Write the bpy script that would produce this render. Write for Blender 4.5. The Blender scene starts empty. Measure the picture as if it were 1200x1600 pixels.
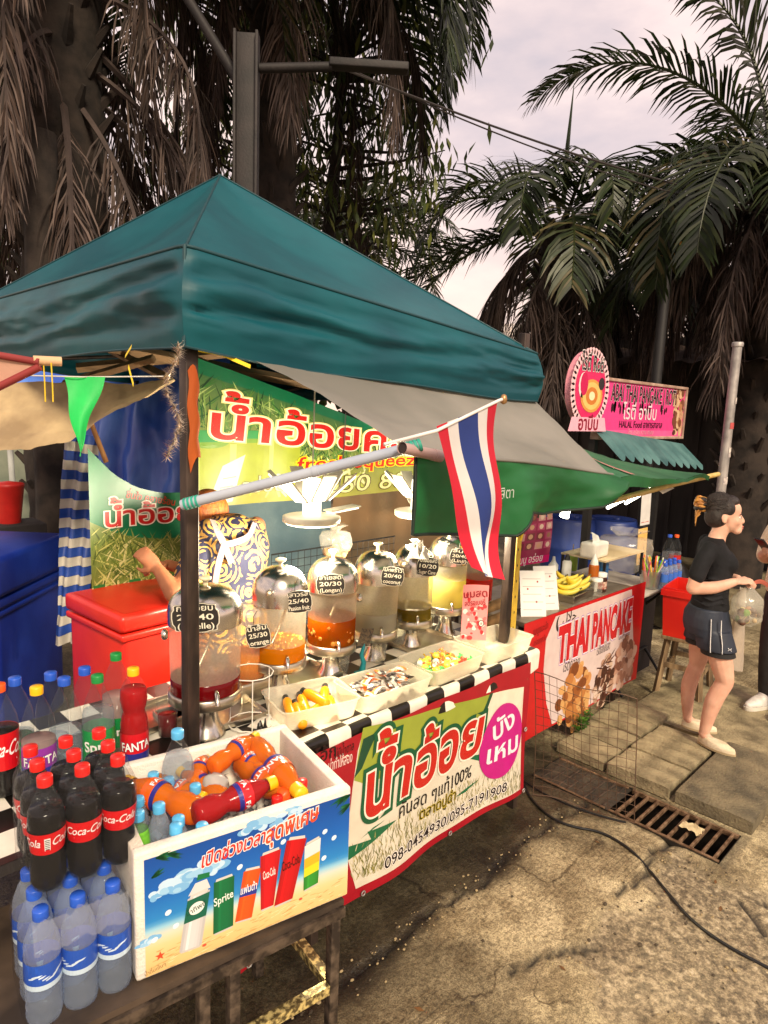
import bpy, bmesh, math, random
from mathutils import Vector, Matrix, noise
from mathutils.geometry import tessellate_polygon
random.seed(7)
rad = math.radians
V = Vector
SC = bpy.context.scene
COL = SC.collection

# ------------------------------------------------------------------ camera
CAMZ = 2.0
FPX = 1050.0                      # focal length in pixels of the 1200x1600 photograph
def _n(v): return V(v).normalized()
_v1 = _n((1660-600, 680-800, FPX))
_v2 = V((-450-600, 600-800, FPX)); _v2 = (_v2 - _v1*_v1.dot(_v2)).normalized()
_v3 = _v1.cross(_v2)
if _v3.y > 0: _v3 = -_v3
RM = Matrix((_v1, _v2, _v3))      # camera (right, down, forward) -> world (along stalls, into stalls, up)
EYE = V((0, 0, CAMZ))
cam = bpy.data.cameras.new('camera'); co = bpy.data.objects.new('camera', cam); COL.objects.link(co)
_r, _u, _b = RM @ V((1,0,0)), RM @ V((0,-1,0)), RM @ V((0,0,-1))
co.matrix_world = Matrix(((_r.x,_u.x,_b.x,0),(_r.y,_u.y,_b.y,0),(_r.z,_u.z,_b.z,CAMZ),(0,0,0,1)))
cam.sensor_fit = 'VERTICAL'; cam.sensor_height = 36; cam.lens = FPX/1600*36
cam.clip_start = .05; cam.clip_end = 500
SC.camera = co

# ------------------------------------------------------------------ sky, sun, exposure
SUN_EL, SUN_AZ = rad(38), rad(205)     # azimuth measured from +Y towards +X
w = bpy.data.worlds.new('World'); SC.world = w; w.use_nodes = True
nt = w.node_tree; N = nt.nodes; L = nt.links
bg = N['Background']; bg.inputs['Strength'].default_value = .1
sky = N.new('ShaderNodeTexSky'); sky.sky_type = 'NISHITA'; sky.sun_disc = False
sky.sun_elevation = SUN_EL; sky.sun_rotation = SUN_AZ
tc = N.new('ShaderNodeTexCoord'); mp = N.new('ShaderNodeMapping'); mp.inputs['Scale'].default_value = (1.2, 1.2, 3.2)
nz = N.new('ShaderNodeTexNoise'); nz.inputs['Scale'].default_value = 2.6; nz.inputs['Detail'].default_value = 7; nz.inputs['Roughness'].default_value = .52
rp = N.new('ShaderNodeValToRGB')
for e in range(2): rp.color_ramp.elements.new(.5)
for e, (p, c) in zip(rp.color_ramp.elements, ((.33,(2.2,1.95,2.12,1)), (.46,(2.95,2.42,2.42,1)), (.56,(3.7,2.95,2.78,1)), (.68,(4.6,3.5,3.0,1)))):
    e.position = p; e.color = c
sx = N.new('ShaderNodeSeparateXYZ'); hr = N.new('ShaderNodeMapRange'); hr.inputs[1].default_value = .32; hr.inputs[2].default_value = .0
hm = N.new('ShaderNodeMixRGB'); hm.inputs[2].default_value = (5.4, 3.7, 2.7, 1)
hmul = N.new('ShaderNodeMath'); hmul.operation = 'MULTIPLY'; hmul.inputs[1].default_value = .75
mx = N.new('ShaderNodeMixRGB'); mx.inputs[0].default_value = .96
L.new(tc.outputs['Generated'], mp.inputs[0]); L.new(mp.outputs[0], nz.inputs['Vector']); L.new(nz.outputs[0], rp.inputs[0])
L.new(tc.outputs['Generated'], sx.inputs[0]); L.new(sx.outputs[2], hr.inputs[0]); L.new(hr.outputs[0], hmul.inputs[0]); L.new(hmul.outputs[0], hm.inputs[0])
L.new(rp.outputs[0], hm.inputs[1]); L.new(sky.outputs[0], mx.inputs[1]); L.new(hm.outputs[0], mx.inputs[2]); L.new(mx.outputs[0], bg.inputs['Color'])
sl = bpy.data.lights.new('sun', 'SUN'); sl.energy = 1.5; sl.angle = rad(14); sl.color = (1, .84, .60)
so = bpy.data.objects.new('sun', sl); COL.objects.link(so)
sd = V((math.cos(SUN_EL)*math.sin(SUN_AZ), math.cos(SUN_EL)*math.cos(SUN_AZ), math.sin(SUN_EL)))
so.rotation_euler = sd.to_track_quat('Z', 'Y').to_euler()
SC.view_settings.view_transform = 'Standard'; SC.view_settings.look = 'None'
SC.view_settings.exposure = 1.6; SC.view_settings.gamma = 1
cy = SC.cycles
cy.use_denoising = True
cy.max_bounces = 8; cy.transparent_max_bounces = 24; cy.diffuse_bounces = 3; cy.glossy_bounces = 4; cy.transmission_bounces = 6
cy.caustics_reflective = False; cy.caustics_refractive = False; cy.sample_clamp_indirect = 6

# ------------------------------------------------------------------ pixel -> world point on a real plane
def ray(px, py): return (RM @ V((px-600, py-800, FPX))).normalized()
def onz(px, py, z=0.0): d = ray(px, py); return EYE + d*((z-CAMZ)/d.z)
def ony(px, py, y): d = ray(px, py); return EYE + d*(y/d.y)
def at(px, py, dist): return EYE + RM @ V(((px-600)/FPX*dist, (py-800)/FPX*dist, dist))

# ------------------------------------------------------------------ materials
def lin(c):
    c = c/255.0
    return c/12.92 if c <= .04045 else ((c+.055)/1.055)**2.4
def rgb(r, g, b): return (lin(r), lin(g), lin(b), 1)
_M = {}
def mat(name, col=(128,128,128), rough=.5, metal=0, var=.10, vs=9, bump=0, bs=60, spec=.5, col2=None, sheen=0, coat=0, transl=0, detail=4, ramp=(.38,.64), stretch=None, alpha=1):
    """opaque procedural surface: base colour broken up by noise towards col2, optional bump"""
    if name in _M: return _M[name]
    m = bpy.data.materials.new(name); m.use_nodes = True
    t = m.node_tree; b = t.nodes['Principled BSDF']; o = t.nodes['Material Output']
    b.inputs['Roughness'].default_value = rough; b.inputs['Metallic'].default_value = metal
    b.inputs['Specular IOR Level'].default_value = spec
    b.inputs['Coat Weight'].default_value = coat; b.inputs['Coat Roughness'].default_value = .08
    b.inputs['Sheen Weight'].default_value = sheen
    base = rgb(*col)
    tcn = t.nodes.new('ShaderNodeTexCoord'); mpn = t.nodes.new('ShaderNodeMapping')
    if stretch: mpn.inputs['Scale'].default_value = stretch
    t.links.new(tcn.outputs['Object'], mpn.inputs[0])
    n1 = t.nodes.new('ShaderNodeTexNoise'); n1.inputs['Scale'].default_value = vs; n1.inputs['Detail'].default_value = detail
    t.links.new(mpn.outputs[0], n1.inputs['Vector'])
    r = t.nodes.new('ShaderNodeValToRGB'); r.color_ramp.elements[0].position = ramp[0]; r.color_ramp.elements[1].position = ramp[1]
    if col2: a2 = rgb(*col2)
    else: a2 = tuple(min(1, x*(1+var*1.2)) for x in base[:3]) + (1,); base = tuple(x*(1-var) for x in base[:3]) + (1,)
    r.color_ramp.elements[0].color = base; r.color_ramp.elements[1].color = a2
    t.links.new(n1.outputs[0], r.inputs[0]); t.links.new(r.outputs[0], b.inputs['Base Color'])
    if bump:
        n2 = t.nodes.new('ShaderNodeTexNoise'); n2.inputs['Scale'].default_value = bs; n2.inputs['Detail'].default_value = 5
        t.links.new(mpn.outputs[0], n2.inputs['Vector'])
        bp = t.nodes.new('ShaderNodeBump'); bp.inputs['Strength'].default_value = bump; bp.inputs['Distance'].default_value = .01
        t.links.new(n2.outputs[0], bp.inputs['Height']); t.links.new(bp.outputs[0], b.inputs['Normal'])
    if transl:
        tr = t.nodes.new('ShaderNodeBsdfTranslucent'); t.links.new(r.outputs[0], tr.inputs[0])
        ms = t.nodes.new('ShaderNodeMixShader'); ms.inputs[0].default_value = transl
        t.links.new(b.outputs[0], ms.inputs[1]); t.links.new(tr.outputs[0], ms.inputs[2]); t.links.new(ms.outputs[0], o.inputs[0])
    _M[name] = m; return m
def clear(name, tint=(255,255,255), haze=.06, rough=.05, hazecol=(235,235,230), spec=1.0, transl=0, crinkle=0):
    """thin clear or milky plastic film: see-through with a glossy skin"""
    if name in _M: return _M[name]
    m = bpy.data.materials.new(name); m.use_nodes = True
    t = m.node_tree; o = t.nodes['Material Output']; b = t.nodes['Principled BSDF']
    b.inputs['Base Color'].default_value = rgb(*hazecol); b.inputs['Roughness'].default_value = rough
    b.inputs['Specular IOR Level'].default_value = spec
    if crinkle:
        n9 = t.nodes.new('ShaderNodeTexNoise'); n9.inputs['Scale'].default_value = 22; n9.inputs['Detail'].default_value = 5; b9 = t.nodes.new('ShaderNodeBump'); b9.inputs['Strength'].default_value = crinkle; b9.inputs['Distance'].default_value = .02
        t9 = t.nodes.new('ShaderNodeTexCoord'); t.links.new(t9.outputs['Object'], n9.inputs['Vector']); t.links.new(n9.outputs[0], b9.inputs['Height']); t.links.new(b9.outputs[0], b.inputs['Normal'])
    tr = t.nodes.new('ShaderNodeBsdfTransparent'); tr.inputs[0].default_value = rgb(*tint)
    lw = t.nodes.new('ShaderNodeLayerWeight'); lw.inputs[0].default_value = .3
    pw = t.nodes.new('ShaderNodeMath'); pw.operation = 'POWER'; pw.inputs[1].default_value = 2.2; t.links.new(lw.outputs['Facing'], pw.inputs[0])
    nzz = t.nodes.new('ShaderNodeTexNoise'); nzz.inputs['Scale'].default_value = 25
    mr = t.nodes.new('ShaderNodeMapRange'); mr.inputs[3].default_value = haze*.8; mr.inputs[4].default_value = haze*1.2
    t.links.new(nzz.outputs[0], mr.inputs[0])
    ad = t.nodes.new('ShaderNodeMath'); ad.operation = 'MULTIPLY_ADD'; ad.inputs[1].default_value = .32; ad.use_clamp = True
    t.links.new(pw.outputs[0], ad.inputs[0]); t.links.new(mr.outputs[0], ad.inputs[2])
    ms = t.nodes.new('ShaderNodeMixShader'); t.links.new(ad.outputs[0], ms.inputs[0])
    t.links.new(tr.outputs[0], ms.inputs[1]); skin_ = b.outputs[0]
    if transl:
        tl = t.nodes.new('ShaderNodeBsdfTranslucent'); tl.inputs[0].default_value = rgb(*hazecol); m3 = t.nodes.new('ShaderNodeMixShader'); m3.inputs[0].default_value = transl
        t.links.new(b.outputs[0], m3.inputs[1]); t.links.new(tl.outputs[0], m3.inputs[2]); skin_ = m3.outputs[0]
    t.links.new(skin_, ms.inputs[2]); t.links.new(ms.outputs[0], o.inputs[0])
    _M[name] = m; return m
def water_glass(name, col=(236,244,250)):
    """clear liquid that really refracts"""
    if name in _M: return _M[name]
    m = bpy.data.materials.new(name); m.use_nodes = True; b = m.node_tree.nodes['Principled BSDF']
    b.inputs['Base Color'].default_value = rgb(*col); b.inputs['Transmission Weight'].default_value = 1; b.inputs['IOR'].default_value = 1.33; b.inputs['Roughness'].default_value = .03
    _M[name] = m; return m
def liquid(name, col, see=.25, transl=.45):
    """coloured drink: lit through, slightly see-through"""
    if name in _M: return _M[name]
    m = bpy.data.materials.new(name); m.use_nodes = True
    t = m.node_tree; o = t.nodes['Material Output']; b = t.nodes['Principled BSDF']
    c = rgb(*col)
    b.inputs['Base Color'].default_value = c; b.inputs['Roughness'].default_value = .1; b.inputs['Specular IOR Level'].default_value = .25
    tl = t.nodes.new('ShaderNodeBsdfTranslucent'); tl.inputs[0].default_value = c
    tr = t.nodes.new('ShaderNodeBsdfTransparent'); tr.inputs[0].default_value = c
    m1 = t.nodes.new('ShaderNodeMixShader'); m1.inputs[0].default_value = transl
    m2 = t.nodes.new('ShaderNodeMixShader'); m2.inputs[0].default_value = see
    t.links.new(b.outputs[0], m1.inputs[1]); t.links.new(tl.outputs[0], m1.inputs[2])
    t.links.new(m1.outputs[0], m2.inputs[1]); t.links.new(tr.outputs[0], m2.inputs[2]); t.links.new(m2.outputs[0], o.inputs[0])
    _M[name] = m; return m
def glow(name, col, strength):
    if name in _M: return _M[name]
    m = bpy.data.materials.new(name); m.use_nodes = True
    t = m.node_tree; t.nodes.remove(t.nodes['Principled BSDF'])
    e = t.nodes.new('ShaderNodeEmission'); e.inputs[0].default_value = rgb(*col); e.inputs[1].default_value = strength
    t.links.new(e.outputs[0], t.nodes['Material Output'].inputs[0]); _M[name] = m; return m
def printed(name='printed_vinyl', rough=.35, transl=0.0, bump=0, dirt=.14):
    """printed sheet: ink colour is stored per face; grime breaks it up"""
    if name in _M: return _M[name]
    m = bpy.data.materials.new(name); m.use_nodes = True
    t = m.node_tree; b = t.nodes['Principled BSDF']; b.inputs['Roughness'].default_value = rough
    a = t.nodes.new('ShaderNodeVertexColor'); a.layer_name = 'ink'
    nn = t.nodes.new('ShaderNodeTexNoise'); nn.inputs['Scale'].default_value = 14; nn.inputs['Detail'].default_value = 6
    tcn = t.nodes.new('ShaderNodeTexCoord'); t.links.new(tcn.outputs['Object'], nn.inputs['Vector'])
    mr = t.nodes.new('ShaderNodeMapRange'); mr.inputs[1].default_value = .3; mr.inputs[2].default_value = .7; mr.inputs[3].default_value = 1-dirt; mr.inputs[4].default_value = 1
    mm = t.nodes.new('ShaderNodeMixRGB'); mm.blend_type = 'MULTIPLY'; mm.inputs[0].default_value = 1
    t.links.new(nn.outputs[0], mr.inputs[0]); t.links.new(a.outputs[0], mm.inputs[1]); t.links.new(mr.outputs[0], mm.inputs[2])
    t.links.new(mm.outputs[0], b.inputs['Base Color'])
    if bump:
        bp = t.nodes.new('ShaderNodeBump'); bp.inputs['Strength'].default_value = bump; bp.inputs['Distance'].default_value = .02
        n3 = t.nodes.new('ShaderNodeTexNoise'); n3.inputs['Scale'].default_value = 5; t.links.new(tcn.outputs['Object'], n3.inputs['Vector'])
        t.links.new(n3.outputs[0], bp.inputs['Height']); t.links.new(bp.outputs[0], b.inputs['Normal'])
    if transl:
        tr = t.nodes.new('ShaderNodeBsdfTranslucent'); t.links.new(mm.outputs[0], tr.inputs[0])
        ms = t.nodes.new('ShaderNodeMixShader'); ms.inputs[0].default_value = transl
        t.links.new(b.outputs[0], ms.inputs[1]); t.links.new(tr.outputs[0], ms.inputs[2]); t.links.new(ms.outputs[0], t.nodes['Material Output'].inputs[0])
    _M[name] = m; return m

# ------------------------------------------------------------------ mesh builder
class MB:
    T0 = Matrix()
    def __init__(s): s.v=[]; s.f=[]; s.fm=[]; s.fs=[]; s.fc=[]; s.mats=[]; s.T=MB.T0.copy(); s.ink=None
    def mi(s, m):
        if m not in s.mats: s.mats.append(m)
        return s.mats.index(m)
    def add(s, vs, fs, m, smooth=False, ink=None):
        o = len(s.v); T = s.T
        s.v += [T @ V(p) for p in vs]
        k = s.mi(m)
        for f in fs:
            s.f.append([i+o for i in f]); s.fm.append(k); s.fs.append(smooth); s.fc.append(ink if ink is not None else s.ink)
        return s
    def box(s, c, d, m, rz=0, bev=0, R=None):
        x, y, z = d[0]/2, d[1]/2, d[2]/2
        R = R or Matrix.Rotation(rz, 3, 'Z'); c = V(c)
        if not bev:
            p = [c + R @ V(q) for q in ((-x,-y,-z),(x,-y,-z),(x,y,-z),(-x,y,-z),(-x,-y,z),(x,-y,z),(x,y,z),(-x,y,z))]
            return s.add(p, [(3,2,1,0),(4,5,6,7),(0,1,5,4),(1,2,6,5),(2,3,7,6),(3,0,4,7)], m)
        b = min(bev, x*.9, y*.9, z*.9)
        bm = bmesh.new(); bmesh.ops.create_cube(bm, size=1)
        for q in bm.verts: q.co = V((q.co.x*d[0], q.co.y*d[1], q.co.z*d[2]))
        bmesh.ops.bevel(bm, geom=bm.edges[:], offset=b, segments=2, profile=.6, affect='EDGES')
        bm.verts.index_update()
        p = [c + R @ q.co for q in bm.verts]; f = [[q.index for q in fc.verts] for fc in bm.faces]; bm.free()
        return s.add(p, f, m, True)
    def tube(s, pts, r, m, n=8, caps=True, flat=None):
        """round bar along points; r a number or one radius per point; flat=(a) squashes across"""
        pts = [V(p) for p in pts]; k = len(pts)
        rs = r if isinstance(r, (list, tuple)) else [r]*k
        vs = []; up = None
        for i, p in enumerate(pts):
            d = (pts[min(i+1,k-1)] - pts[max(i-1,0)])
            d = d.normalized() if d.length > 1e-9 else V((0,0,1))
            if up is None: up = V((0,0,1)) if abs(d.z) < .9 else V((1,0,0))
            a = d.cross(up)
            if a.length < 1e-6: a = d.orthogonal()
            a.normalize(); b = a.cross(d).normalized(); up = b
            for j in range(n):
                t = 2*math.pi*j/n
                vs.append(p + a*math.cos(t)*rs[i] + b*math.sin(t)*rs[i]*(flat if flat else 1))
        fs = [(i*n+j, i*n+(j+1)%n, (i+1)*n+(j+1)%n, (i+1)*n+j) for i in range(k-1) for j in range(n)]
        s.add(vs, fs, m, n > 5)
        if caps: s.add(vs[:n], [list(range(n))[::-1]], m); s.add(vs[-n:], [list(range(n))], m)
        return s
    def lathe(s, prof, m, c=(0,0,0), n=20, caps=True, sq=None, smooth=True):
        c = V(c); vs = []
        for r, z in prof:
            for j in range(n):
                t = 2*math.pi*j/n
                vs.append(c + V((r*math.cos(t), r*math.sin(t), z)))
        k = len(prof)
        s.add(vs, [(i*n+j, i*n+(j+1)%n, (i+1)*n+(j+1)%n, (i+1)*n+j) for i in range(k-1) for j in range(n)], m, smooth)
        if caps:
            if prof[0][0] > 1e-5: s.add(vs[:n], [list(range(n))[::-1]], m)
            if prof[-1][0] > 1e-5: s.add(vs[-n:], [list(range(n))], m)
        return s
    def ball(s, c, r, m, n=12, k=8, R=None):
        r = r if isinstance(r, (tuple, list)) else (r, r, r); c = V(c); vs = []
        R = R or Matrix.Identity(3)
        for i in range(k+1):
            a = math.pi*i/k
            for j in range(n):
                t = 2*math.pi*j/n
                vs.append(c + R @ V((r[0]*math.sin(a)*math.cos(t), r[1]*math.sin(a)*math.sin(t), -r[2]*math.cos(a))))
        return s.add(vs, [(i*n+j, i*n+(j+1)%n, (i+1)*n+(j+1)%n, (i+1)*n+j) for i in range(k) for j in range(n)], m, True)
    def grid(s, fn, nu, nv, m, smooth=True, ink=None):
        vs = [fn(i/nu, j/nv) for j in range(nv+1) for i in range(nu+1)]
        fs = [(j*(nu+1)+i, j*(nu+1)+i+1, (j+1)*(nu+1)+i+1, (j+1)*(nu+1)+i) for j in range(nv) for i in range(nu)]
        return s.add(vs, fs, m, smooth, ink)
    def prism(s, poly, depth, m, fn=None):
        """2D outline (x,z) pushed along +y by depth"""
        k = len(poly)
        a = [V((x, 0, z)) for x, z in poly]; b = [V((x, depth, z)) for x, z in poly]
        tri = tessellate_polygon([a])
        s.add(a, [t for t in tri], m); s.add(b, [t[::-1] for t in tri], m)
        s.add(a+b, [(i, i+k, (i+1)%k+k, (i+1)%k) for i in range(k)], m)
        return s
    def build(s, name, parent=None, fix=True, weld=False):
        me = bpy.data.meshes.new(name)
        me.from_pydata(s.v, [], s.f)
        for m in s.mats: me.materials.append(m)
        me.polygons.foreach_set('material_index', s.fm)
        me.polygons.foreach_set('use_smooth', s.fs)
        if any(c is not None for c in s.fc):
            ca = me.color_attributes.new('ink', 'FLOAT_COLOR', 'CORNER'); arr = []
            for p, c in zip(me.polygons, s.fc):
                c = c or (1,1,1,1)
                if isinstance(c[0], (tuple, list)): 
                    for q in range(p.loop_total): arr += list(c[q % len(c)])
                else: arr += list(c)*p.loop_total
            ca.data.foreach_set('color', arr)
        me.update()
        if weld:
            bm = bmesh.new(); bm.from_mesh(me); bmesh.ops.remove_doubles(bm, verts=bm.verts, dist=.0003); bm.to_mesh(me); bm.free()
        o = bpy.data.objects.new(name, me); COL.objects.link(o)
        if parent: o.parent = parent
        return o
def tag(o, label, cat, group=None, kind=None):
    if label: o['label'] = label
    if cat: o['category'] = cat
    if group: o['group'] = group
    if kind: o['kind'] = kind
    return o
def thing(name, label, cat, loc=(0,0,0), rz=0, group=None):
    o = bpy.data.objects.new(name, None); COL.objects.link(o); o.location = loc; o.rotation_euler = (0,0,rz)
    o.empty_display_size = .05
    return tag(o, label, cat, group)
def structure(o): o['kind'] = 'structure'; return o
def dup(root, loc, rot, label=None, group=None):
    r = root.copy(); COL.objects.link(r); r.location = loc
    r.rotation_euler = rot if isinstance(rot, (tuple, list)) else (0,0,rot)
    if label: r['label'] = label
    if group: r['group'] = group
    for ch in list(root.children):
        c = ch.copy(); COL.objects.link(c); c.parent = r
        for g in list(ch.children):
            d = g.copy(); COL.objects.link(d); d.parent = c
    return r
def fbm(x, y, z=0, o=4): return noise.fractal(V((x, y, z)), 1.0, 2.0, o)

# ------------------------------------------------------------------ lettering
UPPER = '\u0e31\u0e34\u0e35\u0e36\u0e37\u0e47\u0e4d'
TONE = '\u0e48\u0e49\u0e4a\u0e4b\u0e4c'
def _flat(s, off):
    c = bpy.data.curves.new('t', 'FONT'); c.body = s; c.size = 1; c.offset = off; c.resolution_u = 3
    o = bpy.data.objects.new('t', c); me = bpy.data.meshes.new_from_object(o)
    v = [(q.co.x, q.co.y) for q in me.vertices]; f = [tuple(p.vertices) for p in me.polygons]
    bpy.data.objects.remove(o); bpy.data.curves.remove(c); bpy.data.meshes.remove(me)
    return v, f
_adv = {}
def _advance(s):
    if not s: return 0
    if s not in _adv:
        _adv[s] = max(x for x, y in _flat(s+'|', 0)[0]) - max(x for x, y in _flat('|', 0)[0])
    return _adv[s]
_txt = {}
def lettering(s, bold=0):
    """2D triangles of a string, with Thai tone marks lifted over the vowels they share a letter with"""
    key = (s, bold)
    if key in _txt: return _txt[key]
    body = ''; marks = []
    for i, ch in enumerate(s):
        if ch in TONE and ((i and s[i-1] in UPPER) or (i+1 < len(s) and s[i+1] == '\u0e33')): marks.append((body, ch))
        else: body += ch
    v, f = _flat(body, bold); v = list(v); f = list(f)
    for pre, ch in marks:
        a = _advance(pre); vv, ff = _flat(' '+ch, bold); sp = _advance(' ')
        o = len(v); v += [(x-sp+a, y+.235) for x, y in vv]; f += [tuple(i+o for i in q) for q in ff]
    _txt[key] = (v, f); return v, f
class Art:
    """flat printed artwork on a w x h sheet (x right, y up), laid onto any surface by a mapping function"""
    STEP = .0004
    def __init__(s): s.it = []
    def rect(s, x0, y0, x1, y1, col, L=0, nu=1, nv=1):
        def cf(a, b): return col(a, b) if callable(col) else rgb(*col)
        for j in range(nv):
            for i in range(nu):
                q = [(i/nu, j/nv), ((i+1)/nu, j/nv), ((i+1)/nu, (j+1)/nv), (i/nu, (j+1)/nv)]
                s.it.append(([(x0+(x1-x0)*a, y0+(y1-y0)*b) for a, b in q], [(0,1,2,3)], [cf(a, b) for a, b in q], L))
    def poly(s, pts, col, L=1):
        pts = list(pts); tri = tessellate_polygon([[V((x, y, 0)) for x, y in pts]])
        fs = []
        for a, b, c in tri:
            A, B, C_ = pts[a], pts[b], pts[c]
            if (B[0]-A[0])*(C_[1]-A[1])-(B[1]-A[1])*(C_[0]-A[0]) < 0: a, c = c, a
            fs.append((a, b, c))
        s.it.append((pts, fs, rgb(*col), L))
    def ell(s, cx, cy, rx, ry, col, L=1, n=28, rot=0):
        s.poly([(cx+rx*math.cos(t)*math.cos(rot)-ry*math.sin(t)*math.sin(rot), cy+rx*math.cos(t)*math.sin(rot)+ry*math.sin(t)*math.cos(rot)) for t in [2*math.pi*k/n for k in range(n)]], col, L)
    def blade(s, x, y, ang, ln, wd, col, L=1, bend=0):
        d = V((math.cos(ang), math.sin(ang))); e = V((math.cos(ang+bend), math.sin(ang+bend))); p = V((x, y)); q = p+d*ln*.5; r = q+e*ln*.5
        nn = V((-d.y, d.x))*wd/2
        s.poly([p-nn*.6, q-nn, r, q+nn, p+nn*.6], col, L)
    def text(s, txt, x, y, size, col, L=2, bold=0, align='l', rot=0, shear=0, width=None, out=None, sy=1):
        """out = [(extra bold, colour), ...] outline layers under the letters, widest first"""
        v0, _ = lettering(txt, 0)
        x0 = min(p[0] for p in v0); x1 = max(p[0] for p in v0)
        sx = size if not width else width/(x1-x0)
        sh = {'l': x0, 'c': (x0+x1)/2, 'r': x1}[align]
        layers = list(out or []) + [(0, col)]
        for k, (ex, cl) in enumerate(layers):
            v, f = lettering(txt, bold+ex)
            ca, sa = math.cos(rot), math.sin(rot); pts = []
            for a, b in v:
                a = (a-sh)*sx; b = b*size*sy; a += b*shear
                pts.append((x+a*ca-b*sa, y+a*sa+b*ca))
            s.it.append((pts, f, rgb(*cl), L+k, True))
    def emit(s, mb, fn, m, ml=None):
        """ml: longest edge allowed, so that large shapes follow a curved sheet"""
        for it in s.it:
            pts, fs, col, L = it[:4]; h = L*s.STEP
            if ml:
                jt = .00012 if len(it) > 4 else 0
                st = []
                for f in fs:
                    cs = [col[i] for i in f] if isinstance(col[0], (tuple, list)) else [col]*len(f)
                    P = [(pts[i], c) for i, c in zip(f, cs)]
                    st += [[P[0], P[i], P[i+1]] for i in range(1, len(P)-1)]
                while st:
                    tr = st.pop(); e = [math.dist(tr[i][0], tr[(i+1) % 3][0]) for i in range(3)]; k = e.index(max(e))
                    if e[k] > ml:
                        a, b, c = tr[k], tr[(k+1) % 3], tr[(k+2) % 3]
                        md = (((a[0][0]+b[0][0])/2, (a[0][1]+b[0][1])/2), tuple((p+q)/2 for p, q in zip(a[1], b[1])))
                        st += [[a, md, c], [md, b, c]]
                    else: hj = h+jt*random.random(); mb.add([fn(*p[0], hj) for p in tr], [(0,1,2)], m, False, [p[1] for p in tr])
                continue
            if len(it) > 4:       # letters: every triangle loose, a hair apart
                for f in fs:
                    j = random.random()*.00012
                    q = [fn(*pts[i], h+j) for i in f]
                    mb.add(q, [tuple(range(len(f)))], m, False, col)
            else: mb.add([fn(x, y, h) for x, y in pts], fs, m, False, col)
        return mb
# ------------------------------------------------------------------ ground
def sstep(a, b, x):
    t = max(0, min(1, (x-a)/(b-a))); return t*t*(3-2*t)
def seg_d(p, a, b):
    ab = (b[0]-a[0], b[1]-a[1]); q = (p[0]-a[0], p[1]-a[1])
    t = max(0, min(1, (q[0]*ab[0]+q[1]*ab[1])/(ab[0]**2+ab[1]**2)))
    return math.hypot(q[0]-ab[0]*t, q[1]-ab[1]*t)
CRACKS = [[(.6,1.60),(1.34,1.54),(1.62,1.515),(1.9,1.55),(2.2,1.50),(2.5,1.545),(2.79,1.525),(3.1,1.50)],
          [(2.58,1.06),(2.82,1.06),(3.0,1.10),(3.12,1.07)],
          [(2.25,1.0),(2.05,1.12),(1.9,1.15)], [(2.95,.70),(2.8,.55),(2.9,.35),(2.8,.1)], [(3.0,.63),(3.4,.45),(3.9,.2)]]
DX0, DX1, DY0, DY1 = 3.125, 3.425, .85, 1.85
def erosion(x, y):
    # broken-up top layer beside the drain
    cx = x - 2.62; cy_ = y - .45
    e = sstep(.035, -.035, abs(cx)*.9 - .42 + .22*fbm(x*2.2, y*2.2, 3)) * sstep(1.06, 1.01, y + .16*fbm(x*4, y*4, 9)) * sstep(-1.0, -.6, y)
    return e
def ground_h(x, y):
    h = .004*fbm(x*1.3, y*1.3, 1) + .0012*fbm(x*14, y*14, 2)
    e = erosion(x, y)
    h -= e*(.013 + .012*max(0, fbm(x*5, y*5, 5)+.1) + .005*fbm(x*22, y*22, 7))
    rim = max(0, 1-abs(e-.5)*3); h -= rim*.012*max(0, fbm(x*9, y*9, 15)+.4)
    for c in CRACKS:
        for a, b in zip(c[:-1], c[1:]):
            d = seg_d((x, y+.02*fbm(x*9, y*2, 4)), a, b)
            if d < .06: h -= .016*sstep(.016, .0, d) + .002*sstep(.04, .0, d)
    if DX0-.15 < x < DX1+.1 and y > .6: h -= .006
    return h
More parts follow.
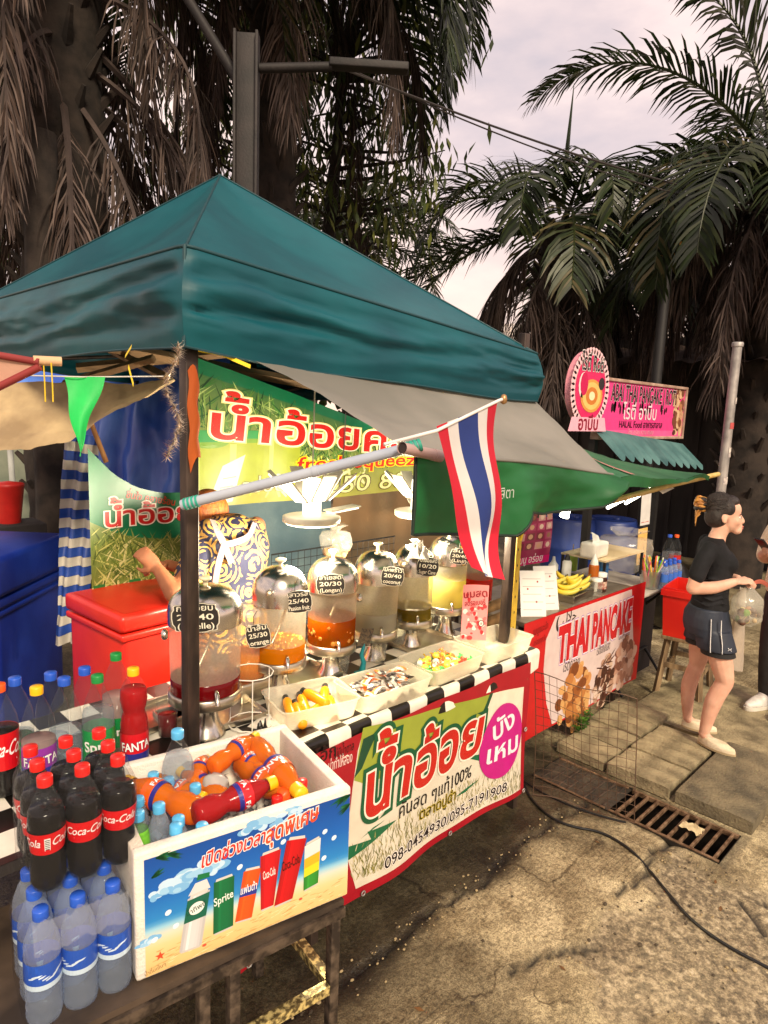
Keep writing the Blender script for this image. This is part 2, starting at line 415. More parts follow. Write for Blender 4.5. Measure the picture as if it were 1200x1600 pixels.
def concrete_ground_material():
    m = bpy.data.materials.new('worn_wet_concrete'); m.use_nodes = True
    t = m.node_tree; b = t.nodes['Principled BSDF']; n = t.nodes.new; l = t.links.new
    tcn = n('ShaderNodeTexCoord'); att = n('ShaderNodeVertexColor'); att.layer_name = 'ink'; sp = n('ShaderNodeSeparateColor'); l(att.outputs[0], sp.inputs[0])
    def nz_(s, d=6, r=.6):
        q = n('ShaderNodeTexNoise'); q.inputs['Scale'].default_value = s; q.inputs['Detail'].default_value = d; q.inputs['Roughness'].default_value = r
        l(tcn.outputs['Object'], q.inputs['Vector']); return q.outputs[0]
    def ramp(src, stops):
        q = n('ShaderNodeValToRGB'); e = q.color_ramp.elements
        while len(e) < len(stops): e.new(.5)
        for k, (p, c) in zip(e, stops): k.position = p; k.color = c
        l(src, q.inputs[0]); return q.outputs[0]
    def mix(f, a, c, bt='MIX'):
        q = n('ShaderNodeMixRGB'); q.blend_type = bt
        for i, s in ((0, f), (1, a), (2, c)):
            if isinstance(s, (int, float)): q.inputs[i].default_value = s
            elif isinstance(s, tuple): q.inputs[i].default_value = s
            else: l(s, q.inputs[i])
        return q.outputs[0]
    base = ramp(nz_(1.6, 8), [(.34, (.23,.185,.105,1)), (.50, (.53,.435,.26,1)), (.66, (.74,.62,.39,1))])
    speck = mix(1.0, ramp(nz_(55, 4), [(.36, (.35,.33,.3,1)), (.55, (1,1,1,1))]), ramp(nz_(190, 3), [(.38, (.30,.28,.25,1)), (.52, (1,1,1,1)), (.72, (1.35,1.32,1.25,1))]), 'MULTIPLY')
    base = mix(.75, base, speck, 'MULTIPLY')
    blot = ramp(nz_(4.5, 8, .7), [(.42, (.42,.38,.33,1)), (.56, (1,1,1,1))])
    base = mix(.8, base, blot, 'MULTIPLY')
    wv = n('ShaderNodeTexWave'); wv.wave_type = 'BANDS'; wv.bands_direction = 'Y'; wv.inputs['Scale'].default_value = 13; wv.inputs['Distortion'].default_value = 3.2; wv.inputs['Detail'].default_value = 4; wv.inputs['Detail Scale'].default_value = 2.6
    mpw = n('ShaderNodeMapping'); mpw.inputs['Rotation'].default_value = (0, 0, .04); mpw.inputs['Scale'].default_value = (.35, 1, 1)
    l(tcn.outputs['Object'], mpw.inputs[0]); l(mpw.outputs[0], wv.inputs['Vector'])
    gm = ramp(nz_(1.5, 6), [(.47, (0,0,0,1)), (.66, (.85,.85,.85,1))])
    gr = ramp(wv.outputs[0], [(.0, (.40,.38,.35,1)), (.2, (1,1,1,1))])
    gm2 = n('ShaderNodeMath'); gm2.operation = 'MULTIPLY'; l(gm, gm2.inputs[0])
    inv = n('ShaderNodeMath'); inv.operation = 'SUBTRACT'; inv.inputs[0].default_value = 1; l(sp.outputs[1], inv.inputs[1]); l(inv.outputs[0], gm2.inputs[1])
    base = mix(gm2.outputs[0], base, mix(1.0, base, gr, 'MULTIPLY'))
    ero = ramp(nz_(38, 8, .75), [(.36, (.03,.024,.018,1)), (.48, (.16,.125,.08,1)), (.58, (.40,.32,.20,1)), (.70, (.62,.54,.40,1))])
    base = mix(sp.outputs[1], base, mix(.8, base, ero))
    vc = n('ShaderNodeTexVoronoi'); vc.feature = 'DISTANCE_TO_EDGE'; vc.inputs['Scale'].default_value = 1.15
    vadd = n('ShaderNodeVectorMath'); vadd.operation = 'MULTIPLY_ADD'; nv = n('ShaderNodeTexNoise'); nv.inputs['Scale'].default_value = 2.6; nv.inputs['Detail'].default_value = 8; l(tcn.outputs['Object'], nv.inputs['Vector'])
    vadd.inputs[1].default_value = (.55,.55,0); l(nv.outputs['Color'], vadd.inputs[0]); l(tcn.outputs['Object'], vadd.inputs[2]); l(vadd.outputs[0], vc.inputs['Vector'])
    ck_ = ramp(vc.outputs['Distance'], [(.0, (.30,.27,.24,1)), (.004, (.55,.52,.48,1)), (.009, (1,1,1,1))]); ckm = ramp(nz_(1.9, 4), [(.46, (0,0,0,1)), (.56, (1,1,1,1))])
    base = mix(ckm, base, mix(1.0, base, ck_, 'MULTIPLY'))
    base = mix(sp.outputs[2], base, (.02,.016,.012,1))                 # dirt in cracks
    wet_shade_col = mix(1.0, base, (.13,.125,.115,1), 'MULTIPLY')
    base = mix(sp.outputs[0], base, wet_shade_col)                              # soaked concrete by the stall, plus painted shade under it and the cart
    l(base, b.inputs['Base Color'])
    rr = n('ShaderNodeMapRange'); rr.inputs[3].default_value = .50; rr.inputs[4].default_value = .22; l(sp.outputs[0], rr.inputs[0])
    r2 = n('ShaderNodeMath'); r2.operation = 'MULTIPLY_ADD'; r2.inputs[1].default_value = .35; l(nz_(9, 5), r2.inputs[0]); l(rr.outputs[0], r2.inputs[2]); 
    l(r2.outputs[0], b.inputs['Roughness'])
    hb = n('ShaderNodeMath'); hb.operation = 'MULTIPLY_ADD'; hb.inputs[1].default_value = .6; l(nz_(120, 6), hb.inputs[0]); l(nz_(18, 6), hb.inputs[2])
    hb2 = n('ShaderNodeMath'); hb2.operation = 'MULTIPLY_ADD'; l(mix(gm2.outputs[0], (1,1,1,1), gr), hb2.inputs[0]); hb2.inputs[1].default_value = .25; l(hb.outputs[0], hb2.inputs[2])
    bp = n('ShaderNodeBump'); bp.inputs['Strength'].default_value = .9; bp.inputs['Distance'].default_value = .008; l(hb2.outputs[0], bp.inputs['Height']); l(bp.outputs[0], b.inputs['Normal'])
    return m
def build_ground():
    gm = concrete_ground_material(); mb = MB()
    x0, x1, y0, y1, s = .3, 6.7, -1.2, 3.2, .025
    nx, ny = round((x1-x0)/s), round((y1-y0)/s)
    vs = []; mk = []
    for j in range(ny+1):
        for i in range(nx+1):
            x, y = x0+i*s, y0+j*s; edge = i in (0, nx) or j in (0, ny)
            h = 0 if edge else ground_h(x, y); vs.append((x, y, h))
            wet_shade = sstep(1.44, 1.60, y + .10*fbm(x*2.5, y*2.5, 8)) * sstep(3.9, 3.1, x) + .75*sstep(.2,.5, fbm(x*1.1+4, y*1.1, 12))*sstep(1.0,1.5,y)*sstep(3.5,3,x)
            wet_shade = max(wet_shade, sstep(1.38, 1.22, x+.06*fbm(x*4, y*4, 3))*sstep(1.08, 1.22, y+.06*fbm(x*4, y*4, 5)))  # shade under the drinks cart, painted into the ground colour
            wet_shade = max(wet_shade, .9*sstep(.2, .0, abs(x-3.2)-.15)*sstep(1.1, 1.6, y))
            ck = 0
            for c in CRACKS:
                for a, b in zip(c[:-1], c[1:]):
                    ck = max(ck, sstep(.022, .004, seg_d((x, y+.02*fbm(x*9, y*2, 4)), a, b)))
            rimd = 1.0 if (DX0-.02 < x < DX1+.05 and DY0-.03 < y < DY1) else 0
            mk.append((min(1, wet_shade), erosion(x, y), max(ck, rimd*.5), 1))
    fs = []; cs = []
    for j in range(ny):
        for i in range(nx):
            cx, cy2 = x0+(i+.5)*s, y0+(j+.5)*s
            if DX0 < cx < DX1 and DY0 < cy2 < DY1: continue
            q = (j*(nx+1)+i, j*(nx+1)+i+1, (j+1)*(nx+1)+i+1, (j+1)*(nx+1)+i); fs.append(q); cs.append(tuple(mk[k] for k in q))
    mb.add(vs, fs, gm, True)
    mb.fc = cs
    B = 120
    for q in ([(-B,-B),(B,-B),(B,y0),(-B,y0)], [(-B,y1),(B,y1),(B,B),(-B,B)], [(-B,y0),(x0,y0),(x0,y1),(-B,y1)], [(x1,y0),(B,y0),(B,y1),(x1,y1)]):
        mb.add([(a, b, 0) for a, b in q], [(0,1,2,3)], gm, False, (0.25,.3,0,1))
    # drain channel below the opening
    dk = mat('drain_silt', (26,21,16), .6, bump=.6, bs=30)
    z = -.22
    mb.add([(DX0,DY0,.0),(DX1,DY0,.0),(DX1,DY1,.0),(DX0,DY1,.0),(DX0,DY0,z),(DX1,DY0,z),(DX1,DY1,z),(DX0,DY1,z)],
           [(4,5,6,7),(1,0,4,5),(2,1,5,6),(3,2,6,7),(0,3,7,4)], dk)
    return structure(mb.build('ground'))
build_ground()
# silt filling the closed end of the channel, and damp lumps at the bottom of the open end
mb = MB(); dk = mat('wet_silt', (40,36,30), .55, bump=.8, bs=40, col2=(70,62,50))
mb.grid(lambda a, b: V((DX0+.002+(DX1-DX0-.004)*a, 1.40+.449*b, -.006+.008*fbm(a*4, b*6, 2))), 14, 20, dk)
tag(mb.build('silt'), None, None, kind='stuff')
mb = MB(); lf = mat('rotting_leaf', (92,74,40), .7, col2=(140,118,70))
for k in range(60):
    x, y = random.uniform(DX0+.03, DX1-.03), random.uniform(.88, 1.38); a = random.uniform(0, 6.3); r = random.uniform(.012, .03)
    mb.add([(x+r*math.cos(a+q*1.57)*(1 if q % 2 else .5), y+r*math.sin(a+q*1.57)*(1 if q % 2 else .5), -.19+.03*random.random()) for q in range(4)], [(0,1,2,3)], lf)
tag(mb.build('rotting_leaves'), None, None, kind='stuff')

mb = MB(); gv = [mat('gravel_pale', (150,132,98), .85, vs=30), mat('gravel_dark', (70,60,46), .85, vs=30), mat('leaf_scrap', (104,70,34), .8, vs=30)]
for k in range(1500):
    k = k if k < 220 else (300 if k < 1380 else 560)
    if k < 220: x, y = random.uniform(1.2, 3.1), 1.53+random.gauss(0, .035)
    elif k < 520: x, y = random.uniform(2.1, 3.1), random.uniform(-.4, 1.1)
    else: x, y = random.uniform(1.0, 4.6), random.uniform(-.6, 1.5)
    if DX0-.03 < x < DX1+.03 and DY0-.05 < y < DY1: continue
    if k < 520 and k >= 220 and not .03 < erosion(x, y) < .97 and random.random() > .12: continue
    r = random.uniform(.0022, .0065)*(1.5 if random.random() < .08 else 1); mb.ball((x, y, ground_h(x, y)+r*.4), (r*random.uniform(.8,1.5), r*random.uniform(.7,1.2), r*random.uniform(.5,.8)), random.choice(gv[:2]), 6, 4)
for k in range(40):
    x, y = random.uniform(1.2, 4.4), random.uniform(-.4, 1.5); a = random.uniform(0, 6.3); r = random.uniform(.008, .02)
    if DX0-.03 < x < DX1+1.2: continue
    mb.add([(x+r*math.cos(a+q*1.57)*(1 if q % 2 else .4), y+r*math.sin(a+q*1.57)*(1 if q % 2 else .4), ground_h(x, y)+.003+.004*random.random()) for q in range(4)], [(0,1,2,3)], gv[2])
tag(mb.build('gravel'), None, None, kind='stuff')

# ------------------------------------------------------------------ drain grate, slabs, cable, mesh panel, weed
rust = mat('rusty_steel', (96,72,52), .65, metal=.55, col2=(150,122,96), vs=25, bump=.3)
g = thing('drain_grate', 'rusty steel bar grate over the open drain in the concrete', 'drain grate', (3.275, 1.125, 0))
mb = MB()
for sx_ in (-1, 1): mb.box((sx_*.139, 0, -.008), (.016, .54, .022), rust)
mb.build('frame', g)
for k in range(10):
    m1 = MB(); y = -.245+k*.0535; m1.box((0, y, -.006), (.262, .0115, .020), rust, bev=.002); m1.build('bar', g)
rustd = mat('silted_rust', (52,44,38), .7, metal=.3, col2=(84,70,58), vs=25, bump=.3)
g2 = thing('drain_grate', 'silted up rusty drain grate under the wire mesh panel', 'drain grate', (3.275, 1.63, 0))
for sx_ in (-1, 1): mb = MB(); mb.box((sx_*.139, 0, -.009), (.014, .42, .02), rust); mb.build('frame_rail', g2)
for k in range(8):
    m1 = MB(); m1.box((0, -.19+k*.052, -.010), (.262, .011, .016), rustd, bev=.002); m1.build('bar', g2)
bagm = mat('scrap_paper', (196,178,140), .8, bump=.4, bs=30)
mb = MB(); mb.grid(lambda a, b: V((3.27+.07*(a-.5)+.02*fbm(a*3, b*3, 1), 1.03+.10*(b-.5), .012+.018*fbm(a*4, b*4, 6)+.012)), 8, 8, bagm)
tag(mb.build('scrap_of_litter'), 'crumpled pale scrap of litter caught on the open drain grate', 'litter')

slabm = mat('weathered_slab_concrete', (96,86,64), .85, col2=(168,154,120), vs=9, bump=.8, bs=70, detail=9, ramp=(.3,.7))
slabd = mat('dark_slab_concrete', (74,68,54), .8, col2=(128,116,90), vs=8, bump=.8, bs=70, detail=9, ramp=(.3,.7))
def slab(x0, x1, y0, y1, z0, z1, m, name, label, group=None, rz=0):
    d = (x1-x0, y1-y0, z1-z0); mb = MB()
    n1, n2 = 10, 10
    top = lambda a, b: V(((a-.5)*d[0], (b-.5)*d[1], d[2]/2 + .004*fbm((x0+a*d[0])*6, (y0+b*d[1])*6, 3) - .004*(max(0, abs(a-.5)*2-.97)/.03 + max(0, abs(b-.5)*2-.97)/.03)))
    mb.grid(top, n1, n2, m)
    rim = [top(i/n1, 0) for i in range(n1+1)] + [top(1, i/n2) for i in range(1, n2+1)] + [top(1-i/n1, 1) for i in range(1, n1+1)] + [top(0, 1-i/n2) for i in range(1, n2)]
    k = len(rim); low = [V((p.x, p.y, -d[2]/2)) for p in rim]
    mb.add(rim+low, [(i+k, (i+1) % k+k, (i+1) % k, i) for i in range(k)], m)
    o = mb.build(name); o.location = ((x0+x1)/2, (y0+y1)/2, (z0+z1)/2); o.rotation_euler = (0, 0, rz)
    return tag(o, label, 'concrete slab', group)
for k in range(5):
    slab(3.46+k*.150, 3.46+k*.150+.142+random.uniform(-.004,.004), 1.225, 1.575, .0, .066+random.uniform(-.006,.006), slabm, 'concrete_plank',
         'narrow weathered concrete plank laid across the drain beside the standing woman', 'concrete planks by the woman', random.uniform(-.012,.012))
for k in range(4):
    slab(3.47+k*.235, 3.47+k*.235+.222, 1.60, 1.90+(.02*k), .0, .060+random.uniform(-.008,.006), slabm, 'concrete_plank',
         'cracked wide concrete plank in front of the red pancake banner', 'concrete planks by the pancake banner', random.uniform(-.02,.02))
slab(3.47, 4.28, .82, 1.195, .0, .07, slabd, 'concrete_slab', 'large square dark concrete slab at the right of the drain planks', None, .01)
slab(4.30, 5.4, .75, 1.86, -.03, .035, slabm, 'concrete_slab', 'broad pale concrete slab beneath the sneakers of the person with the phone')
mb = MB(); cbl = mat('black_cable_rubber', (22,22,23), .4)
pts = [(820,1226),(826,1242),(838,1258),(858,1276),(880,1288),(905,1295),(930,1300),(955,1310),(985,1330),(1012,1352),(1040,1386),(1080,1430),(1130,1468),(1200,1508),(1290,1550)]
P3 = [onz(x, y, .004) for x, y in pts]; P3 = [V((p.x, p.y, ground_h(p.x, p.y)+.0075)) for p in P3]
def smooth(P, k=5):
    out = []
    for i in range(len(P)-1):
        p0, p1, p2, p3 = P[max(i-1,0)], P[i], P[i+1], P[min(i+2,len(P)-1)]
        for j in range(k):
            t = j/k; out.append(.5*((2*p1)+(-p0+p2)*t+(2*p0-5*p1+4*p2-p3)*t*t+(-p0+3*p1-3*p2+p3)*t**3))
    return out+[P[-1]]
mb.tube(smooth(P3), .0065, cbl, 8)
tag(mb.build('power_cable'), 'thick black power cable snaking over the concrete from the juice stall', 'cable')
mb = MB(); P4 = [onz(x, y, .006) for x, y in ((815,1218),(850,1240),(900,1262),(940,1275),(978,1285))]
mb.tube(smooth(P4), .005, cbl, 6); tag(mb.build('power_cable'), 'thin black cable lying along the foot of the wire mesh panel', 'cable')

# wire mesh panel leaning at the end of the juice stall
wire = mat('rusty_wire', (92,70,56), .6, metal=.6)
A, Bq, Cq, Dq = V((2.93,1.72,.02)), V((3.11,1.24,.02)), V((3.10,1.30,.64)), V((2.90,1.75,.70))
mp_ = lambda a, b: (A*(1-a)+Bq*a)*(1-b)+(Dq*(1-a)+Cq*a)*b + V((.02*math.sin(a*5+b*3), 0, .008*math.sin(a*9)))
mb = MB()
for k in range(13): mb.tube([mp_(k/12, j/8) for j in range(9)], .0014 if 0 < k < 12 else .0026, wire, 4)
for k in range(15): mb.tube([mp_(j/8, k/14)+V((-.002,-.002,0)) for j in range(9)], .0014 if 0 < k < 14 else .0026, wire, 4)
tag(mb.build('wire_mesh_panel'), 'rusty square wire mesh panel leaning beside the juice stall over the drain', 'wire mesh')

def leaf_quad(mb, p, d, ln, wd, m, sag=.3):
    d = V(d).normalized(); s = d.cross(V((0,0,1)))
    s = s.normalized() if s.length > 1e-4 else V((1,0,0))
    s = (s + V((0,0,random.uniform(-.5,.5)))).normalized()
    p = V(p); q = p + d*ln*.5; d2 = (d+V((0,0,-sag))).normalized(); r = q+d2*ln*.5
    mb.add([p, q-s*wd/2, q+s*wd/2, r], [(0,1,2),(2,1,3)], m, False)
wg = [mat('weed_leaf_%s' % n_, c, .55, transl=.35) for n_, c in (('bright',(92,140,50)), ('deep',(58,98,34)))]
wt = thing('weed', 'small leafy green weed growing at the foot of the red pancake banner', 'weed', (3.70, 1.90, .05))
mb = MB(); st = MB()
for k in range(12):
    a = random.uniform(0, 6.28); h = random.uniform(.06, .17); tip = V((math.cos(a)*.09, math.sin(a)*.07, h))
    st.tube([(0,0,-.04), tip*.5+V((0,0,.02)), tip], .0022, wg[1], 4)
    for j in range(9):
        b = random.uniform(0, 6.28); leaf_quad(mb, tip*random.uniform(.5,1), (math.cos(b), math.sin(b), random.uniform(-.1,.5)), random.uniform(.025,.045), random.uniform(.016,.028), random.choice(wg))
st.build('stem', wt); mb.build('leaves', wt)

# ------------------------------------------------------------------ palms
green = [mat('palm_leaf_%s' % n_, c, .45, transl=.3, var=.25, vs=3) for n_, c in (('dark',(26,36,19)), ('mid',(40,54,25)), ('olive',(54,62,31)), ('dry',(88,80,50)))]
brown = [mat('dead_frond_%s' % n_, c, .85, transl=.15, var=.2, vs=5) for n_, c in (('grey',(72,60,57)), ('umber',(42,32,28)), ('tan',(96,81,75)), ('rust',(52,36,28)))]
bark = mat('palm_bark', (26,20,18), .95, bump=.9, bs=14, col2=(50,41,36), vs=6)
def frond(mb, base, az, elev, length, droop, nl, ll, ms, rm, curl=.35, wd=.042, twist=0, t0=.12, n=14, limp=0):
    p = V(base); pitch = elev; seg = length/n; pts = [p.copy()]; T = []
    for i in range(n):
        d = V((math.cos(pitch)*math.sin(az), math.cos(pitch)*math.cos(az), math.sin(pitch)))
        T.append(d); p = p+d*seg; pts.append(p.copy()); pitch -= droop*(.35+1.3*i/n)/n; az += twist/n
        if pitch < -1.5: pitch = -1.5
    T.append(T[-1])
    mb.tube(pts, [.030*(1-.85*i/n) for i in range(n+1)], rm, 4, False)
    for k in range(nl):
        t = t0+(1-t0)*(k+random.random()*.6)/nl; f = t*n; i = min(int(f), n-1); q = pts[i].lerp(pts[i+1], f-i); d = T[i]
        s = d.cross(V((0,0,1)))
        s = s.normalized() if s.length > .05 else V((math.cos(az), -math.sin(az), 0))
        u = s.cross(d)
        for sg in (-1, 1):
            if random.random() < .05: continue
            fw = .45+.75*t+random.uniform(-.15,.15)
            dr = (s*sg + d*fw + u*random.uniform(-.05,.45)).normalized()
            if limp: dr = (s*sg*random.uniform(.1,.8) + d*random.uniform(.2,1.2) + V((random.gauss(0,.12), random.gauss(0,.12), -limp*random.uniform(.3,1.3)))).normalized()
            l_ = ll*(.35+.65*math.sin(math.pi*min(1, t*.82+.16)))*random.uniform(.8,1.1)
            sag = curl*random.uniform(.6,1.5); m = random.choice(ms)
            a = q; dd = dr; w_ = wd*random.uniform(.7,1.1)
            nrm = dd.cross(d); nrm = nrm.normalized() if nrm.length > 1e-3 else u
            side = dd.cross(nrm).normalized()*w_/2
            b = a+dd*l_*.4; d2 = (dd+V((0,0,-sag))).normalized(); c = b+d2*l_*.35; d3 = (d2+V((0,0,-sag*1.3))).normalized(); e = c+d3*l_*.3
            mb.add([a-side*.5, a+side*.5, b+side, b-side, c+side*.8, c-side*.8, e], [(0,1,2,3),(3,2,4,5),(5,4,6)], m, False)
def palm(x, y, zc, rt, label, live, dead, ll=.75, lean=(0,0), trunk_bits=True, deadlen=2.4, group='palms behind the stalls', skirt=1.0, dead_r=.35, dead_c=None):
    """live: list of (azimuth deg, elevation deg, length, droop); dead: number of hanging fronds"""
    t = thing('palm_tree', label, 'palm tree', (x, y, 0), 0, group)
    tm = MB(); pr = []
    for i in range(15):
        z = zc*i/14; pr.append((lean[0]*i/14, lean[1]*i/14, z))
    tm.tube(pr, [rt*(1.25-.3*i/14)*(1+.06*math.sin(i*2.4)) for i in range(15)], bark, 12)
    for k in range(150):                                  # stubs of cut leaf bases
        a = k*2.4; z = zc*(.15+.85*k/150); c = V((lean[0]*z/zc+math.cos(a)*rt*1.0, lean[1]*z/zc+math.sin(a)*rt*1.0, z))
        o_ = V((math.cos(a), math.sin(a), 1.1)).normalized()
        tm.tube([c-o_*.05, c+o_*random.uniform(.12,.24)], [.05,.02], random.choice((bark, brown[1])), 5)
    tm.build('trunk', t)
    top = V((lean[0], lean[1], zc))
    cm = MB()
    for az, el, ln, dr in live:
        a = rad(az); frond(cm, top+V((math.sin(a)*rt*.5, math.cos(a)*rt*.5, random.uniform(-.1,.15))), a, rad(el), ln, dr, int(ln*25), ll, green[:3] if random.random() < .8 else green, green[2], twist=random.uniform(-.3,.3))
    cm.build('crown', t)
    if dead:
        dm = MB()
        for k in range(dead):
            a = 6.283*k/dead+random.uniform(-.3,.3) if dead_c is None else dead_c+random.uniform(-1.4,1.4)
            z0 = random.uniform(-.9,.05)*skirt
            frond(dm, top+V((math.sin(a)*rt, math.cos(a)*rt, z0)), a, rad(random.uniform(-48,-15)), deadlen*random.uniform(.65,1.1), 2.2, int(deadlen*34), ll*random.uniform(.75,1.1), brown, brown[0], curl=.55, wd=.017, twist=random.uniform(-.5,.5), limp=1.0)
        dm.build('dead_fronds', t)
    return t
def azto(x, y, px, py, d=9):                               # azimuth from a palm towards where a picture point lies at that distance
    p = at(px, py, d); return math.degrees(math.atan2(p.x-x, p.y-y))
def ring(tiers, jitter=14):
    out = []
    for n, el, ln, dr, ph in tiers:
        for k in range(n): out.append((ph+360*k/n+random.uniform(-jitter, jitter), el+random.uniform(-8, 8), ln*random.uniform(.88,1.08), dr*random.uniform(.9,1.15)))
    return out
R_, L_, F_, B_ = 135, 315, 225, 45      # picture right, left, towards us, away
q = at(100, 300, 6.0)
palm(q.x, q.y, 6.7, .34, 'huge old palm with a shaggy skirt of grey dead fronds behind the teal canopy', 
     ring([(6,25,3.2,1.8,0),(7,-5,3.0,1.6,20)]), 27, ll=.75, deadlen=3.0, dead_r=.3, skirt=2.6)
q = at(425, 250, 7.2)
palm(q.x, q.y, 7.2, .24, 'tall palm with reddish dead fronds behind the dark steel post', 
     [(R_-5,10,3.0,2.6),(R_+20,0,2.9,2.4),(R_-25,15,3.0,2.6),(R_+8,-14,2.9,2.0),(R_+45,5,3.0,2.2),(L_,10,3.2,2.0),(L_+30,0,3.0,2.0),(F_,15,3.2,2.0),(F_-25,-5,3.0,1.8),(B_,10,3.2,2.0),(R_-10,-20,3.0,1.7),(F_+30,0,3,1.8),(R_-40,-8,3.1,2.0),(R_+30,-18,3.0,1.6),(F_+10,-12,3.1,1.6),(F_-10,5,3.2,2.2),(L_-30,-5,3.0,1.8)], 10, ll=.8, deadlen=3.4, skirt=1.4)
q = at(868, 480, 9.2)
palm(q.x, q.y, 4.5, .26, 'palm with two bare spear leaves standing up from its crown', 
     [(L_+4,56,2.2,3.2),(L_-10,26,2.4,2.6),(L_+14,2,2.8,1.8),(L_-4,-16,2.7,1.2),(R_,48,2.3,2.7),(R_-8,18,2.4,2.4),(R_+8,-10,2.4,1.5),
      (F_,48,2.2,3.0),(F_+28,30,2.3,2.7),(F_-28,30,2.3,2.7),(F_+8,2,2.3,2.0),(F_-45,-5,2.4,1.8),(B_,30,2.2,2.4)], 16, ll=.8, deadlen=2.3)
pq = q
q = at(1215, 300, 7.8)
palm(q.x, q.y, 5.0, .27, 'palm at the picture edge with fronds arching left over the pink sign', 
     [(L_+4,50,3.2,1.9),(L_+10,80,2.6,1.3),(L_-6,10,2.6,2.3),(L_+14,-10,2.7,1.8),(L_-12,-22,2.8,1.3),(L_+2,-32,2.6,1.0),(F_+20,-20,2.7,1.3),(F_-10,20,2.7,2.6),(L_-25,0,2.7,2.2),(L_+22,15,2.7,2.5),(F_,45,2.6,2.8),(F_-25,15,2.6,2.4),(F_+8,-8,2.7,1.9),(F_+45,0,2.8,1.8),(B_,50,3,2),(R_,40,3,2),(R_-30,10,3,2),(F_+60,-15,2.6,1.5)], 20, ll=.75, deadlen=2.6, dead_c=rad(L_-40), skirt=1.2)
q = at(560, 345, 13)
palm(q.x, q.y, 5.3, .2, 'small distant palm glimpsed above the right slope of the teal canopy', ring([(5,55,2.1,1.8,10),(8,25,2.3,1.8,0),(7,0,2.1,1.5,25)]), 0, ll=.6)
q = at(965, 470, 12)
palm(q.x, q.y, 4.3, .22, 'dark low palm standing behind the oval sign', ring([(6,45,2.2,2.0,10),(8,15,2.3,1.8,0),(7,-10,2.0,1.5,25)]), 8, ll=.6, deadlen=1.8)
q = at(1110, 420, 11)
palm(q.x, q.y, 4.6, .22, 'dark palm half hidden between the street lamp and the grey pole', ring([(6,45,2.2,2.0,10),(8,15,2.4,1.8,0),(6,-10,2.0,1.5,25)]), 10, ll=.65, deadlen=2.2)
mb = MB()
for (dx, dz, ln) in ((0,.0,1.9),(.12,-.1,.95)): 
    mb.tube([(pq.x+dx, pq.y-dx, 4.8), (pq.x+dx*1.3+.0, pq.y-dx*1.3, 4.4+ln*.6), (pq.x+dx*1.6+.02, pq.y-dx*1.6-.02, 4.4+ln)], [.035,.03,.004], green[1], 5)
sp_ = mb.build('spear_leaf'); sp_.parent = None
for o in bpy.data.objects:
    if o.name.startswith('palm_tree') and 'spear' in o.get('label',''):
        sp_.parent = o; sp_.matrix_parent_inverse = Matrix.Translation(-V(o.location))

# broadleaf trees with long drooping leaves between the palms
def broadleaf(cx, cy_, z0, z1, rx, n, trunk_xy, label, ms, lw=(.16,.30)):
    t = thing('broadleaf_tree', label, 'tree', (trunk_xy[0], trunk_xy[1], 0), 0, 'trees behind the stalls')
    tm = MB(); o_ = V((trunk_xy[0], trunk_xy[1], 0)); c0 = V((cx, cy_, (z0+z1)/2))-o_
    tm.tube([(0,0,0), (c0.x*.2,c0.y*.2,z0*.5), (c0.x*.5,c0.y*.5,z0), (c0.x*.8,c0.y*.8,z1*.9)], [.13,.11,.09,.04], bark, 8)
    cm = MB(); hubs = []
    for k in range(max(10, n//34)):
        a = random.uniform(0, 6.283); r = rx*math.sqrt(random.random()); z = random.uniform(z0, z1)
        h = V((c0.x+r*math.cos(a), c0.y+r*math.sin(a), z)); hubs.append(h)
        tm.tube([V((c0.x*.6,c0.y*.6,min(z, z1*.85)-.2)), h*.5+V((c0.x*.5,c0.y*.5,z*.5))-V((0,0,.1))+V((0,0,0)), h], [.03,.018,.006], bark, 4, False)
    for k in range(n):
        h = random.choice(hubs); a = random.uniform(0, 6.283); p = h+V((random.gauss(0,.2), random.gauss(0,.2), random.gauss(0,.24)))
        leaf_quad(cm, p, (math.cos(a)*.55, math.sin(a)*.55, -random.uniform(.4,1.2)), random.uniform(*lw), random.uniform(.035,.062), random.choice(ms), .5)
    tm.build('trunk', t); cm.build('crown', t); return t
gl = [mat('broad_leaf_%s' % n_, c, .5, transl=.3, var=.2) for n_, c in (('dark',(42,54,24)), ('mid',(62,76,34)), ('pale',(98,104,48)))]
q = at(560, 120, 8.2); broadleaf(q.x, q.y, 4.0, 7.4, 1.15, 3000, (q.x-.6, q.y+.3), 'tree with long drooping leaves behind the horizontal steel arm', gl)
q = at(290, 330, 9.5); broadleaf(q.x, q.y, 3.6, 5.6, .95, 1100, (q.x+.2, q.y), 'sparse tree seen between the two shaggy palms', gl)
q = at(20, 350, 8.5); broadleaf(q.x, q.y, 3.2, 6.6, 1.0, 1500, (q.x-.4, q.y), 'leafy tree behind the huge old palm', gl)
q = at(390, 60, 9); broadleaf(q.x, q.y, 5.0, 8.0, 1.2, 1700, (q.x+.3, q.y), 'dense leafy crown above the top of the dark steel post', gl)
# undergrowth closing the far side of the yard
mb = MB()
for k in range(5200):
    u_ = random.random(); az = rad(-20+130*u_); r = random.uniform(15, 19); z = random.uniform(.1, 3.6)*(.6+.4*fbm(u_*9, 2))
    leaf_quad(mb, (r*math.sin(az), r*math.cos(az), max(.1, z)), (random.uniform(-1,1), random.uniform(-1,1), random.uniform(-1,.4)), random.uniform(.4,.8), random.uniform(.16,.3), random.choice(gl[:2]))
tag(mb.build('undergrowth'), None, None, kind='stuff')

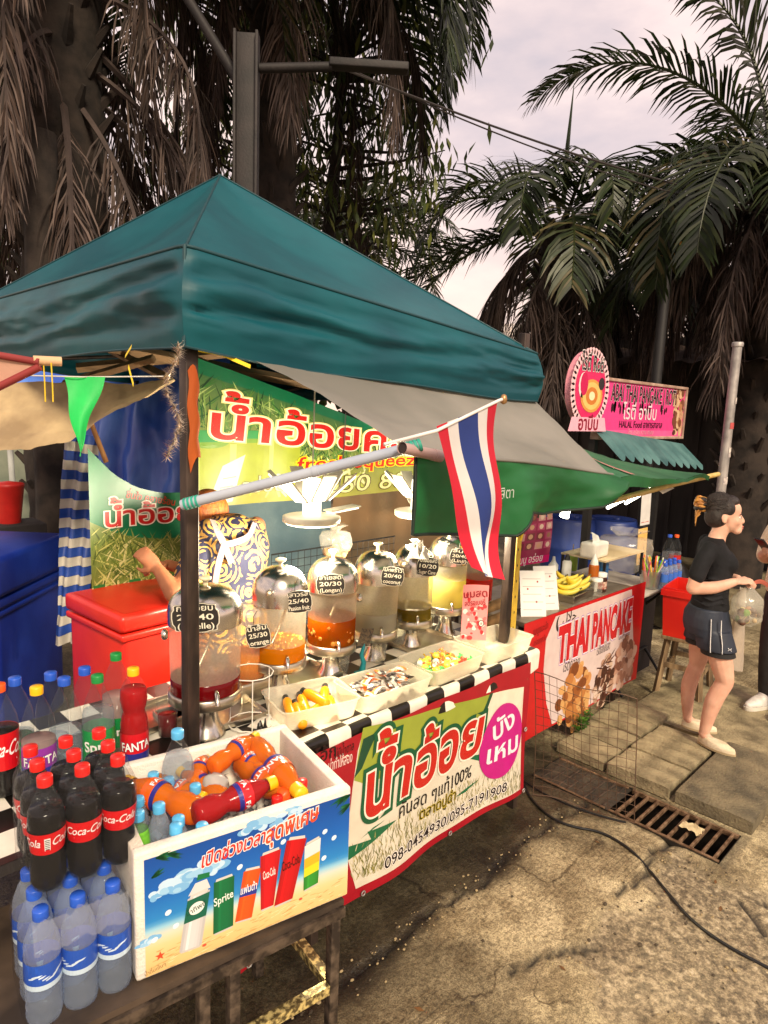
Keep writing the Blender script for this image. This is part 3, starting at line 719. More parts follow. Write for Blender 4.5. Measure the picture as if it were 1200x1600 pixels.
# ------------------------------------------------------------------ steel post, wires, pole, street lamp
stl = mat('weathered_dark_steel', (20,16,17), .65, metal=.1, col2=(38,31,31), vs=6, bump=.2)
q = at(384, 300, 4.85)
t = thing('steel_post', 'dark steel column with a horizontal arm rising behind the canopy peak', 'steel post', (q.x, q.y, 0), rad(-42))
mb = MB(); mb.box((0,0,2.28), (.135,.03,4.56), stl, bev=.004)
for sx_ in (-1, 1): mb.box((sx_*.076, 0, 2.28), (.020,.12,4.56), stl, bev=.004)
mb.build('column', t)
mb = MB(); mb.tube([(.09,0,4.34),(.6,0,4.38)], .034, stl, 8); mb.box((.86,0,4.40), (.56,.10,.055), stl, bev=.01); mb.build('arm', t)
mb = MB(); mb.tube([(-.05,.05,4.25),(-.75,.25,5.3)], .035, stl, 8); mb.build('brace', t)
wr = mat('wire_insulation', (40,34,34), .6)
def cable(a, b, sag, r, label, n=20):
    mb = MB(); mb.tube([a.lerp(b, i/n)-V((0,0,sag*4*(i/n)*(1-i/n))) for i in range(n+1)], r, wr, 5)
    tag(mb.build('overhead_wire'), label, 'wire')
cable(at(530,105,5.6), at(1300,345,7.4), .12, .010, 'upper overhead wire crossing the sky from the steel arm down to the right')
cable(at(535,102,5.62), at(1300,352,7.4), .19, .007, 'lower twin of the overhead wire crossing the sky')
cable(at(330,240,7), at(850,305,11), .10, .009, 'thin overhead wire passing behind the teal canopy peak')
gal = mat('galvanised_pipe', (140,136,134), .5, metal=.5, col2=(176,170,166), vs=10, bump=.1)
a, b = at(1145,540,5.6), at(1117,850,5.6); 
t = thing('grey_pole', 'tall galvanised pipe pole standing behind the woman in black', 'pole', (b.x, b.y, 0))
mb = MB(); mb.lathe([(.041,0),(.038,1.2),(.036,a.z-.03)], gal, n=14); mb.build('shaft', t)
mb = MB(); mb.lathe([(.043,a.z-.035),(.045,a.z-.01),(.040,a.z),(0.001,a.z+.004)], gal, n=14); mb.build('cap', t)
stick = mat('paper_sticker', (206,196,188), .7, col2=(150,140,140), vs=40)
redst = mat('red_sticker', (170,70,70), .7)
for z, h, m, aa in ((1.95,.05,redst,3.8),(1.72,.08,stick,4.1),(1.50,.06,stick,3.7),(2.15,.05,stick,4.3)):
    mb = MB(); mb.grid(lambda u, v: V((.0405*math.cos(aa+u*1.1), .0405*math.sin(aa+u*1.1), z+v*h)), 6, 1, m); mb.build('sticker', t)
q = at(1044, 400, 7.0); dkm = mat('black_painted_steel', (26,25,26), .5)
t = thing('street_lamp', 'black solar street lamp on a dark post below the palm fronds', 'street lamp', (q.x, q.y, 0), rad(135))
mb = MB(); mb.lathe([(.06,0),(.055,3.9)], dkm, n=10); mb.build('post', t)
mb = MB(); mb.tube([(0,0,3.78),(-.06,-.18,3.86)], .022, dkm, 8); mb.box((-.15,-.30,3.87), (.24,.42,.05), dkm, R=Matrix.Rotation(.3,3,'X'), bev=.012); mb.build('lamp_head', t)
ledp = mat('amber_led_panel', (205,150,80), .3, col2=(230,190,120))
mb = MB()
for k in range(3): mb.box((-.15,-.42+k*.115,3.80+.036*k), (.17,.085,.012), ledp, R=Matrix.Rotation(.3,3,'X'), bev=.004)
mb.build('led_panel', t)

# ------------------------------------------------------------------ dark house, fence and shed at the far side
dw = mat('dark_timber', (30,26,26), .8, col2=(52,45,44), vs=3, stretch=(1,1,.2), bump=.3)
t = thing('timber_house', 'dark timber house with barred window behind the woman', 'house', (9.6, .6, 0))
mb = MB(); mb.box((.6, 1.6, 1.6), (.1, 7.6, 3.2), dw)
for k in range(24): mb.box((.53, -2.0+k*.32, 1.6), (.03, .05, 3.2), dw)
mb.build('wall', t)
mb = MB()
for y in (-1.6,-.4,.8,2.0): mb.box((0, y, 1.35), (.13,.13,2.7), dw, bev=.01)
mb.box((0, .2, 2.6), (.12, 3.9, .14), dw); mb.box((0,.2,.78), (.10,3.7,.09), dw); mb.build('veranda_frame', t)
mb = MB()
for k in range(14): mb.tube([(.3, -1.2+k*.2, .05), (.3, -1.2+k*.2, 1.95)], .012, dkm, 5)
for z in (.3,1.1,1.9): mb.tube([(.3,-1.3,z),(.3,1.5,z)], .014, dkm, 5)
mb.build('window_bars', t)
cur = mat('window_glass_grey', (112,108,104), .3, col2=(150,144,136), vs=4)
mb = MB(); mb.box((.45, 1.0, .62), (.03, 1.5, .42), cur); mb.box((.45,-.5,1.3), (.03,.9,.6), mat('dim_glass', (40,42,46), .2)); mb.build('window_pane', t)
rfm = mat('rusty_roof_sheet', (64,50,44), .8, col2=(98,80,70), vs=4)
mb = MB(); mb.grid(lambda u, v: V((-1.0+2.4*u, -2.4+7.8*v, 2.72+.55*u+.02*math.sin(v*160))), 2, 160, rfm); mb.build('roof', t)
q = at(820, 520, 15.5)
t = thing('open_shed', 'pale roofed open shed glimpsed between the palm trunks', 'shed', (q.x, q.y, 0), rad(-45))
pal = mat('pale_roof_sheet', (176,166,160), .6, col2=(206,190,176), vs=3)
mb = MB(); mb.grid(lambda u, v: V((-3.2+7.4*u, -.6+2.5*v, 3.55+.75*v+.02*math.sin(u*220))), 110, 2, pal); mb.build('roof', t)
mb = MB(); mb.box((.5,1.9,1.7), (7.4,.1,3.4), dw); mb.build('back_wall', t)
amb = mat('amber_awning', (186,128,44), .6, transl=.3)
mb = MB(); mb.box((2.6,-.62,3.35), (1.8,.04,.42), amb); mb.build('amber_awning', t)
blu = mat('blue_drum_plastic', (24,44,104), .42, col2=(36,62,134), vs=3, bump=.1)
def barrel(px, d, label):
    q = at(px, 850, d); t = thing('plastic_drum', label, 'drum', (q.x, q.y, 0), 0, 'blue drums behind the pancake stall')
    mb = MB(); mb.lathe([(.26,0),(.285,.04),(.288,.28),(.296,.30),(.288,.32),(.29,.60),(.299,.62),(.29,.64),(.285,.86),(.27,.90),(.262,.93),(.25,.93),(.24,.91)], blu, n=28, caps=False); mb.build('body', t)
    mb = MB(); mb.lathe([(.001,.90),(.235,.905),(.243,.915)], blu, n=28, caps=False); mb.lathe([(.03,.905),(.03,.93),(.001,.93)], blu, (.14,0,0), 12); mb.build('lid', t)
barrel(888, 7.3, 'blue plastic drum nearer the pink menu sheet'); barrel(952, 7.3, 'blue plastic drum nearer the hanging food photos')

# ------------------------------------------------------------------ pink shop sign with oval board and scalloped awning
SY = 2.75
ink = printed('printed_sign_board', .45)
P = [ony(x, y, SY) for x, y in ((943,586),(1072,622),(1060,690),(934,672))]
sx0, sx1 = P[0].x, (P[1].x+P[2].x)/2; sz1 = (P[0].z+P[1].z)/2+.02; sz0 = (P[2].z+P[3].z)/2
t = thing('shop_sign', 'pink pancake shop sign board with an oval board at its end', 'sign', (sx0, SY, sz0))
W_, H_ = sx1-sx0, sz1-sz0
tf = mat('sign_frame_wood', (150,120,104), .7, col2=(184,156,140))
mb = MB(); mb.box((W_/2, .03, H_/2), (W_, .05, H_), tf); 
for z in (-.012, H_+.012): mb.box((W_/2, .02, z), (W_+.06, .08, .026), tf, bev=.004)
for x in (-.015, W_+.015): mb.box((x, .02, H_/2), (.028, .08, H_), tf, bev=.004)
mb.build('frame', t)
A_ = Art(); A_.rect(0, 0, W_, H_, (226,66,138)); A_.rect(0, 0, W_, H_*.12, (236,96,156), .5)
A_.text('ABAI THAI PANGAKE | ROTI', W_*.09, H_*.66, .20, (40,14,24), 3, .012, width=W_*.78, out=[(.022,(225,205,210))], sy=1.0)
for k in range(22):
    x = W_*(.09+.74*random.random()); A_.ell(x, H_*.585-random.random()*.04, .016, random.uniform(.025,.06), (52,16,26), 2, 10)
A_.text('โรตี อาบีบ', W_*.43, H_*.33, .18, (236,214,222), 3, .01, align='c')
A_.text('HALAL Food อาหารฮาลาล', W_*.46, H_*.17, .085, (60,14,34), 3, .008, align='c')
A_.text('โทร อร่อย หวาน กรอบ', W_*.46, H_*.04, .06, (236,170,196), 3, .004, align='c')
for k in range(70):
    x = W_*random.uniform(.84,.995); z = H_*random.uniform(.03,.97)
    if x < W_*(.84+.05*(1-z/H_)): continue
    A_.ell(min(x, W_-.05), z, random.uniform(.03,.06), random.uniform(.025,.05), random.choice(((120,70,52),(176,122,84),(212,176,140),(92,52,44),(196,150,118))), 1+random.random()*2, 9, random.random()*3)
mb = MB(); A_.emit(mb, lambda x, y, h: V((x, -.002-h*3, y)), ink); mb.build('printed_face', t)
# oval board
pc = ony(920, 607, SY-.06); rz_ = (ony(920,545,SY-.06).z-ony(920,662,SY-.06).z)/2; rx_ = (ony(948,605,SY-.06).x-ony(893,612,SY-.06).x)/2
ox, oz = pc.x-sx0, pc.z-sz0
A_ = Art(); A_.ell(ox, oz, rx_, rz_, (232,170,182), 0, 48)
for k in range(40):
    a = 6.283*k/40; A_.ell(ox+rx_*.985*math.cos(a), oz+rz_*.985*math.sin(a), .035, .035, (240,196,204), .5, 8)
A_.ell(ox, oz, rx_*.86, rz_*.88, (214,40,100), 2, 48)
A_.text('โรตี Roti', ox, oz+rz_*.48, .17, (30,14,20), 5, .02, align='c', out=[(.03,(245,236,236))], width=rx_*1.25)
A_.ell(ox-rx_*.45, oz+.02, .07, .1, (240,220,220), 4, 12); A_.ell(ox-rx_*.40, oz+.03, .06, .09, (198,24,84), 5, 12)
for rr_, cc_ in ((.30,(214,150,74)),(.25,(236,190,110)),(.16,(200,120,52)),(.08,(244,222,180))): A_.ell(ox+.02, oz-rz_*.2, rr_*rx_*2.1, rr_*rz_*1.5, cc_, 4+(.3-rr_)*10, 24)
A_.rect(ox+rx_*.45, oz+rz_*.05, ox+rx_*.75, oz+rz_*.25, (240,236,230), 4); A_.ell(ox+rx_*.6, oz+rz_*.15, .05, .05, (50,40,44), 5, 12)
A_.poly([(ox-rx_*1.1, oz-rz_*1.16), (ox+rx_*1.1, oz-rz_*1.16), (ox+rx_*.95, oz-rz_*.78), (ox-rx_*.95, oz-rz_*.78)], (238,176,196), 4)
A_.text('อาบีบ', ox, oz-rz_*1.12, .15, (140,20,50), 6, .02, align='c')
mb = MB(); A_.emit(mb, lambda x, y, h: V((x, -.075-h*3, y)), ink)
mb.lathe([(1,0),(1,.05)], tf, n=40) if False else None
ring_ = [(ox+rx_*math.cos(6.283*k/40), oz+rz_*math.sin(6.283*k/40)) for k in range(40)]
mb.add([(x, -.072, z) for x, z in ring_]+[(x, -.01, z) for x, z in ring_], [(i, i+40, (i+1) % 40+40, (i+1) % 40) for i in range(40)], mat('pink_board_edge', (216,140,156), .6))
mb.build('oval_board', t)
mb = MB()
for x in (.15, W_-.2): mb = MB(); mb.box((x, .12, -sz0/2+H_/2), (.06,.06,sz0+H_), dkm); mb.build('support_leg', t)
tl = mat('teal_awning_fabric', (66,108,110), .7, transl=.2, col2=(92,134,134), vs=5)
a0, a1 = ony(930,684,SY-.05), ony(1070,706,SY-.05)
mb = MB(); mb.grid(lambda u, v: V((a0.x+(a1.x-a0.x)*u, SY-.02-.22*v-.03*abs(math.sin(u*11*math.pi))*v, a0.z+(a1.z-a0.z)*u+.08-(.20+.05*abs(math.sin(u*11*math.pi)))*v)), 88, 5, tl)
tag(mb.build('scalloped_awning'), 'faded teal scalloped awning hanging below the pink shop sign', 'awning')
# ------------------------------------------------------------------ teal canopy tent
teal = mat('teal_canopy_fabric', (9,68,80), .48, col2=(13,84,94), vs=2.2, bump=.25, bs=6, spec=.3)
pblk = mat('scuffed_black_tube', (40,33,30), .45, metal=.4, col2=(74,60,52), vs=18, stretch=(1,1,.3))
CX0, CX1, CY0, CY1 = .985, 2.80, 1.80, 4.15
def tiltz(x): return -.125*(x-CX0)/(CX1-CX0)
HEM, EAVE, PEAK = 2.155, 2.43, 3.10
apex = V((1.80, 2.96, 3.06))
t = thing('canopy_tent', 'teal pyramid canopy tent over the juice stall', 'canopy', (CX0, CY0, 0))
o_ = V((CX0, CY0, 0))
mb = MB()
cor = [V((CX0,CY0,EAVE)), V((CX1,CY0,EAVE+tiltz(CX1)-.02)), V((CX1,CY1,EAVE+tiltz(CX1))), V((CX0,CY1,EAVE))]
for k in range(4):
    a, b = cor[k], cor[(k+1) % 4]
    def panel(u, v, a=a, b=b):
        p = (a*(1-u)+b*u)*(1-v)+apex*v
        sag = -.075*math.sin(math.pi*v)*math.sin(math.pi*u)
        wr_ = .006*fbm(p.x*2+k, p.y*2, p.z*6)*(1-v)*math.sin(math.pi*min(1,u*1.0))
        return p+V((0,0,sag+wr_))-o_
    mb.grid(panel, 36, 24, teal)
seam = mat('canopy_seam', (12,60,68), .5)
for a in cor: mb.tube([(a*(1-i/12)+apex*(i/12)+V((0,0,.002)))-o_ for i in range(13)], .0045, seam, 6)
mb.build('roof', t)
mb = MB()
def valance(a, b, nrm, ph, hl, hr_):
    def fn(u, v):
        p = a*(1-u)+b*u; h = hl*(1-u)+hr_*u
        drop = h*v*(1+.03*math.sin(u*9+ph))
        e = 1-abs(2*u-1)
        fold = (.019*math.sin(v*15+u*7+3*fbm(u*3, v*2, ph)) + .022*fbm(u*4+ph, v*7, 3))*math.sin(math.pi*min(1, v*1.1))*(.55+.6*(1-e)**2)*sstep(0,.07,e)
        bulge = .020*math.sin(math.pi*v)+.008*sstep(0,.04,e)
        out_ = bulge+.012*v; tn_ = (b-a).normalized()*(2*u-1)*out_
        return p+tn_+nrm*(fold+out_)+V((0,0,-drop-.02*math.sin(math.pi*u)*v))-o_
    mb.grid(fn, 96, 26, teal)
    mb.tube([fn(i/40, 1) for i in range(41)], .004, seam, 5); mb.tube([fn(i/60, 0)+V((0,0,.002)) for i in range(61)], .0055, seam, 6)
valance(cor[0], cor[1], V((0,-1,0)), 0, .275, .215)
valance(cor[3], cor[0], V((-1,0,0)), 4, .24, .275)
valance(cor[1], cor[2], V((1,0,0)), 7, .215, .24)
valance(cor[2], cor[3], V((0,1,0)), 2, .24, .24)
mb.tube([cor[0]-o_+V((-.004,-.004,.004)), cor[0]-o_+V((-.012,-.012,-.14)), cor[0]-o_+V((-.014,-.014,-.275))], .0055, seam, 6)
mb.build('valance', t)
for (x, y) in ((CX0+.032, CY0+.045), (CX1-.03, CY0+.06), (CX1-.03, CY1-.03), (CX0+.03, CY1-.03)):
    mb = MB(); mb.box((x-CX0, y-CY0, 1.19), (.042,.042,2.38), pblk, bev=.004); mb.build('leg', t)
mb = MB()
for a, b in ((0,1),(1,2),(2,3),(3,0)):
    p, q = cor[a]-o_, cor[b]-o_; cc_ = V((apex.x, apex.y, 0))-o_; mid = (p+q)/2
    iw = lambda r, z: r+(V((cc_.x, cc_.y, r.z))-r).normalized()*.07+V((0,0,z))
    for s_, e_ in ((iw(p,-.10), iw(mid,-.26)), (iw(mid,-.10), iw(q,-.26))): mb.tube([s_, e_], .012, pblk, 6)
for k in range(4): mb.tube([cor[k]-o_+V((0,0,-.05)), apex-o_+V((0,0,-.06))], .013, pblk, 6)
mb.build('folding_truss', t)
rag = mat('orange_rag', (176,84,24), .8, transl=.2, col2=(180,82,30), vs=6)
mb = MB()
mb.grid(lambda u, v: V((.032+.027*math.cos(-2.2+u*2.2)+.004*math.sin(v*14), .045+.029*math.sin(-2.2+u*2.2)-.006*v, 2.09-.30*v*(1-.3*u)+.02*math.sin(u*6))), 8, 12, rag)
mb.build('tied_rag', t)
tins = mat('tinsel_foil', (206,186,168), .3, metal=.5, col2=(240,226,210), vs=60)
mb = MB()
for k in range(900):
    z = random.uniform(1.84, 2.16); c = V((CX0-.05+.02*math.sin(z*30), CY0-.015, z)); a = random.uniform(0,6.28); l_ = random.uniform(.012,.032); e = V((math.cos(a), math.sin(a)*.6, random.uniform(-.7,.7)))*l_
    s_ = V((-math.sin(a),math.cos(a),.2))*.0016
    mb.add([c-s_, c+s_, c+e], [(0,1,2)], tins)
tag(mb.build('tinsel_garland'), 'frayed silver tinsel garland hanging beside the top of the front canopy pole', 'tinsel')
yel = mat('yellow_tape', (226,196,40), .5, transl=.2); tealt = mat('teal_twine', (40,150,130), .6)
mb = MB()
for px, py, dx, dy in ((300,548,45,8),(345,556,46,20),(195,560,10,-16),(200,575,8,30)):
    a, b = at(px, py, 2.02), at(px+dx, py+dy, 2.0); n_ = V((.004,.004,.012)); mb.add([a, b, b+n_, a+n_], [(0,1,2,3)], yel)
tag(mb.build('yellow_tape'), 'yellow tape strips tied under the front corner of the teal canopy', 'tape')

# ------------------------------------------------------------------ grey awning, green valance, prop pipe, flag
ag = mat('grey_awning_tarp', (132,128,122), .65, col2=(112,110,104), vs=2, bump=.15, bs=8, transl=.12)
grn = mat('green_awning_tarp', (13,74,36), .5, col2=(20,94,47), vs=3, bump=.15, bs=10, transl=.12)
grnd = mat('green_awning_edge', (12,34,24), .6)
AW = 1.30
TL, TR = V((1.15,1.90,2.20)), V((2.86,1.86,2.085))
BL, BR = ony(648,704,AW), ony(955,741,AW)
t = thing('front_awning', 'grey tarp awning with a green hanging edge propped out in front of the juice stall', 'awning', BL)
def awn(u, v):
    p = (TL*(1-u)+TR*u)*(1-v)+(BL*(1-u)+BR*u)*v
    return p+V((0,0,-.030*math.sin(math.pi*v)*math.sin(math.pi*min(1,u*1.05))+.007*math.sin(u*13+v*5+2*fbm(u*3,v*2,1))*v+.010*fbm(u*5,v*3,2)))-BL
mb = MB(); mb.grid(awn, 60, 24, ag); mb.build('tarp', t)
topl = [(650,706),(700,712),(760,718),(820,722),(880,730),(930,738),(957,742)]
botl = [(640,835),(700,837),(800,836),(824,800),(868,806),(925,790),(957,762)]
def plin(P, u):
    f = u*(len(P)-1); i = min(int(f), len(P)-2); k = f-i
    return P[i][0]+(P[i+1][0]-P[i][0])*k, P[i][1]+(P[i+1][1]-P[i][1])*k
def gval(u, v):
    a = ony(*plin(topl, u), AW-.004); b = ony(*plin(botl, u), AW-.004)
    p = a.lerp(b, v)
    p.y += -.055*v*math.sin(u*13+1+v*1.5)*(.35+u) - .05*math.sin(math.pi*v)*sstep(.55,.9,u) + .01*fbm(u*6, v*3, 5)
    return p-BL
mb = MB(); mb.grid(gval, 80, 14, grn); mb.tube([gval(0,1-i/6) for i in range(7)]+[gval(i/60, 1) for i in range(61)], .0055, grnd, 6)
mb.tube([gval(i/60, 0)+V((0,0,.002)) for i in range(61)], .006, ag, 6)
mb.build('hanging_edge', t)
# lettering seen on the flap
A_ = Art(); A_.text('ดุสิตา', 0, 0, .05, (190,196,190), 1, .0)
mb = MB(); fp0 = ony(768,780,AW-.05)
A_.emit(mb, lambda x, y, h: V((fp0.x+x, fp0.y-.012-h, fp0.z+y))-BL, printed()); mb.build('flap_lettering', t)
pvc = mat('grey_pvc', (150,160,178), .4, col2=(170,178,192), vs=5); pvcp = mat('pinkish_pvc', (168,140,138), .5, col2=(186,160,156), vs=7); hol = mat('pipe_hollow', (46,34,32), .8)
a, b = ony(284,789,1.775), V((1.405,1.265,BL.z+.018))
t = thing('prop_pipe', 'grey pvc pipe propping the awning out from the front canopy pole', 'pipe', a)
mb = MB(); mb.tube([V((0,0,0)), b-a], .0155, pvc, 14); mb.build('pipe', t)
mb = MB(); dd = (b-a).normalized(); L_ab = (b-a).length; mb.tube([dd*(L_ab*.56), dd*(L_ab*.585)], .0175, pvc, 14); mb.build('joint', t)
mb = MB()
for k in range(5): mb.tube([dd*(L_ab*(.93+.016*k))+V((0,0,.0)), dd*(L_ab*(.94+.016*k))+V((.002,0,.001))], .0185, tealt, 10)
for k in range(4): mb.tube([dd*(.01+.012*k), dd*(.016+.012*k)], .0185, tealt, 10)
mb.build('twine', t)
e0, e1 = ony(628,700,AW-.035), ony(688,713,AW-.005)
t = thing('pipe_coupling', 'short pinkish pipe end sticking out of the awning corner under the flag', 'pipe', e0)
mb = MB(); d_ = (e1-e0); mb.tube([V((0,0,0)), d_], .0165, pvcp, 16, caps=False); mb.tube([d_*.02, d_*.03], .0145, hol, 16); mb.build('tube', t)
mb = MB(); mb.tube([d_*.78, d_*.99], .0182, pvcp, 16); mb.build('collar', t)
# flag on its stick
FY = 1.16
fl = {k: ony(x, y, FY) for k, (x, y) in dict(s0=(622,694), s1=(787,623), TL=(682,666), TR=(777,629), BL=(739,886), BR=(789,906)).items()}
t = thing('national_flag', 'red white and blue striped flag hanging from a white stick', 'flag', fl['s0'])
mb = MB(); fs_ = fl['s0']
mb.tube([V((0,.05,-.004)), (fl['TL']-fs_)+V((0,0,-.012)), (fl['TR']-fs_)+V((0,0,.004)), fl['s1']-fs_], .0048, mat('white_stick', (214,208,206), .4), 8); mb.build('stick', t)
mb = MB(); mb.lathe([(.002,-.016),(.0095,-.012),(.0105,0),(.008,.010),(.001,.013)], mat('brass_finial', (176,136,92), .35, metal=.6), fl['s1']-fs_, 12); mb.build('finial', t)
fm = printed('printed_flag_cloth', .8, transl=.25, dirt=.08)
def flagp(u, v):
    a = fl['TL'].lerp(fl['TR'], u); b = fl['BL'].lerp(fl['BR'], u); p = a.lerp(b, v)
    p.y += .028*math.sin(u*6.5+v*3.2)*v + .012*math.sin(v*9)*(.3+u) ; p.x += .010*math.sin(v*5.5)*(1-u)
    p.z -= .008*math.sin(u*math.pi)*(v > 0)
    return p-fs_
mb = MB(); st_ = [(0,.165,(206,34,58)),(.165,.335,(226,222,222)),(.335,.665,(42,62,134)),(.665,.835,(226,222,222)),(.835,1,(206,34,58))]
for a, b, c in st_: mb.grid(lambda u, v, a=a, b=b: flagp(a+(b-a)*u, v), 5, 40, fm, ink=rgb(*c))
mb.build('cloth', t)

# ------------------------------------------------------------------ green string pennant, left canvases, tarps
pn = mat('green_pennant_plastic', (34,196,92), .5, transl=.35)
p0 = at(132,590,1.75)
mb = MB(); T1, T2, T3 = at(100,588,1.75), at(163,589,1.78), at(124,713,1.75)
mb.grid(lambda u, v: T1.lerp(T2, u).lerp(T3, v)+V((.004*math.sin(v*9), .006*math.sin(u*5+v*4), 0)), 6, 14, pn)
tag(mb.build('pennant'), 'bright green triangular pennant hanging on a string', 'pennant')
mb = MB(); mb.tube([at(-30,583,1.7), at(50,587,1.72), at(130,589,1.76), at(255,588,1.98)], .0018, mat('white_string', (200,196,190), .7), 5)
tag(mb.build('string'), 'thin white string carrying the green pennant', 'string')
umb = mat('dusty_pink_cloth', (204,160,138), .8, transl=.3, col2=(184,136,118), vs=5, bump=.2); mar = mat('maroon_trim', (132,44,44), .7)
U = [at(*q, 1.5) for q in ((-60,545),(62,566),(-60,632))]
mb = MB(); pc_ = lambda u, v: (U[0].lerp(U[2], v)).lerp(U[1]+V((0,0,-.010*v)), u)+V((.02*math.sin(v*3)*(1-u), 0, .012*math.sin(math.pi*v)*u))
tu = thing('parasol', 'edge of a dusty pink parasol with maroon trim at the left border', 'parasol', U[1])
mb.grid(lambda u, v: pc_(u, v)-U[1], 14, 12, umb); mb.build('cloth', tu)
mb = MB(); mb.tube([pc_(i/12, 0)-U[1] for i in range(13)], .009, mar, 6); mb.tube([pc_(i/12, 1)-U[1] for i in range(13)], .009, mar, 6); mb.build('trim', tu)
mb = MB(); mb.tube([at(52,563,1.5)-U[1], at(96,565,1.53)-U[1]], .011, mat('pale_wood_stick', (206,168,130), .7), 10); mb.build('rib_end', tu)
mb = MB()
for px in (68,80): mb.tube([at(px,567,1.51), at(px+2,600,1.51), at(px+3,628,1.51)], .0016, yel, 4)
tag(mb.build('dangling_string'), 'yellow strings dangling from the rib end of the pink parasol', 'string')
can = mat('stained_tan_canvas', (196,172,132), .9, col2=(150,128,98), vs=5, bump=.5, bs=16, transl=.15)
ctop = [(-40,600),(60,596),(150,598),(215,600),(262,590)]; cbot = [(-40,705),(40,702),(110,688),(190,640),(264,594)]
mb = MB(); mb.grid(lambda u, v: at(*plin(ctop, u), 3.0).lerp(at(*plin(cbot, u), 2.8), v)+V((.03*math.sin(math.pi*v), .02*fbm(u*6,v*3,2), .02*fbm(u*5,v*5,7))), 40, 14, can)
tag(mb.build('canvas_sheet'), 'stained tan canvas sheet sagging under the left side of the canopy', 'canvas')
bt = mat('blue_poly_tarp', (46,86,186), .35, col2=(84,128,216), vs=7, bump=.6, bs=9, stretch=(1,1,.35))
def hang(tl, tr, bl, br, d0, d1, m, nu, nv, amp, fr, name, label, cat, ink=None, rag_=0):
    a, b, c, d = at(*tl, d0), at(*tr, d1), at(*bl, d0), at(*br, d1); nrm = (b-a).cross(c-a).normalized()
    fn = lambda u, v: (a.lerp(b, u)).lerp(c.lerp(d, u), v)+nrm*(amp*math.sin(u*fr+v*2+1.5*fbm(u*3,v*2,9))+amp*.8*fbm(u*5,v*4,3))+V((0,0,-rag_*max(0,fbm(u*14,0,4))*(v > .99)))
    mb = MB(); mb.grid(fn, nu, nv, m); return tag(mb.build(name), label, cat)
hang((128,548),(360,552),(108,905),(330,905), 4.3, 4.0, bt, 60, 60, .03, 22, 'blue_tarp', 'wrinkled blue plastic tarp wall behind the juice stall', 'tarp')
hang((-60,540),(150,545),(-60,620),(150,640), 4.6, 4.4, bt, 30, 10, .02, 10, 'blue_tarp', 'blue tarp patch above the tan canvas at the left', 'tarp')
ws = printed('printed_woven_plastic', .5, transl=.2, dirt=.25)
mb = MB(); a, b, c, d = at(103,672,3.5), at(158,684,3.5), at(84,1010,3.45), at(132,1000,3.45)
for k in range(22):
    for q in range(1):
        c1 = (40,78,168) if k % 2 == 0 else (206,200,186)
        mb.grid(lambda u, v, k=k: (a.lerp(b, u)).lerp(c.lerp(d, u), (k+v)/22)+V((-.7,-.7,0))*(.022*math.sin(u*13+k*.25)+.01*fbm(u*4,(k+v)*.5,1)), 16, 2, ws, ink=rgb(*c1))
tag(mb.build('striped_sheet'), 'blue and white striped woven plastic sheet hanging beside the small banner', 'tarp')
gw = mat('grey_green_sheet', (96,104,92), .8, col2=(128,132,116), vs=3, bump=.2)
hang((-80,660),(140,660),(-80,900),(140,900), 6.6, 6.6, gw, 20, 10, .02, 30, 'sheet_fence', 'grey green sheet fence behind the blue ice chest', 'fence')
q = at(84, 800, 5.6); mb = MB(); mb.tube([(0,0,0),(.02,0,1.2),(-.01,0,2.6),(0,0,4)], [.17,.15,.14,.12], bark, 10); tr_ = mb.build('tree_trunk'); tr_.location = (q.x, q.y, 0)
tag(tr_, 'dark tree trunk standing behind the blue ice chest', 'tree trunk')
q = at(18, 690, 5.0); t = thing('metal_pole', 'thin white painted pole at the left edge behind the ice chest', 'pole', (q.x, q.y, 0), rad(10))
mb = MB(); mb.tube([(0.03,0,0),(-.03,0,2.25)], .022, mat('white_pole_paint', (176,180,178), .5), 8); mb.build('shaft', t)
rdp = mat('red_bucket_plastic', (186,36,30), .4)
q = at(15, 800, 4.8); t = thing('red_bucket', 'red plastic bucket lid behind the blue ice chest', 'bucket', (q.x, q.y, 0))
mb = MB(); mb.lathe([(.07,1.10),(.10,1.36),(.105,1.375),(.095,1.385),(.001,1.40)], rdp, n=20); mb.build('body', t)
mb = MB(); mb.box((0,0,.545), (.4,.3,1.11), dw, bev=.01); mb.build('stand', t)

# blue ice chest
blc = mat('navy_chest_plastic', (20,40,128), .38, col2=(28,54,150), vs=4, bump=.05)
q = at(97, 900, 3.95); t = thing('ice_chest', 'large navy blue ice chest at the left edge', 'ice chest', (q.x, q.y, 0), rad(135))
mb = MB(); mb.box((.55, .34, .60), (1.1,.66,.86), blc, bev=.03); mb.box((.55,.34,.985),(1.13,.69,.05), blc, bev=.012); mb.box((.55,.34,.93),(1.12,.68,.03), blc, bev=.01)
mb.build('body', t)
mb = MB(); mb.box((.55,.34,1.12), (1.16,.72,.20), blc, bev=.03); mb.build('lid', t)
mb = MB(); mb.lathe([(.001,-.02),(.018,-.018),(.018,0)], mat('grey_rivet', (176,176,172), .4, metal=.5), (0,0,0), 12)
for v in mb.v: v.xyz = (v.x+.22, v.z-.024, v.y+1.14)
mb.build('lock', t)
mb = MB(); mb.box((.55,.34,.09), (1.0,.56,.18), dw); mb.build('stand', t)

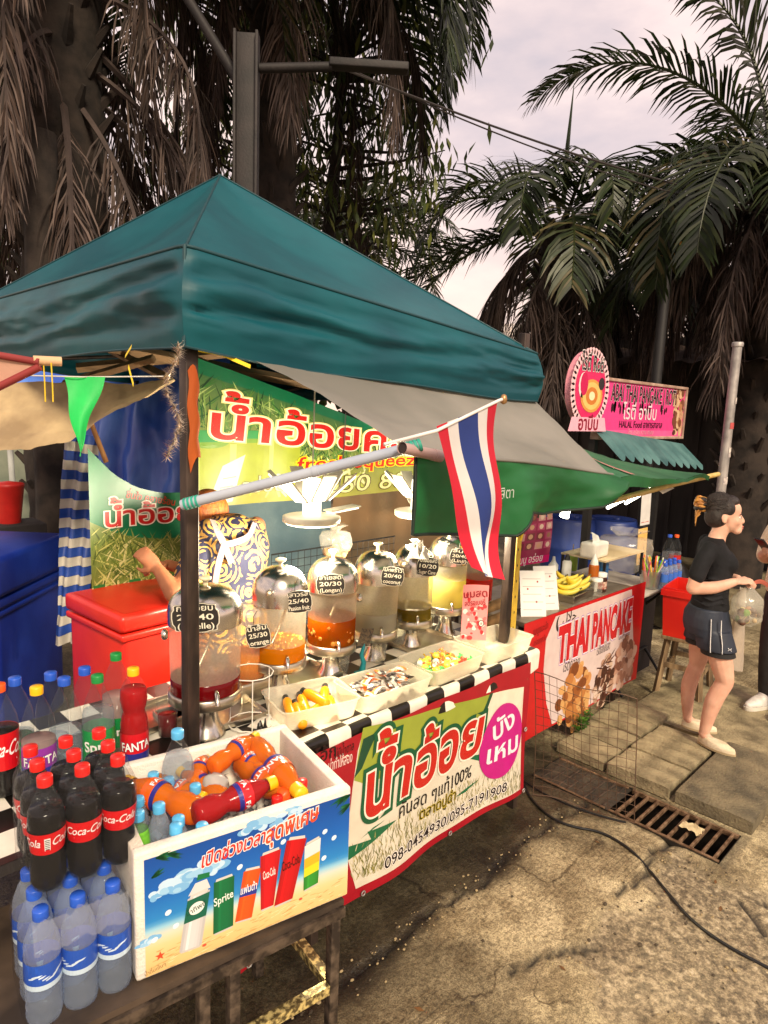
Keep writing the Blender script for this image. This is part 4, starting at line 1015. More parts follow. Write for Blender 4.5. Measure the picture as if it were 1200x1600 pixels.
# red ice box behind the bottles
redp = mat('red_icebox_plastic', (196,28,22), .35, col2=(214,42,26), vs=3, bump=.06)
RZ = 1.14
A0, A1, A2 = onz(108,914,RZ), onz(189,962,RZ), onz(280,936,RZ)
fd = (A2-A1); fd.z = 0; wl = .48; dv = A0-A1; dl = dv.length; yaw = math.atan2(dv.y, dv.x)-math.pi/2; yaw = yaw*.6+math.atan2(fd.y, fd.x)*.4; RD = max(.36, min(.5, dl))
t = thing('red_ice_box', 'red plastic ice box standing between the bottles and the small banner', 'ice box', (A1.x, A1.y, 0), yaw)
mb = MB(); mb.box((wl/2, RD/2, RZ-.35), (wl-.03,RD-.03,.50), redp, bev=.025); mb.box((wl/2,RD/2,RZ-.105),(wl-.006,RD-.006,.03), redp, bev=.01); mb.build('body', t)
mb = MB(); mb.box((wl/2,RD/2,RZ-.045), (wl,RD,.075), redp, bev=.02)
mb.grid(lambda u, v: V((.03+u*(wl-.06), .03+v*(RD-.06), RZ-.006+.012*math.sin(math.pi*u)*math.sin(math.pi*v))), 8, 8, redp); mb.build('lid', t)
mb = MB(); mb.box((wl/2,RD/2,.27), (.42,.32,.54), dw, bev=.01); mb.build('stand', t)
A_ = Art(); A_.rect(0,0,.05,.10,(206,200,196)); A_.rect(.01,.02,.04,.05,(150,144,140),1)
mb = MB(); A_.emit(mb, lambda x, y, h: V((x+.36, .014-h, y+RZ-.42)), printed()); mb.build('paper_sticker', t)

# ------------------------------------------------------------------ banners
def grass_blades(A, x0, x1, y0, y1, n, cols, ln, wd, L0=1, up=(1.0, 2.2), top=None):
    for k in range(n):
        x, y = random.uniform(x0, x1), random.uniform(y0, y1)
        if top and y+ln[1]*.5 > top(x): continue
        an = random.uniform(*up); l_ = random.uniform(*ln)
        ex, ey = x+math.cos(an)*l_, y+math.sin(an)*l_
        if ex < x0 or ex > x1 or ey > y1 or ey < y0 or (top and ey > top(ex)): continue
        A.blade(x, y, an, l_, random.uniform(*wd), random.choice(cols), L0+random.random()*2, 0)
GR = [(24,80,36),(50,106,42),(80,130,56),(120,150,76),(16,56,28),(160,180,110),(92,124,48)]
BY = 3.2
p0, p1 = ony(303,792,BY), ony(700,782,BY); ptl = ony(303,556,BY); ptr = ony(662,694,BY)
W_, H_ = p1.x-p0.x, ptl.z-p0.z; x0b, z0b = p0.x, p0.z-.01
sl_ = (ptr.z-ptl.z)/(ptr.x-ptl.x)
topf = lambda x: (ptl.z-z0b)+sl_*x
def bb(px, py): q = ony(px, py, BY); return q.x-x0b, q.z-z0b
A_ = Art()
for i in range(24):
    xa, xb = W_*i/24, W_*(i+1)/24; c0 = (206,212,140)
    A_.it.append(([(xa,0),(xb,0),(xb,topf(xb)),(xa,topf(xa))], [(0,1,2,3)], [rgb(166,164,74),rgb(166,164,74),rgb(12,88,52),rgb(12,88,52)], 0))
    A_.it.append(([(xa,max(0,topf(xa)*.93-.02)),(xb,max(0,topf(xb)*.93-.02)),(xb,topf(xb)),(xa,topf(xa))], [(0,1,2,3)], rgb(8,96,62), .5))
grass_blades(A_, 0, W_, .16, H_, 2300, GR, (.05,.16), (.004,.011), 1, (.2,2.9), lambda x: topf(x)-.035)
grass_blades(A_, 0, W_*.6, .02, .3, 200, [(206,214,120),(186,196,84),(228,228,170)], (.06,.2), (.01,.03), 1, (.2,2.9))
for px, py, hw, hh in ((330,735,32,62),(392,715,42,42),(440,700,26,40)):
    x, y = bb(px, py); sx_ = (bb(px+hw, py)[0]-bb(px-hw, py)[0])/2; sy_ = (bb(px,py-hh)[1]-bb(px,py+hh)[1])/2
    A_.rect(x-sx_, max(.01, y-sy_), x+sx_, y+sy_*.75, (150,162,48), 4); A_.ell(x, y+sy_*.72, sx_*.98, sy_*.18, (110,150,48), 4.5); A_.rect(x-sx_*.7, y+sy_*.70, x+sx_*.7, y+sy_*1.0, (48,140,76), 5)
    A_.rect(x-sx_*.72, max(.02,y-sy_*.8), x-sx_*.5, y+sy_*.5, (186,192,96), 5)
xa, ya = bb(335,792); A_.poly([(xa-.04,ya+.0),(xa+.12,ya+.02),(xa+.20,ya+.28),(xa+.06,ya+.22)], (226,220,190), 6)
for k in range(3): A_.poly([(xa+.02+.02*k,ya+.045+.05*k),(xa+.10+.02*k,ya+.055+.05*k),(xa+.105+.02*k,ya+.062+.05*k),(xa+.022+.02*k,ya+.052+.05*k)], (150,146,120), 7)
xa, ya = bb(333,684); xe, ye = bb(628,712)
A_.text('น้ำอ้อยคั้น', xa, ya, .215, (196,26,20), 9, .022, width=(xe-xa)*1.06, out=[(.05,(236,226,150)),(.024,(246,240,214))], rot=math.atan2(ye-ya, xe-xa)*.9, sy=1.1)
xa, ya = bb(460,722); xb_, yb_ = bb(672,742)
A_.text('fresh squeezed', xa, ya-.05, .115, (206,30,16), 9, .012, width=(xb_-xa)*1.02, out=[(.05,(248,206,30))], shear=.12)
xa, ya = bb(500,770); A_.text('250 80 / 0', xa, ya-.005, .15, (232,226,160), 10, .005, shear=.25, width=bb(690,770)[0]-xa, out=[(.028,(70,56,30))])
xa, ya = bb(380,768); A_.text('อร่อย', xa, ya-.01, .11, (230,222,160), 10, .005, width=.28, out=[(.026,(96,84,50))])
for i in range(8):
    xa, ya = bb(560+12*i, 700+i*2.5); A_.blade(xa, ya, 1.2+random.uniform(-.9,.9), .12, .01, (226,214,110), 8)
pv = printed('printed_vinyl', .33, transl=.12, bump=.4, dirt=.22)
mb = MB(); A_.emit(mb, lambda x, y, h: V((x, .018*math.sin(x*5+y*3)+.004*math.sin(x*17)-h*1.5, y)), pv, .05)
t = thing('vinyl_banner', 'large green vinyl banner with red Thai lettering at the back of the juice stall', 'banner', (x0b, BY, z0b))
mb.build('printed_sheet', t)
mb = MB(); mb.tube([(W_*.485,-.035,topf(W_*.485)),(W_*.487,-.03,.35),(W_*.47,-.03,.02)], .0035, cbl, 5); mb.build('cord', t)
# small banner at the left
BY2 = 3.05
p0, ptl, ptr, pbr = ony(143,908,BY2), ony(150,713,BY2), ony(312,770,BY2), ony(312,908,BY2)
x0c, z0c = p0.x, min(p0.z, pbr.z); W2 = ptr.x-p0.x; 
def b2(px, py): q = ony(px, py, BY2); return q.x-x0c, q.z-z0c
tops = [b2(150,713), b2(180,742), b2(215,762), b2(250,770), b2(312,768)]
def top2(x):
    for (a, ya), (b, yb) in zip(tops[:-1], tops[1:]):
        if x <= b: return ya+(yb-ya)*(x-a)/(b-a)
    return tops[-1][1]
A_ = Art()
for i in range(16):
    xa, xb = W2*i/16, W2*(i+1)/16
    A_.it.append(([(xa,0),(xb,0),(xb,top2(xb)*.52),(xa,top2(xa)*.52)], [(0,1,2,3)], rgb(110,128,60), 0))
    A_.it.append(([(xa,top2(xa)*.52),(xb,top2(xb)*.52),(xb,top2(xb)),(xa,top2(xa))], [(0,1,2,3)], rgb(10,112,72), 0))
grass_blades(A_, 0, W2, .0, .34, 700, [(150,160,80),(186,190,110),(96,120,50),(70,90,40),(206,204,140),(120,140,70)], (.05,.14), (.004,.009), 1, (.3,2.8), lambda x: top2(x)*.62)
for px in (155, 212, 262):
    xa, ya = b2(px, 898); A_.rect(max(0,xa-.035), 0, xa+.035, .05, (236,232,200), 5); A_.rect(max(.0,xa-.028), .02, xa+.028, .062, (40,120,60), 5.6)
xa, ya = b2(166,824); xb_, yb_ = b2(283,815)
A_.text('น้ำอ้อย', xa, ya, .125, (196,24,24), 6, .02, width=(xb_-xa)*1.12, out=[(.045,(240,236,220))])
xa, ya = b2(198,768); A_.text('ชื่นใจ คลายร้อน', xa, ya-.03, .045, (214,40,26), 6, .01, width=.24, rot=-.22)
mb = MB(); A_.emit(mb, lambda x, y, h: V((x, .014*math.sin(x*9)-h*1.5, y)), pv, .05)
t = thing('vinyl_banner', 'small drooping green banner with red Thai letters and a grass picture', 'banner', (x0c, BY2, z0c)); mb.build('printed_sheet', t)
mb = MB(); a, b = at(140,655,3.35), at(166,722,3.35); mb.tube([a, b], .013, mat('bamboo_brown', (136,92,54), .6, col2=(164,120,74)), 8)
tag(mb.build('bamboo_stick'), 'brown bamboo stick holding up the corner of the small green banner', 'stick')
# back wall of stained sheet metal and timber frame under the roof
wm = mat('stained_sheet_metal', (128,118,98), .5, metal=.25, col2=(168,130,92), vs=2.2, bump=.15, ramp=(.3,.72))
wb = mat('greyblue_sheet', (84,110,124), .6, col2=(112,134,142), vs=3, bump=.15)
t = thing('sheet_wall', 'stained metal sheet wall behind the row of juice dispensers', 'wall', (2.0, 3.42, 0))
mb = MB(); mb.grid(lambda u, v: V((.95+1.25*u, .004*math.sin(u*40), .55+1.2*v)), 50, 4, wm); mb.build('metal_sheet', t)
mb = MB(); mb.grid(lambda u, v: V((.0+.96*u+.0*v, .012+.02*math.sin(v*2), .55+1.2*v)), 20, 4, wb); mb.build('bluish_sheet', t)
wood = mat('old_rafter_wood', (104,82,58), .8, col2=(142,112,80), vs=5, stretch=(.3,3,3), bump=.3)
mb = MB()
for a, b, r in ((at(100,600,3.2), at(240,560,3.0), .02), (at(170,545,3.4), at(260,590,3.1), .022), (at(120,575,3.4), at(420,545,3.6), .025), (V((1.1,3.3,2.28)), V((2.8,3.3,2.12)), .03), (V((1.1,2.6,2.36)), V((2.8,2.6,2.2)), .025)):
    mb.tube([a, b], r, wood, 4)
tag(mb.build('roof_rafter'), 'old timber rafters crossing under the teal canopy', 'rafter')
wr2 = mat('black_rack_wire', (30,30,32), .5, metal=.4)
t = thing('wire_rack', 'low black wire rack at the back of the juice counter', 'wire rack', (1.95, 2.72, .86))
mb = MB()
for k in range(22): mb.tube([(k*.042,0,0),(k*.042,0,.40)], .0018, wr2, 4)
for k in range(10): mb.tube([(0,0,.02+k*.042),(.89,0,.02+k*.042)], .0018 if k < 9 else .004, wr2, 4)
for x in (0,.89): mb.tube([(x,0,0),(x,-.16,0)], .004, wr2, 4)
mb.build('panel', t)

# ------------------------------------------------------------------ LED petal lamps
led = glow('led_panel_light', (255,238,206), 1.5); whp = mat('white_lamp_plastic', (226,220,200), .4)
def petal_lamp(q, label, rz, ems):
    t = thing('led_lamp', label, 'lamp', q, rz, 'folding led lamps in the juice stall')
    mb = MB(); mb.lathe([(.02,-.045),(.105,-.042),(.118,-.034),(.118,-.012),(.106,-.008),(.02,-.006)], whp, n=32); mb.build('hub', t)
    mb = MB(); mb.lathe([(.036,-.004),(.038,.0),(.038,.135),(.034,.142),(.001,.143)], ems, n=20); mb.build('core_tube', t)
    for k, (az, el) in enumerate(((-15,42),(45,46),(105,44),(165,40),(225,46),(285,44),(330,4))[:7]):
        mb = MB(); a, e = rad(az), rad(el); d = V((math.cos(a)*math.cos(e), math.sin(a)*math.cos(e), math.sin(e))); s_ = V((-math.sin(a), math.cos(a), 0)); n_ = s_.cross(d)
        if n_.z > 0: n_ = -n_
        c = d*.085+V((0,0,-.006))
        for off, m, sc_ in ((0, whp, 1), (.0065, ems, .86)):
            o2 = c+n_*off+d*(.012 if off else 0); l_ = .165*sc_+.0; w2 = .029*sc_
            P_ = [o2-s_*w2, o2+s_*w2, o2+d*l_+s_*w2, o2+d*l_-s_*w2]; th = -n_*.006
            mb.add(P_+[p+th for p in P_], [(0,1,2,3),(7,6,5,4),(0,4,5,1),(1,5,6,2),(2,6,7,3),(3,7,4,0)], m)
        mb.build('light_panel', t)
    pl = bpy.data.lights.new('lamp_light', 'POINT'); pl.energy = 25; pl.shadow_soft_size = .09; pl.color = (1,.86,.62); po = bpy.data.objects.new('lamp_light', pl); COL.objects.link(po); po.parent = t; po.location = (0,0,-.16)
    mb = MB(); mb.tube([(0,0,.14),(.005,0,.5),(0,.02,.75)], .003, mat('white_flex', (200,196,186), .5), 5); mb.build('flex', t)
    return t
q = at(487,802,2.75); petal_lamp(q, 'lit folding led lamp with petal panels over the juice dispensers', rad(30), led)
q = at(654,794,3.3); petal_lamp(q, 'lit folding led lamp partly hidden behind the green flap of the awning', rad(80), led)

# ------------------------------------------------------------------ juice counter with checkered oilcloth and printed front
TZ, TY0, TY1, TX0, TX1 = .85, 1.70, 2.48, .16, 2.84
t = thing('stall_table', 'long juice counter table under the checkered oilcloth', 'table', (TX0, TY0, 0))
mb = MB(); mb.box(((TX1-TX0)/2, (TY1-TY0)/2+.01, TZ-.022), (TX1-TX0-.02, TY1-TY0-.02, .035), dw); mb.build('tabletop', t)
for x in (.05, 1.3, TX1-TX0-.06):
    for y in (.05, TY1-TY0-.06): mb = MB(); mb.box((x, y, (TZ-.04)/2), (.035,.035,TZ-.04), pblk); mb.build('leg', t)
mb = MB(); 
for z in (.25,): mb.box(((TX1-TX0)/2, .06, z), (TX1-TX0-.1,.025,.025), pblk)
mb.build('crossbar', t)
oc = printed('printed_oilcloth', .28, dirt=.2)
CH = .1055; nchk = 26
mb = MB()
def clothp(x, s):          # s: distance from the back edge over the top and down the front
    D_ = TY1-TY0
    if s <= D_-.01: return V((x, TY1-s, TZ+.003*fbm(x*6, s*6, 2)))
    if s <= D_+.02:
        a = (s-D_+.01)/.03*math.pi/2; return V((x, TY0+.008-.016*math.sin(a), TZ-.012*(1-math.cos(a))))
    d = s-D_-.02; return V((x, TY0-.010-.012*math.sin(x*21+1)*d/.1-.006*d/.1, TZ-.012-d))
rows = [0]; D_ = TY1-TY0
while rows[-1] < D_-.012-1e-6: rows.append(min(rows[-1]+CH, D_-.012))
for i in range(nchk):
    xa = TX1-(i+1)*CH; xb = TX1-i*CH
    for j in range(len(rows)-1):
        c = (232,226,212) if (i+j) % 2 == 0 else (24,20,18)
        mb.grid(lambda u, v: clothp(xa+(xb-xa)*u, rows[j]+(rows[j+1]-rows[j])*v), 2, 2, oc, True, rgb(*c))
    c = (232,226,212) if i % 2 == 0 else (24,20,18)
    if xb < 1.15: continue
    mb.grid(lambda u, v: clothp(xa+(xb-xa)*u, D_-.012+(.03+.088)*v), 4, 10, oc, True, rgb(*c))
tag(mb.build('oilcloth'), 'black and white checkered oilcloth covering the juice counter', 'tablecloth')
# printed front sheet
FYB = TY0-.022
def fp(zx, zy): q = ony(400+zx*.375, 1050+zy*.375, FYB); return q.x-FX0, q.z-FZ0
FX0, FZ0 = 1.10, .0
FZ0 = ony(600,1375,FYB).z; 
FX1 = ony(820,1150,FYB).x
FW, FH = FX1-FX0, TZ-.035-FZ0
A_ = Art(); A_.rect(0, 0, FW, FH, (158,18,34), 0, 8, 4)
lt = [fp(450,235), fp(425,330), fp(398,480), fp(380,640), fp(383,780), fp(415,903), fp(640,765), fp(860,625), fp(1088,482), fp(1100,330), fp(1112,60)]
lt = [(max(0,min(FW-.002,x)), max(.004,min(FH,y))) for x, y in lt]
A_.poly(lt, (214,206,188), 1)
A_.poly([fp(450,235), fp(430,330), fp(405,450), fp(470,470), fp(700,330), fp(940,200), fp(985,90)], (146,158,58), 2)
A_.poly([fp(985,90), fp(940,190), fp(950,330), fp(1085,250), fp(1112,60)], (226,216,196), 2)
A_.poly([fp(450,280), fp(510,250), fp(440,400), fp(405,440)], (24,70,48), 3); A_.poly([fp(975,90), fp(990,85), fp(935,215), fp(915,225)], (26,74,48), 3)
for q_ in ([(378,730),(470,690),(455,660),(580,612),(510,670),(440,735),(385,785)], [(870,360),(950,340),(935,372)], [(835,525),(935,450),(880,505)], [(480,640),(530,610),(470,655),(430,690)]): A_.poly([fp(*p) for p in q_], (22,98,62), 3)
SC_ = [(150,140,84),(190,182,140),(112,112,60),(206,196,160),(128,120,80),(94,98,54)]
for k in range(900):
    u_ = random.random(); zx = 400+690*u_; zy = 880-400*u_-random.random()**1.6*150*(1-.2*u_)
    x, y = fp(zx, zy); an = random.uniform(.9,2.2); l_ = random.uniform(.02,.05)
    if .01 < x < FW-.03 and y > .02: A_.blade(x, y, an, l_, random.uniform(.002,.005), random.choice(SC_), 2+random.random())
x, y = fp(448,602); xe, ye = fp(985,300); dx_, dy_ = fp(925,332)
ro = math.atan2(dy_-y, dx_-x)
A_.text('น้ำอ้อย', x, y, .255, (186,34,26), 7, .03, rot=ro, width=math.hypot(dx_-x, dy_-y)*1.0, out=[(.088,(16,84,52)),(.028,(238,230,214))], shear=.12, sy=1.15)
def line(txt, a, b, size, col, L, bold, **k):
    x, y = fp(*a); xe, ye = fp(*b); A_.text(txt, x, y, size, col, L, bold, rot=math.atan2(ye-y, xe-x), width=math.hypot(xe-x, ye-y), **k)
line('คั้นสด ๆแท้100%', (590,607), (902,440), .085, (24,22,20), 8, .006)
line('ตลาดปูดำ', (680,617), (833,532), .070, (30,26,16), 8, .008, out=[(.03,(214,190,44))])
line('098-0454930/095-7191908', (520,812), (1030,488), .070, (34,28,30), 9, .012, out=[(.05,(240,232,224)),(.03,(238,230,222))][:1])
cx_, cy3 = fp(1020,285); rxo = (fp(1102,285)[0]-fp(938,285)[0])/2; ryo = (fp(1020,140)[1]-fp(1020,430)[1])/2
A_.ell(cx_, cy3, rxo, ryo, (186,28,126), 8, 40)
for tx, a, b in (('บัง',(982,285),(1072,222)), ('เหม',(958,384),(1080,318))): line(tx, a, b, .13, (238,230,236), 10, .018)
line('ไม่มีน้ำตาล', (317,362), (408,322), .045, (34,14,14), 3, .006); line('น่าทำให้ลอง', (296,412), (398,372), .055, (226,206,200), 3, .008)
x, y = fp(240,385); A_.text('โอ้ก', x, y, .07, (36,12,14), 3, .012)
mb = MB(); A_.emit(mb, lambda x, y, h: V((x, -h*1.3+.014*math.sin(x*7)*(1-y/FH)+.005*math.sin(x*15+y*9), y)), pv, .04)
t = thing('vinyl_banner', 'red and cream sugarcane juice banner covering the front of the juice counter', 'banner', (FX0, FYB, FZ0)); mb.build('printed_sheet', t)
for ex_, ez_ in ((FW-.02,.02),(FW*.66,.018),(FW*.33,.018),(.03,.02),(FW-.02,FH*.5)):
    mb = MB(); mb.tube([V((ex_+.009*math.cos(a), -.012+.014*math.sin(ex_*7)*(1-ez_/FH)+.005*math.sin(ex_*15+ez_*9), ez_+.009*math.sin(a))) for a in [6.2832*k/14 for k in range(15)]], .003, gal, 6); mb.build('eyelet', t)
# red cola sheet under the foam box
A_ = Art(); A_.rect(0,0,.62,.42,(128,14,26), 0); 
for k in range(4): A_.rect(.06+.15*k, .02, .075+.15*k, .40, (104,10,20), 1)
A_.rect(.30,.05,.37,.38,(30,14,16),1.5); A_.text('ยกกำลัง', .40, .12, .085, (206,190,186), 3, .012, rot=.12)
mb = MB(); q = ony(415,1490,FYB+.02); A_.emit(mb, lambda x, y, h: V((x, -h, y)), pv)
t = thing('vinyl_banner', 'dark red cola banner hanging low behind the legs of the drinks cart', 'banner', (.80, FYB+.03, .17)); mb.build('printed_sheet', t)
# ------------------------------------------------------------------ bottles
pet = clear('clear_pet', (248,250,250), .05, .04, (120,124,128)); petb = clear('bluish_pet', (236,244,254), .14, .05, (240,246,252), transl=.5, spec=1.6, crinkle=.5); film = clear('shrink_film', (252,252,253), .06, .07, (60,62,66), spec=1.6, crinkle=.8); film_w = clear('milky_film', (244,246,250), .10, .25, spec=.4)
cola = liquid('cola_drink', (14,6,4), .02, .03); orange = liquid('orange_soda', (255,138,0), .06, .5); redsoda = liquid('red_soda', (206,16,20), .12, .45)
pinkish = liquid('pale_pink_drink', (232,206,200), .5, .5); waterm = clear('drinking_water', (240,246,252), .13, .05, (246,249,252), transl=.6)
capc = {n: mat('cap_'+n, c, .35, var=.05) for n, c in dict(red=(214,32,28), blue=(36,84,190), sky=(84,172,222), yellow=(236,180,22), green=(24,132,60), orange=(236,88,30)).items()}
lab = printed('printed_label', .3, dirt=.05)
def rad_at(prof, z):
    for (r0, z0), (r1, z1) in zip(prof[:-1], prof[1:]):
        if z0 <= z <= z1 and z1 > z0: return r0+(r1-r0)*(z-z0)/(z1-z0)
    return prof[-1][0]
def face(loc, off=0): return math.atan2(-loc[1], -loc[0])+off
SHAPES = dict(
 contour=[(.0,.004),(.022,.0),(.034,.006),(.039,.022),(.039,.05),(.0345,.085),(.036,.11),(.040,.14),(.0405,.17),(.038,.188),(.029,.212),(.018,.236),(.0135,.250),(.0135,.258)],
 ribbed=[(.0,.004),(.024,.0),(.036,.006),(.0385,.02),(.0365,.03),(.0385,.04),(.0365,.05),(.0385,.06),(.0365,.07),(.0385,.08),(.0365,.09),(.0385,.10),(.0385,.165),(.0365,.175),(.038,.185),(.034,.205),(.024,.232),(.0145,.248),(.0135,.258)],
 tall=[(.0,.005),(.028,.0),(.042,.008),(.046,.03),(.046,.10),(.0455,.20),(.046,.212),(.042,.236),(.030,.272),(.018,.300),(.0145,.312),(.0145,.322)],
 bulb=[(.0,.005),(.026,.0),(.038,.008),(.042,.03),(.042,.10),(.0415,.16),(.036,.185),(.032,.196),(.037,.210),(.0415,.235),(.040,.262),(.028,.290),(.0165,.308),(.0145,.322)],
 small=[(.0,.003),(.018,.0),(.028,.006),(.0305,.016),(.0290,.024),(.0308,.034),(.0300,.05),(.0262,.062),(.0228,.072),(.0238,.080),(.0290,.094),(.0318,.112),(.0312,.130),(.0270,.148),(.0185,.168),(.0135,.183),(.0125,.192)],
 smallwater=[(.0,.003),(.018,.0),(.027,.005),(.0285,.016),(.027,.03),(.0285,.044),(.0285,.12),(.027,.13),(.026,.145),(.018,.17),(.0135,.182),(.0125,.19)])
def label_art(kind, w):
    A = Art(); h = 1
    return A
def bottle(shape, label, loc, rot, capm, drink=None, fill=.8, lb=None, shell=None, name='drink_bottle', cat='bottle', group=None, n=20):
    """lb = (z0, z1, base colour, draw(Art, width, height))"""
    prof = SHAPES[shape]; top = prof[-1][1]; rn = prof[-1][0]
    t = thing(name, label, cat, loc, 0, group); t.rotation_euler = rot if isinstance(rot, (tuple, list)) else (0,0,rot)
    mb = MB(); mb.lathe(prof, shell or pet, n=n, caps=False); mb.build('shell', t)
    if drink:
        zt = top*fill; pr = [(max(0, r-.0012), z+.001) for r, z in prof if z < zt]+[(max(.0005, rad_at(prof, zt)-.0012), zt), (.0005, zt+.0002)]
        mb = MB(); mb.lathe(pr, drink, n=n, caps=False); mb.build('drink', t)
    if lb:
        z0, z1, c0, draw = lb; r0 = max(rad_at(prof, z0), rad_at(prof, z1)); wd = 2*math.pi*r0; A = Art()
        A.rect(-wd/2, 0, wd/2, z1-z0, c0, 0, 32, 3)
        if draw: draw(A, wd, z1-z0)
        mb = MB(); A.emit(mb, lambda x, y, h: V(((rad_at(prof, z0+y)+.0006+h*.6)*math.cos(x/r0), (rad_at(prof, z0+y)+.0006+h*.6)*math.sin(x/r0), z0+y)), lab); mb.build('label', t)
    mb = MB(); mb.lathe([(rn+.0032,top-.010),(rn+.0034,top+.010),(rn+.0022,top+.0125),(.0005,top+.0125)], capm, n=16, caps=False); mb.build('cap', t)
    return t
def d_cola(A, w, h):
    for x in (0, w*.5): A.text('Coca-Cola', x, h*.40, h*.56, (244,238,236), 2, .012, 'c', shear=.28, width=w*.40); A.rect(x-w*.12, h*.22, x+w*.12, h*.255, (236,200,198), 2)
    A.rect(w*.24, h*.2, w*.29, h*.8, (240,236,232), 1.5)
    for k in range(6): A.rect(w*.245, h*(.24+.09*k), w*.285, h*(.28+.09*k), (40,30,30), 2)
def d_plain(txt, col=(246,244,240), band=None, sc=.42, wide=.34):
    def f(A, w, h):
        if band: A.rect(-w/2, 0, w/2, h*.30, band, .5, 32, 1)
        for x in (0, w*.5): A.text(txt, x, h*.42, h*sc, col, 3, .02, 'c', rot=.06, width=w*wide, out=[(.03,(28,40,110))] if band else None)
        A.rect(w*.20, h*.2, w*.29, h*.75, (238,234,230), 1)
    return f
def d_water(A, w, h):
    A.rect(-w/2, 0, w/2, h*.2, (200,222,240), .5, 32, 1)
    
    for k in range(10): A.blade(-w*.16+w*.03*k, h*(.45+.10*math.sin(k*.9)), .3, w*.07, h*.07, (206,226,244), 1)
# --- drinks cart
steel = mat('worn_box_steel', (52,44,39), .5, metal=.5, col2=(104,90,78), vs=30, bump=.2)
CZ = .615
crate = thing('drinks_cart', 'low steel cart carrying the foam drinks box and bottle packs', 'cart', (.62, 1.40, 0), rad(-8))
dirty = mat('grimy_cart_board', (46,37,30), .6, col2=(78,64,52), vs=8)
mb = MB(); mb.box((.09, .20, CZ-.010), (.96,.50,.018), dirty); mb.build('shelf_board', crate)
mb = MB()
for y in (-.045, .455): mb.box((.09, y, CZ-.036), (.96,.03,.030), steel)
for x in (-.375, .555): mb.box((x, .205, CZ-.036), (.03,.47,.030), steel)
mb.build('top_frame', crate)
for x, y in ((.24,-.03),(.55,-.03),(-.37,-.03),(.55,.44),(-.37,.44),(.16,-.025)):
    mb = MB(); mb.box((x, y, (CZ-.05)/2), (.030,.030,CZ-.05), steel, bev=.003); mb.build('leg', crate)
spk = mat('speckled_rail', (96,84,56), .35, metal=.5, col2=(226,206,140), vs=60, ramp=(.45,.6))
mb = MB(); mb.box((.55,.205,.33), (.03,.44,.03), spk); mb.box((.115,-.03,.33), (.87,.026,.03), spk); mb.build('lower_rail', crate)

def mk_cap_pts(pxs, z): return [onz(x, y, z) for x, y in pxs]
# --- water pack (bottom) and cola pack (on top of it)
W1, W3 = onz(70,1582,.625), onz(180,1532,.625)
ux = (W3-W1)/2; ux.z = 0; uy = V((-ux.y, ux.x, 0)).normalized()*ux.length
first = None
for j in range(3):
    for i in range(3):
        p = W1+ux*i+uy*j; p.z = CZ+.002
        lbq = 'large water bottle with blue label in the shrink wrapped pack under the cola'
        if first is None:
            first = bottle('ribbed', lbq, p, face(p, .2), capc['blue'], waterm, .955, (.098,.160,(34,84,186),d_water), petb, group='water bottles in the lower pack')
        else: dup(first, p, face(p, random.uniform(-1,1)))
def pack_film(c, a, b, z0, z1, label, m):
    """loose film round a block of bottles: rounded walls, pinched and creased"""
    mb = MB(); n = 72; vs = []
    K = 9
    for k in range(K+1):
        z = z0+(z1-z0)*k/K
        for i in range(n):
            t = 6.2832*i/n; e = .38
            ca, sa = math.cos(t), math.sin(t); sx_ = math.copysign(abs(ca)**e, ca); sy_ = math.copysign(abs(sa)**e, sa)
            inn = 1-.16*sstep(.72, 1, k/K)+.02*fbm(ca*3+k*.3, sa*3, z*9)+.008*math.sin(t*18+k)
            vs.append(c+a*sx_*inn+b*sy_*inn+V((0,0,z)))
    mb.add(vs, [(k*n+i, k*n+(i+1) % n, (k+1)*n+(i+1) % n, (k+1)*n+i) for k in range(K) for i in range(n)], m, True)
    return tag(mb.build('shrink_wrap'), label, 'shrink wrap')
cen = W1+ux+uy; cen.z = 0
pack_film(cen, ux*1.56, uy*1.56, CZ+.004, CZ+.262, 'clear shrink wrap around the water bottle pack', film)
C1, C3 = onz(70,1222,1.145), onz(184,1190,1.145)
ux2 = (C3-C1)/2; ux2.z = 0; uy2 = V((-ux2.y, ux2.x, 0)).normalized()*ux2.length
CB = CZ+.276; first = None
for j in range(3):
    for i in range(3):
        p = C1+ux2*i+uy2*j; p.z = CB
        if first is None: first = bottle('contour', 'cola bottle with red label and red cap in the shrink wrapped pack', p, face(p, -1.66), capc['red'], cola, .76, (.098,.150,(206,16,26),d_cola), group='cola bottles in the upper pack')
        else: dup(first, p, face(p, (0,.1,-.15)[i]+random.uniform(-.1,.1) if j == 0 else random.uniform(-2,2)))
cen2 = C1+ux2+uy2; cen2.z = 0
pack_film(cen2, ux2*1.56, uy2*1.56, CB-.003, CB+.262, 'clear shrink wrap around the cola bottle pack', film)
# film sheet draped between the packs (milky, with the torn skirt)
mb = MB(); 
mb.grid(lambda u, v: W1+ux*(2.55*u-.25)-uy*(.62+.03*math.sin(u*17))+V((0,0,CZ+.275-.05*v-.02*fbm(u*6,v*3,2)))*1 if False else V(((W1+ux*(2.6*u-.3)-uy*(.56+.12*v)).x, (W1+ux*(2.6*u-.3)-uy*(.56+.12*v)).y, CZ+.27-.07*v+.016*fbm(u*7,v*3,2))), 24, 5, film_w)
tag(mb.build('plastic_sheet'), 'milky plastic film edge hanging between the cola pack and the water pack', 'plastic film')

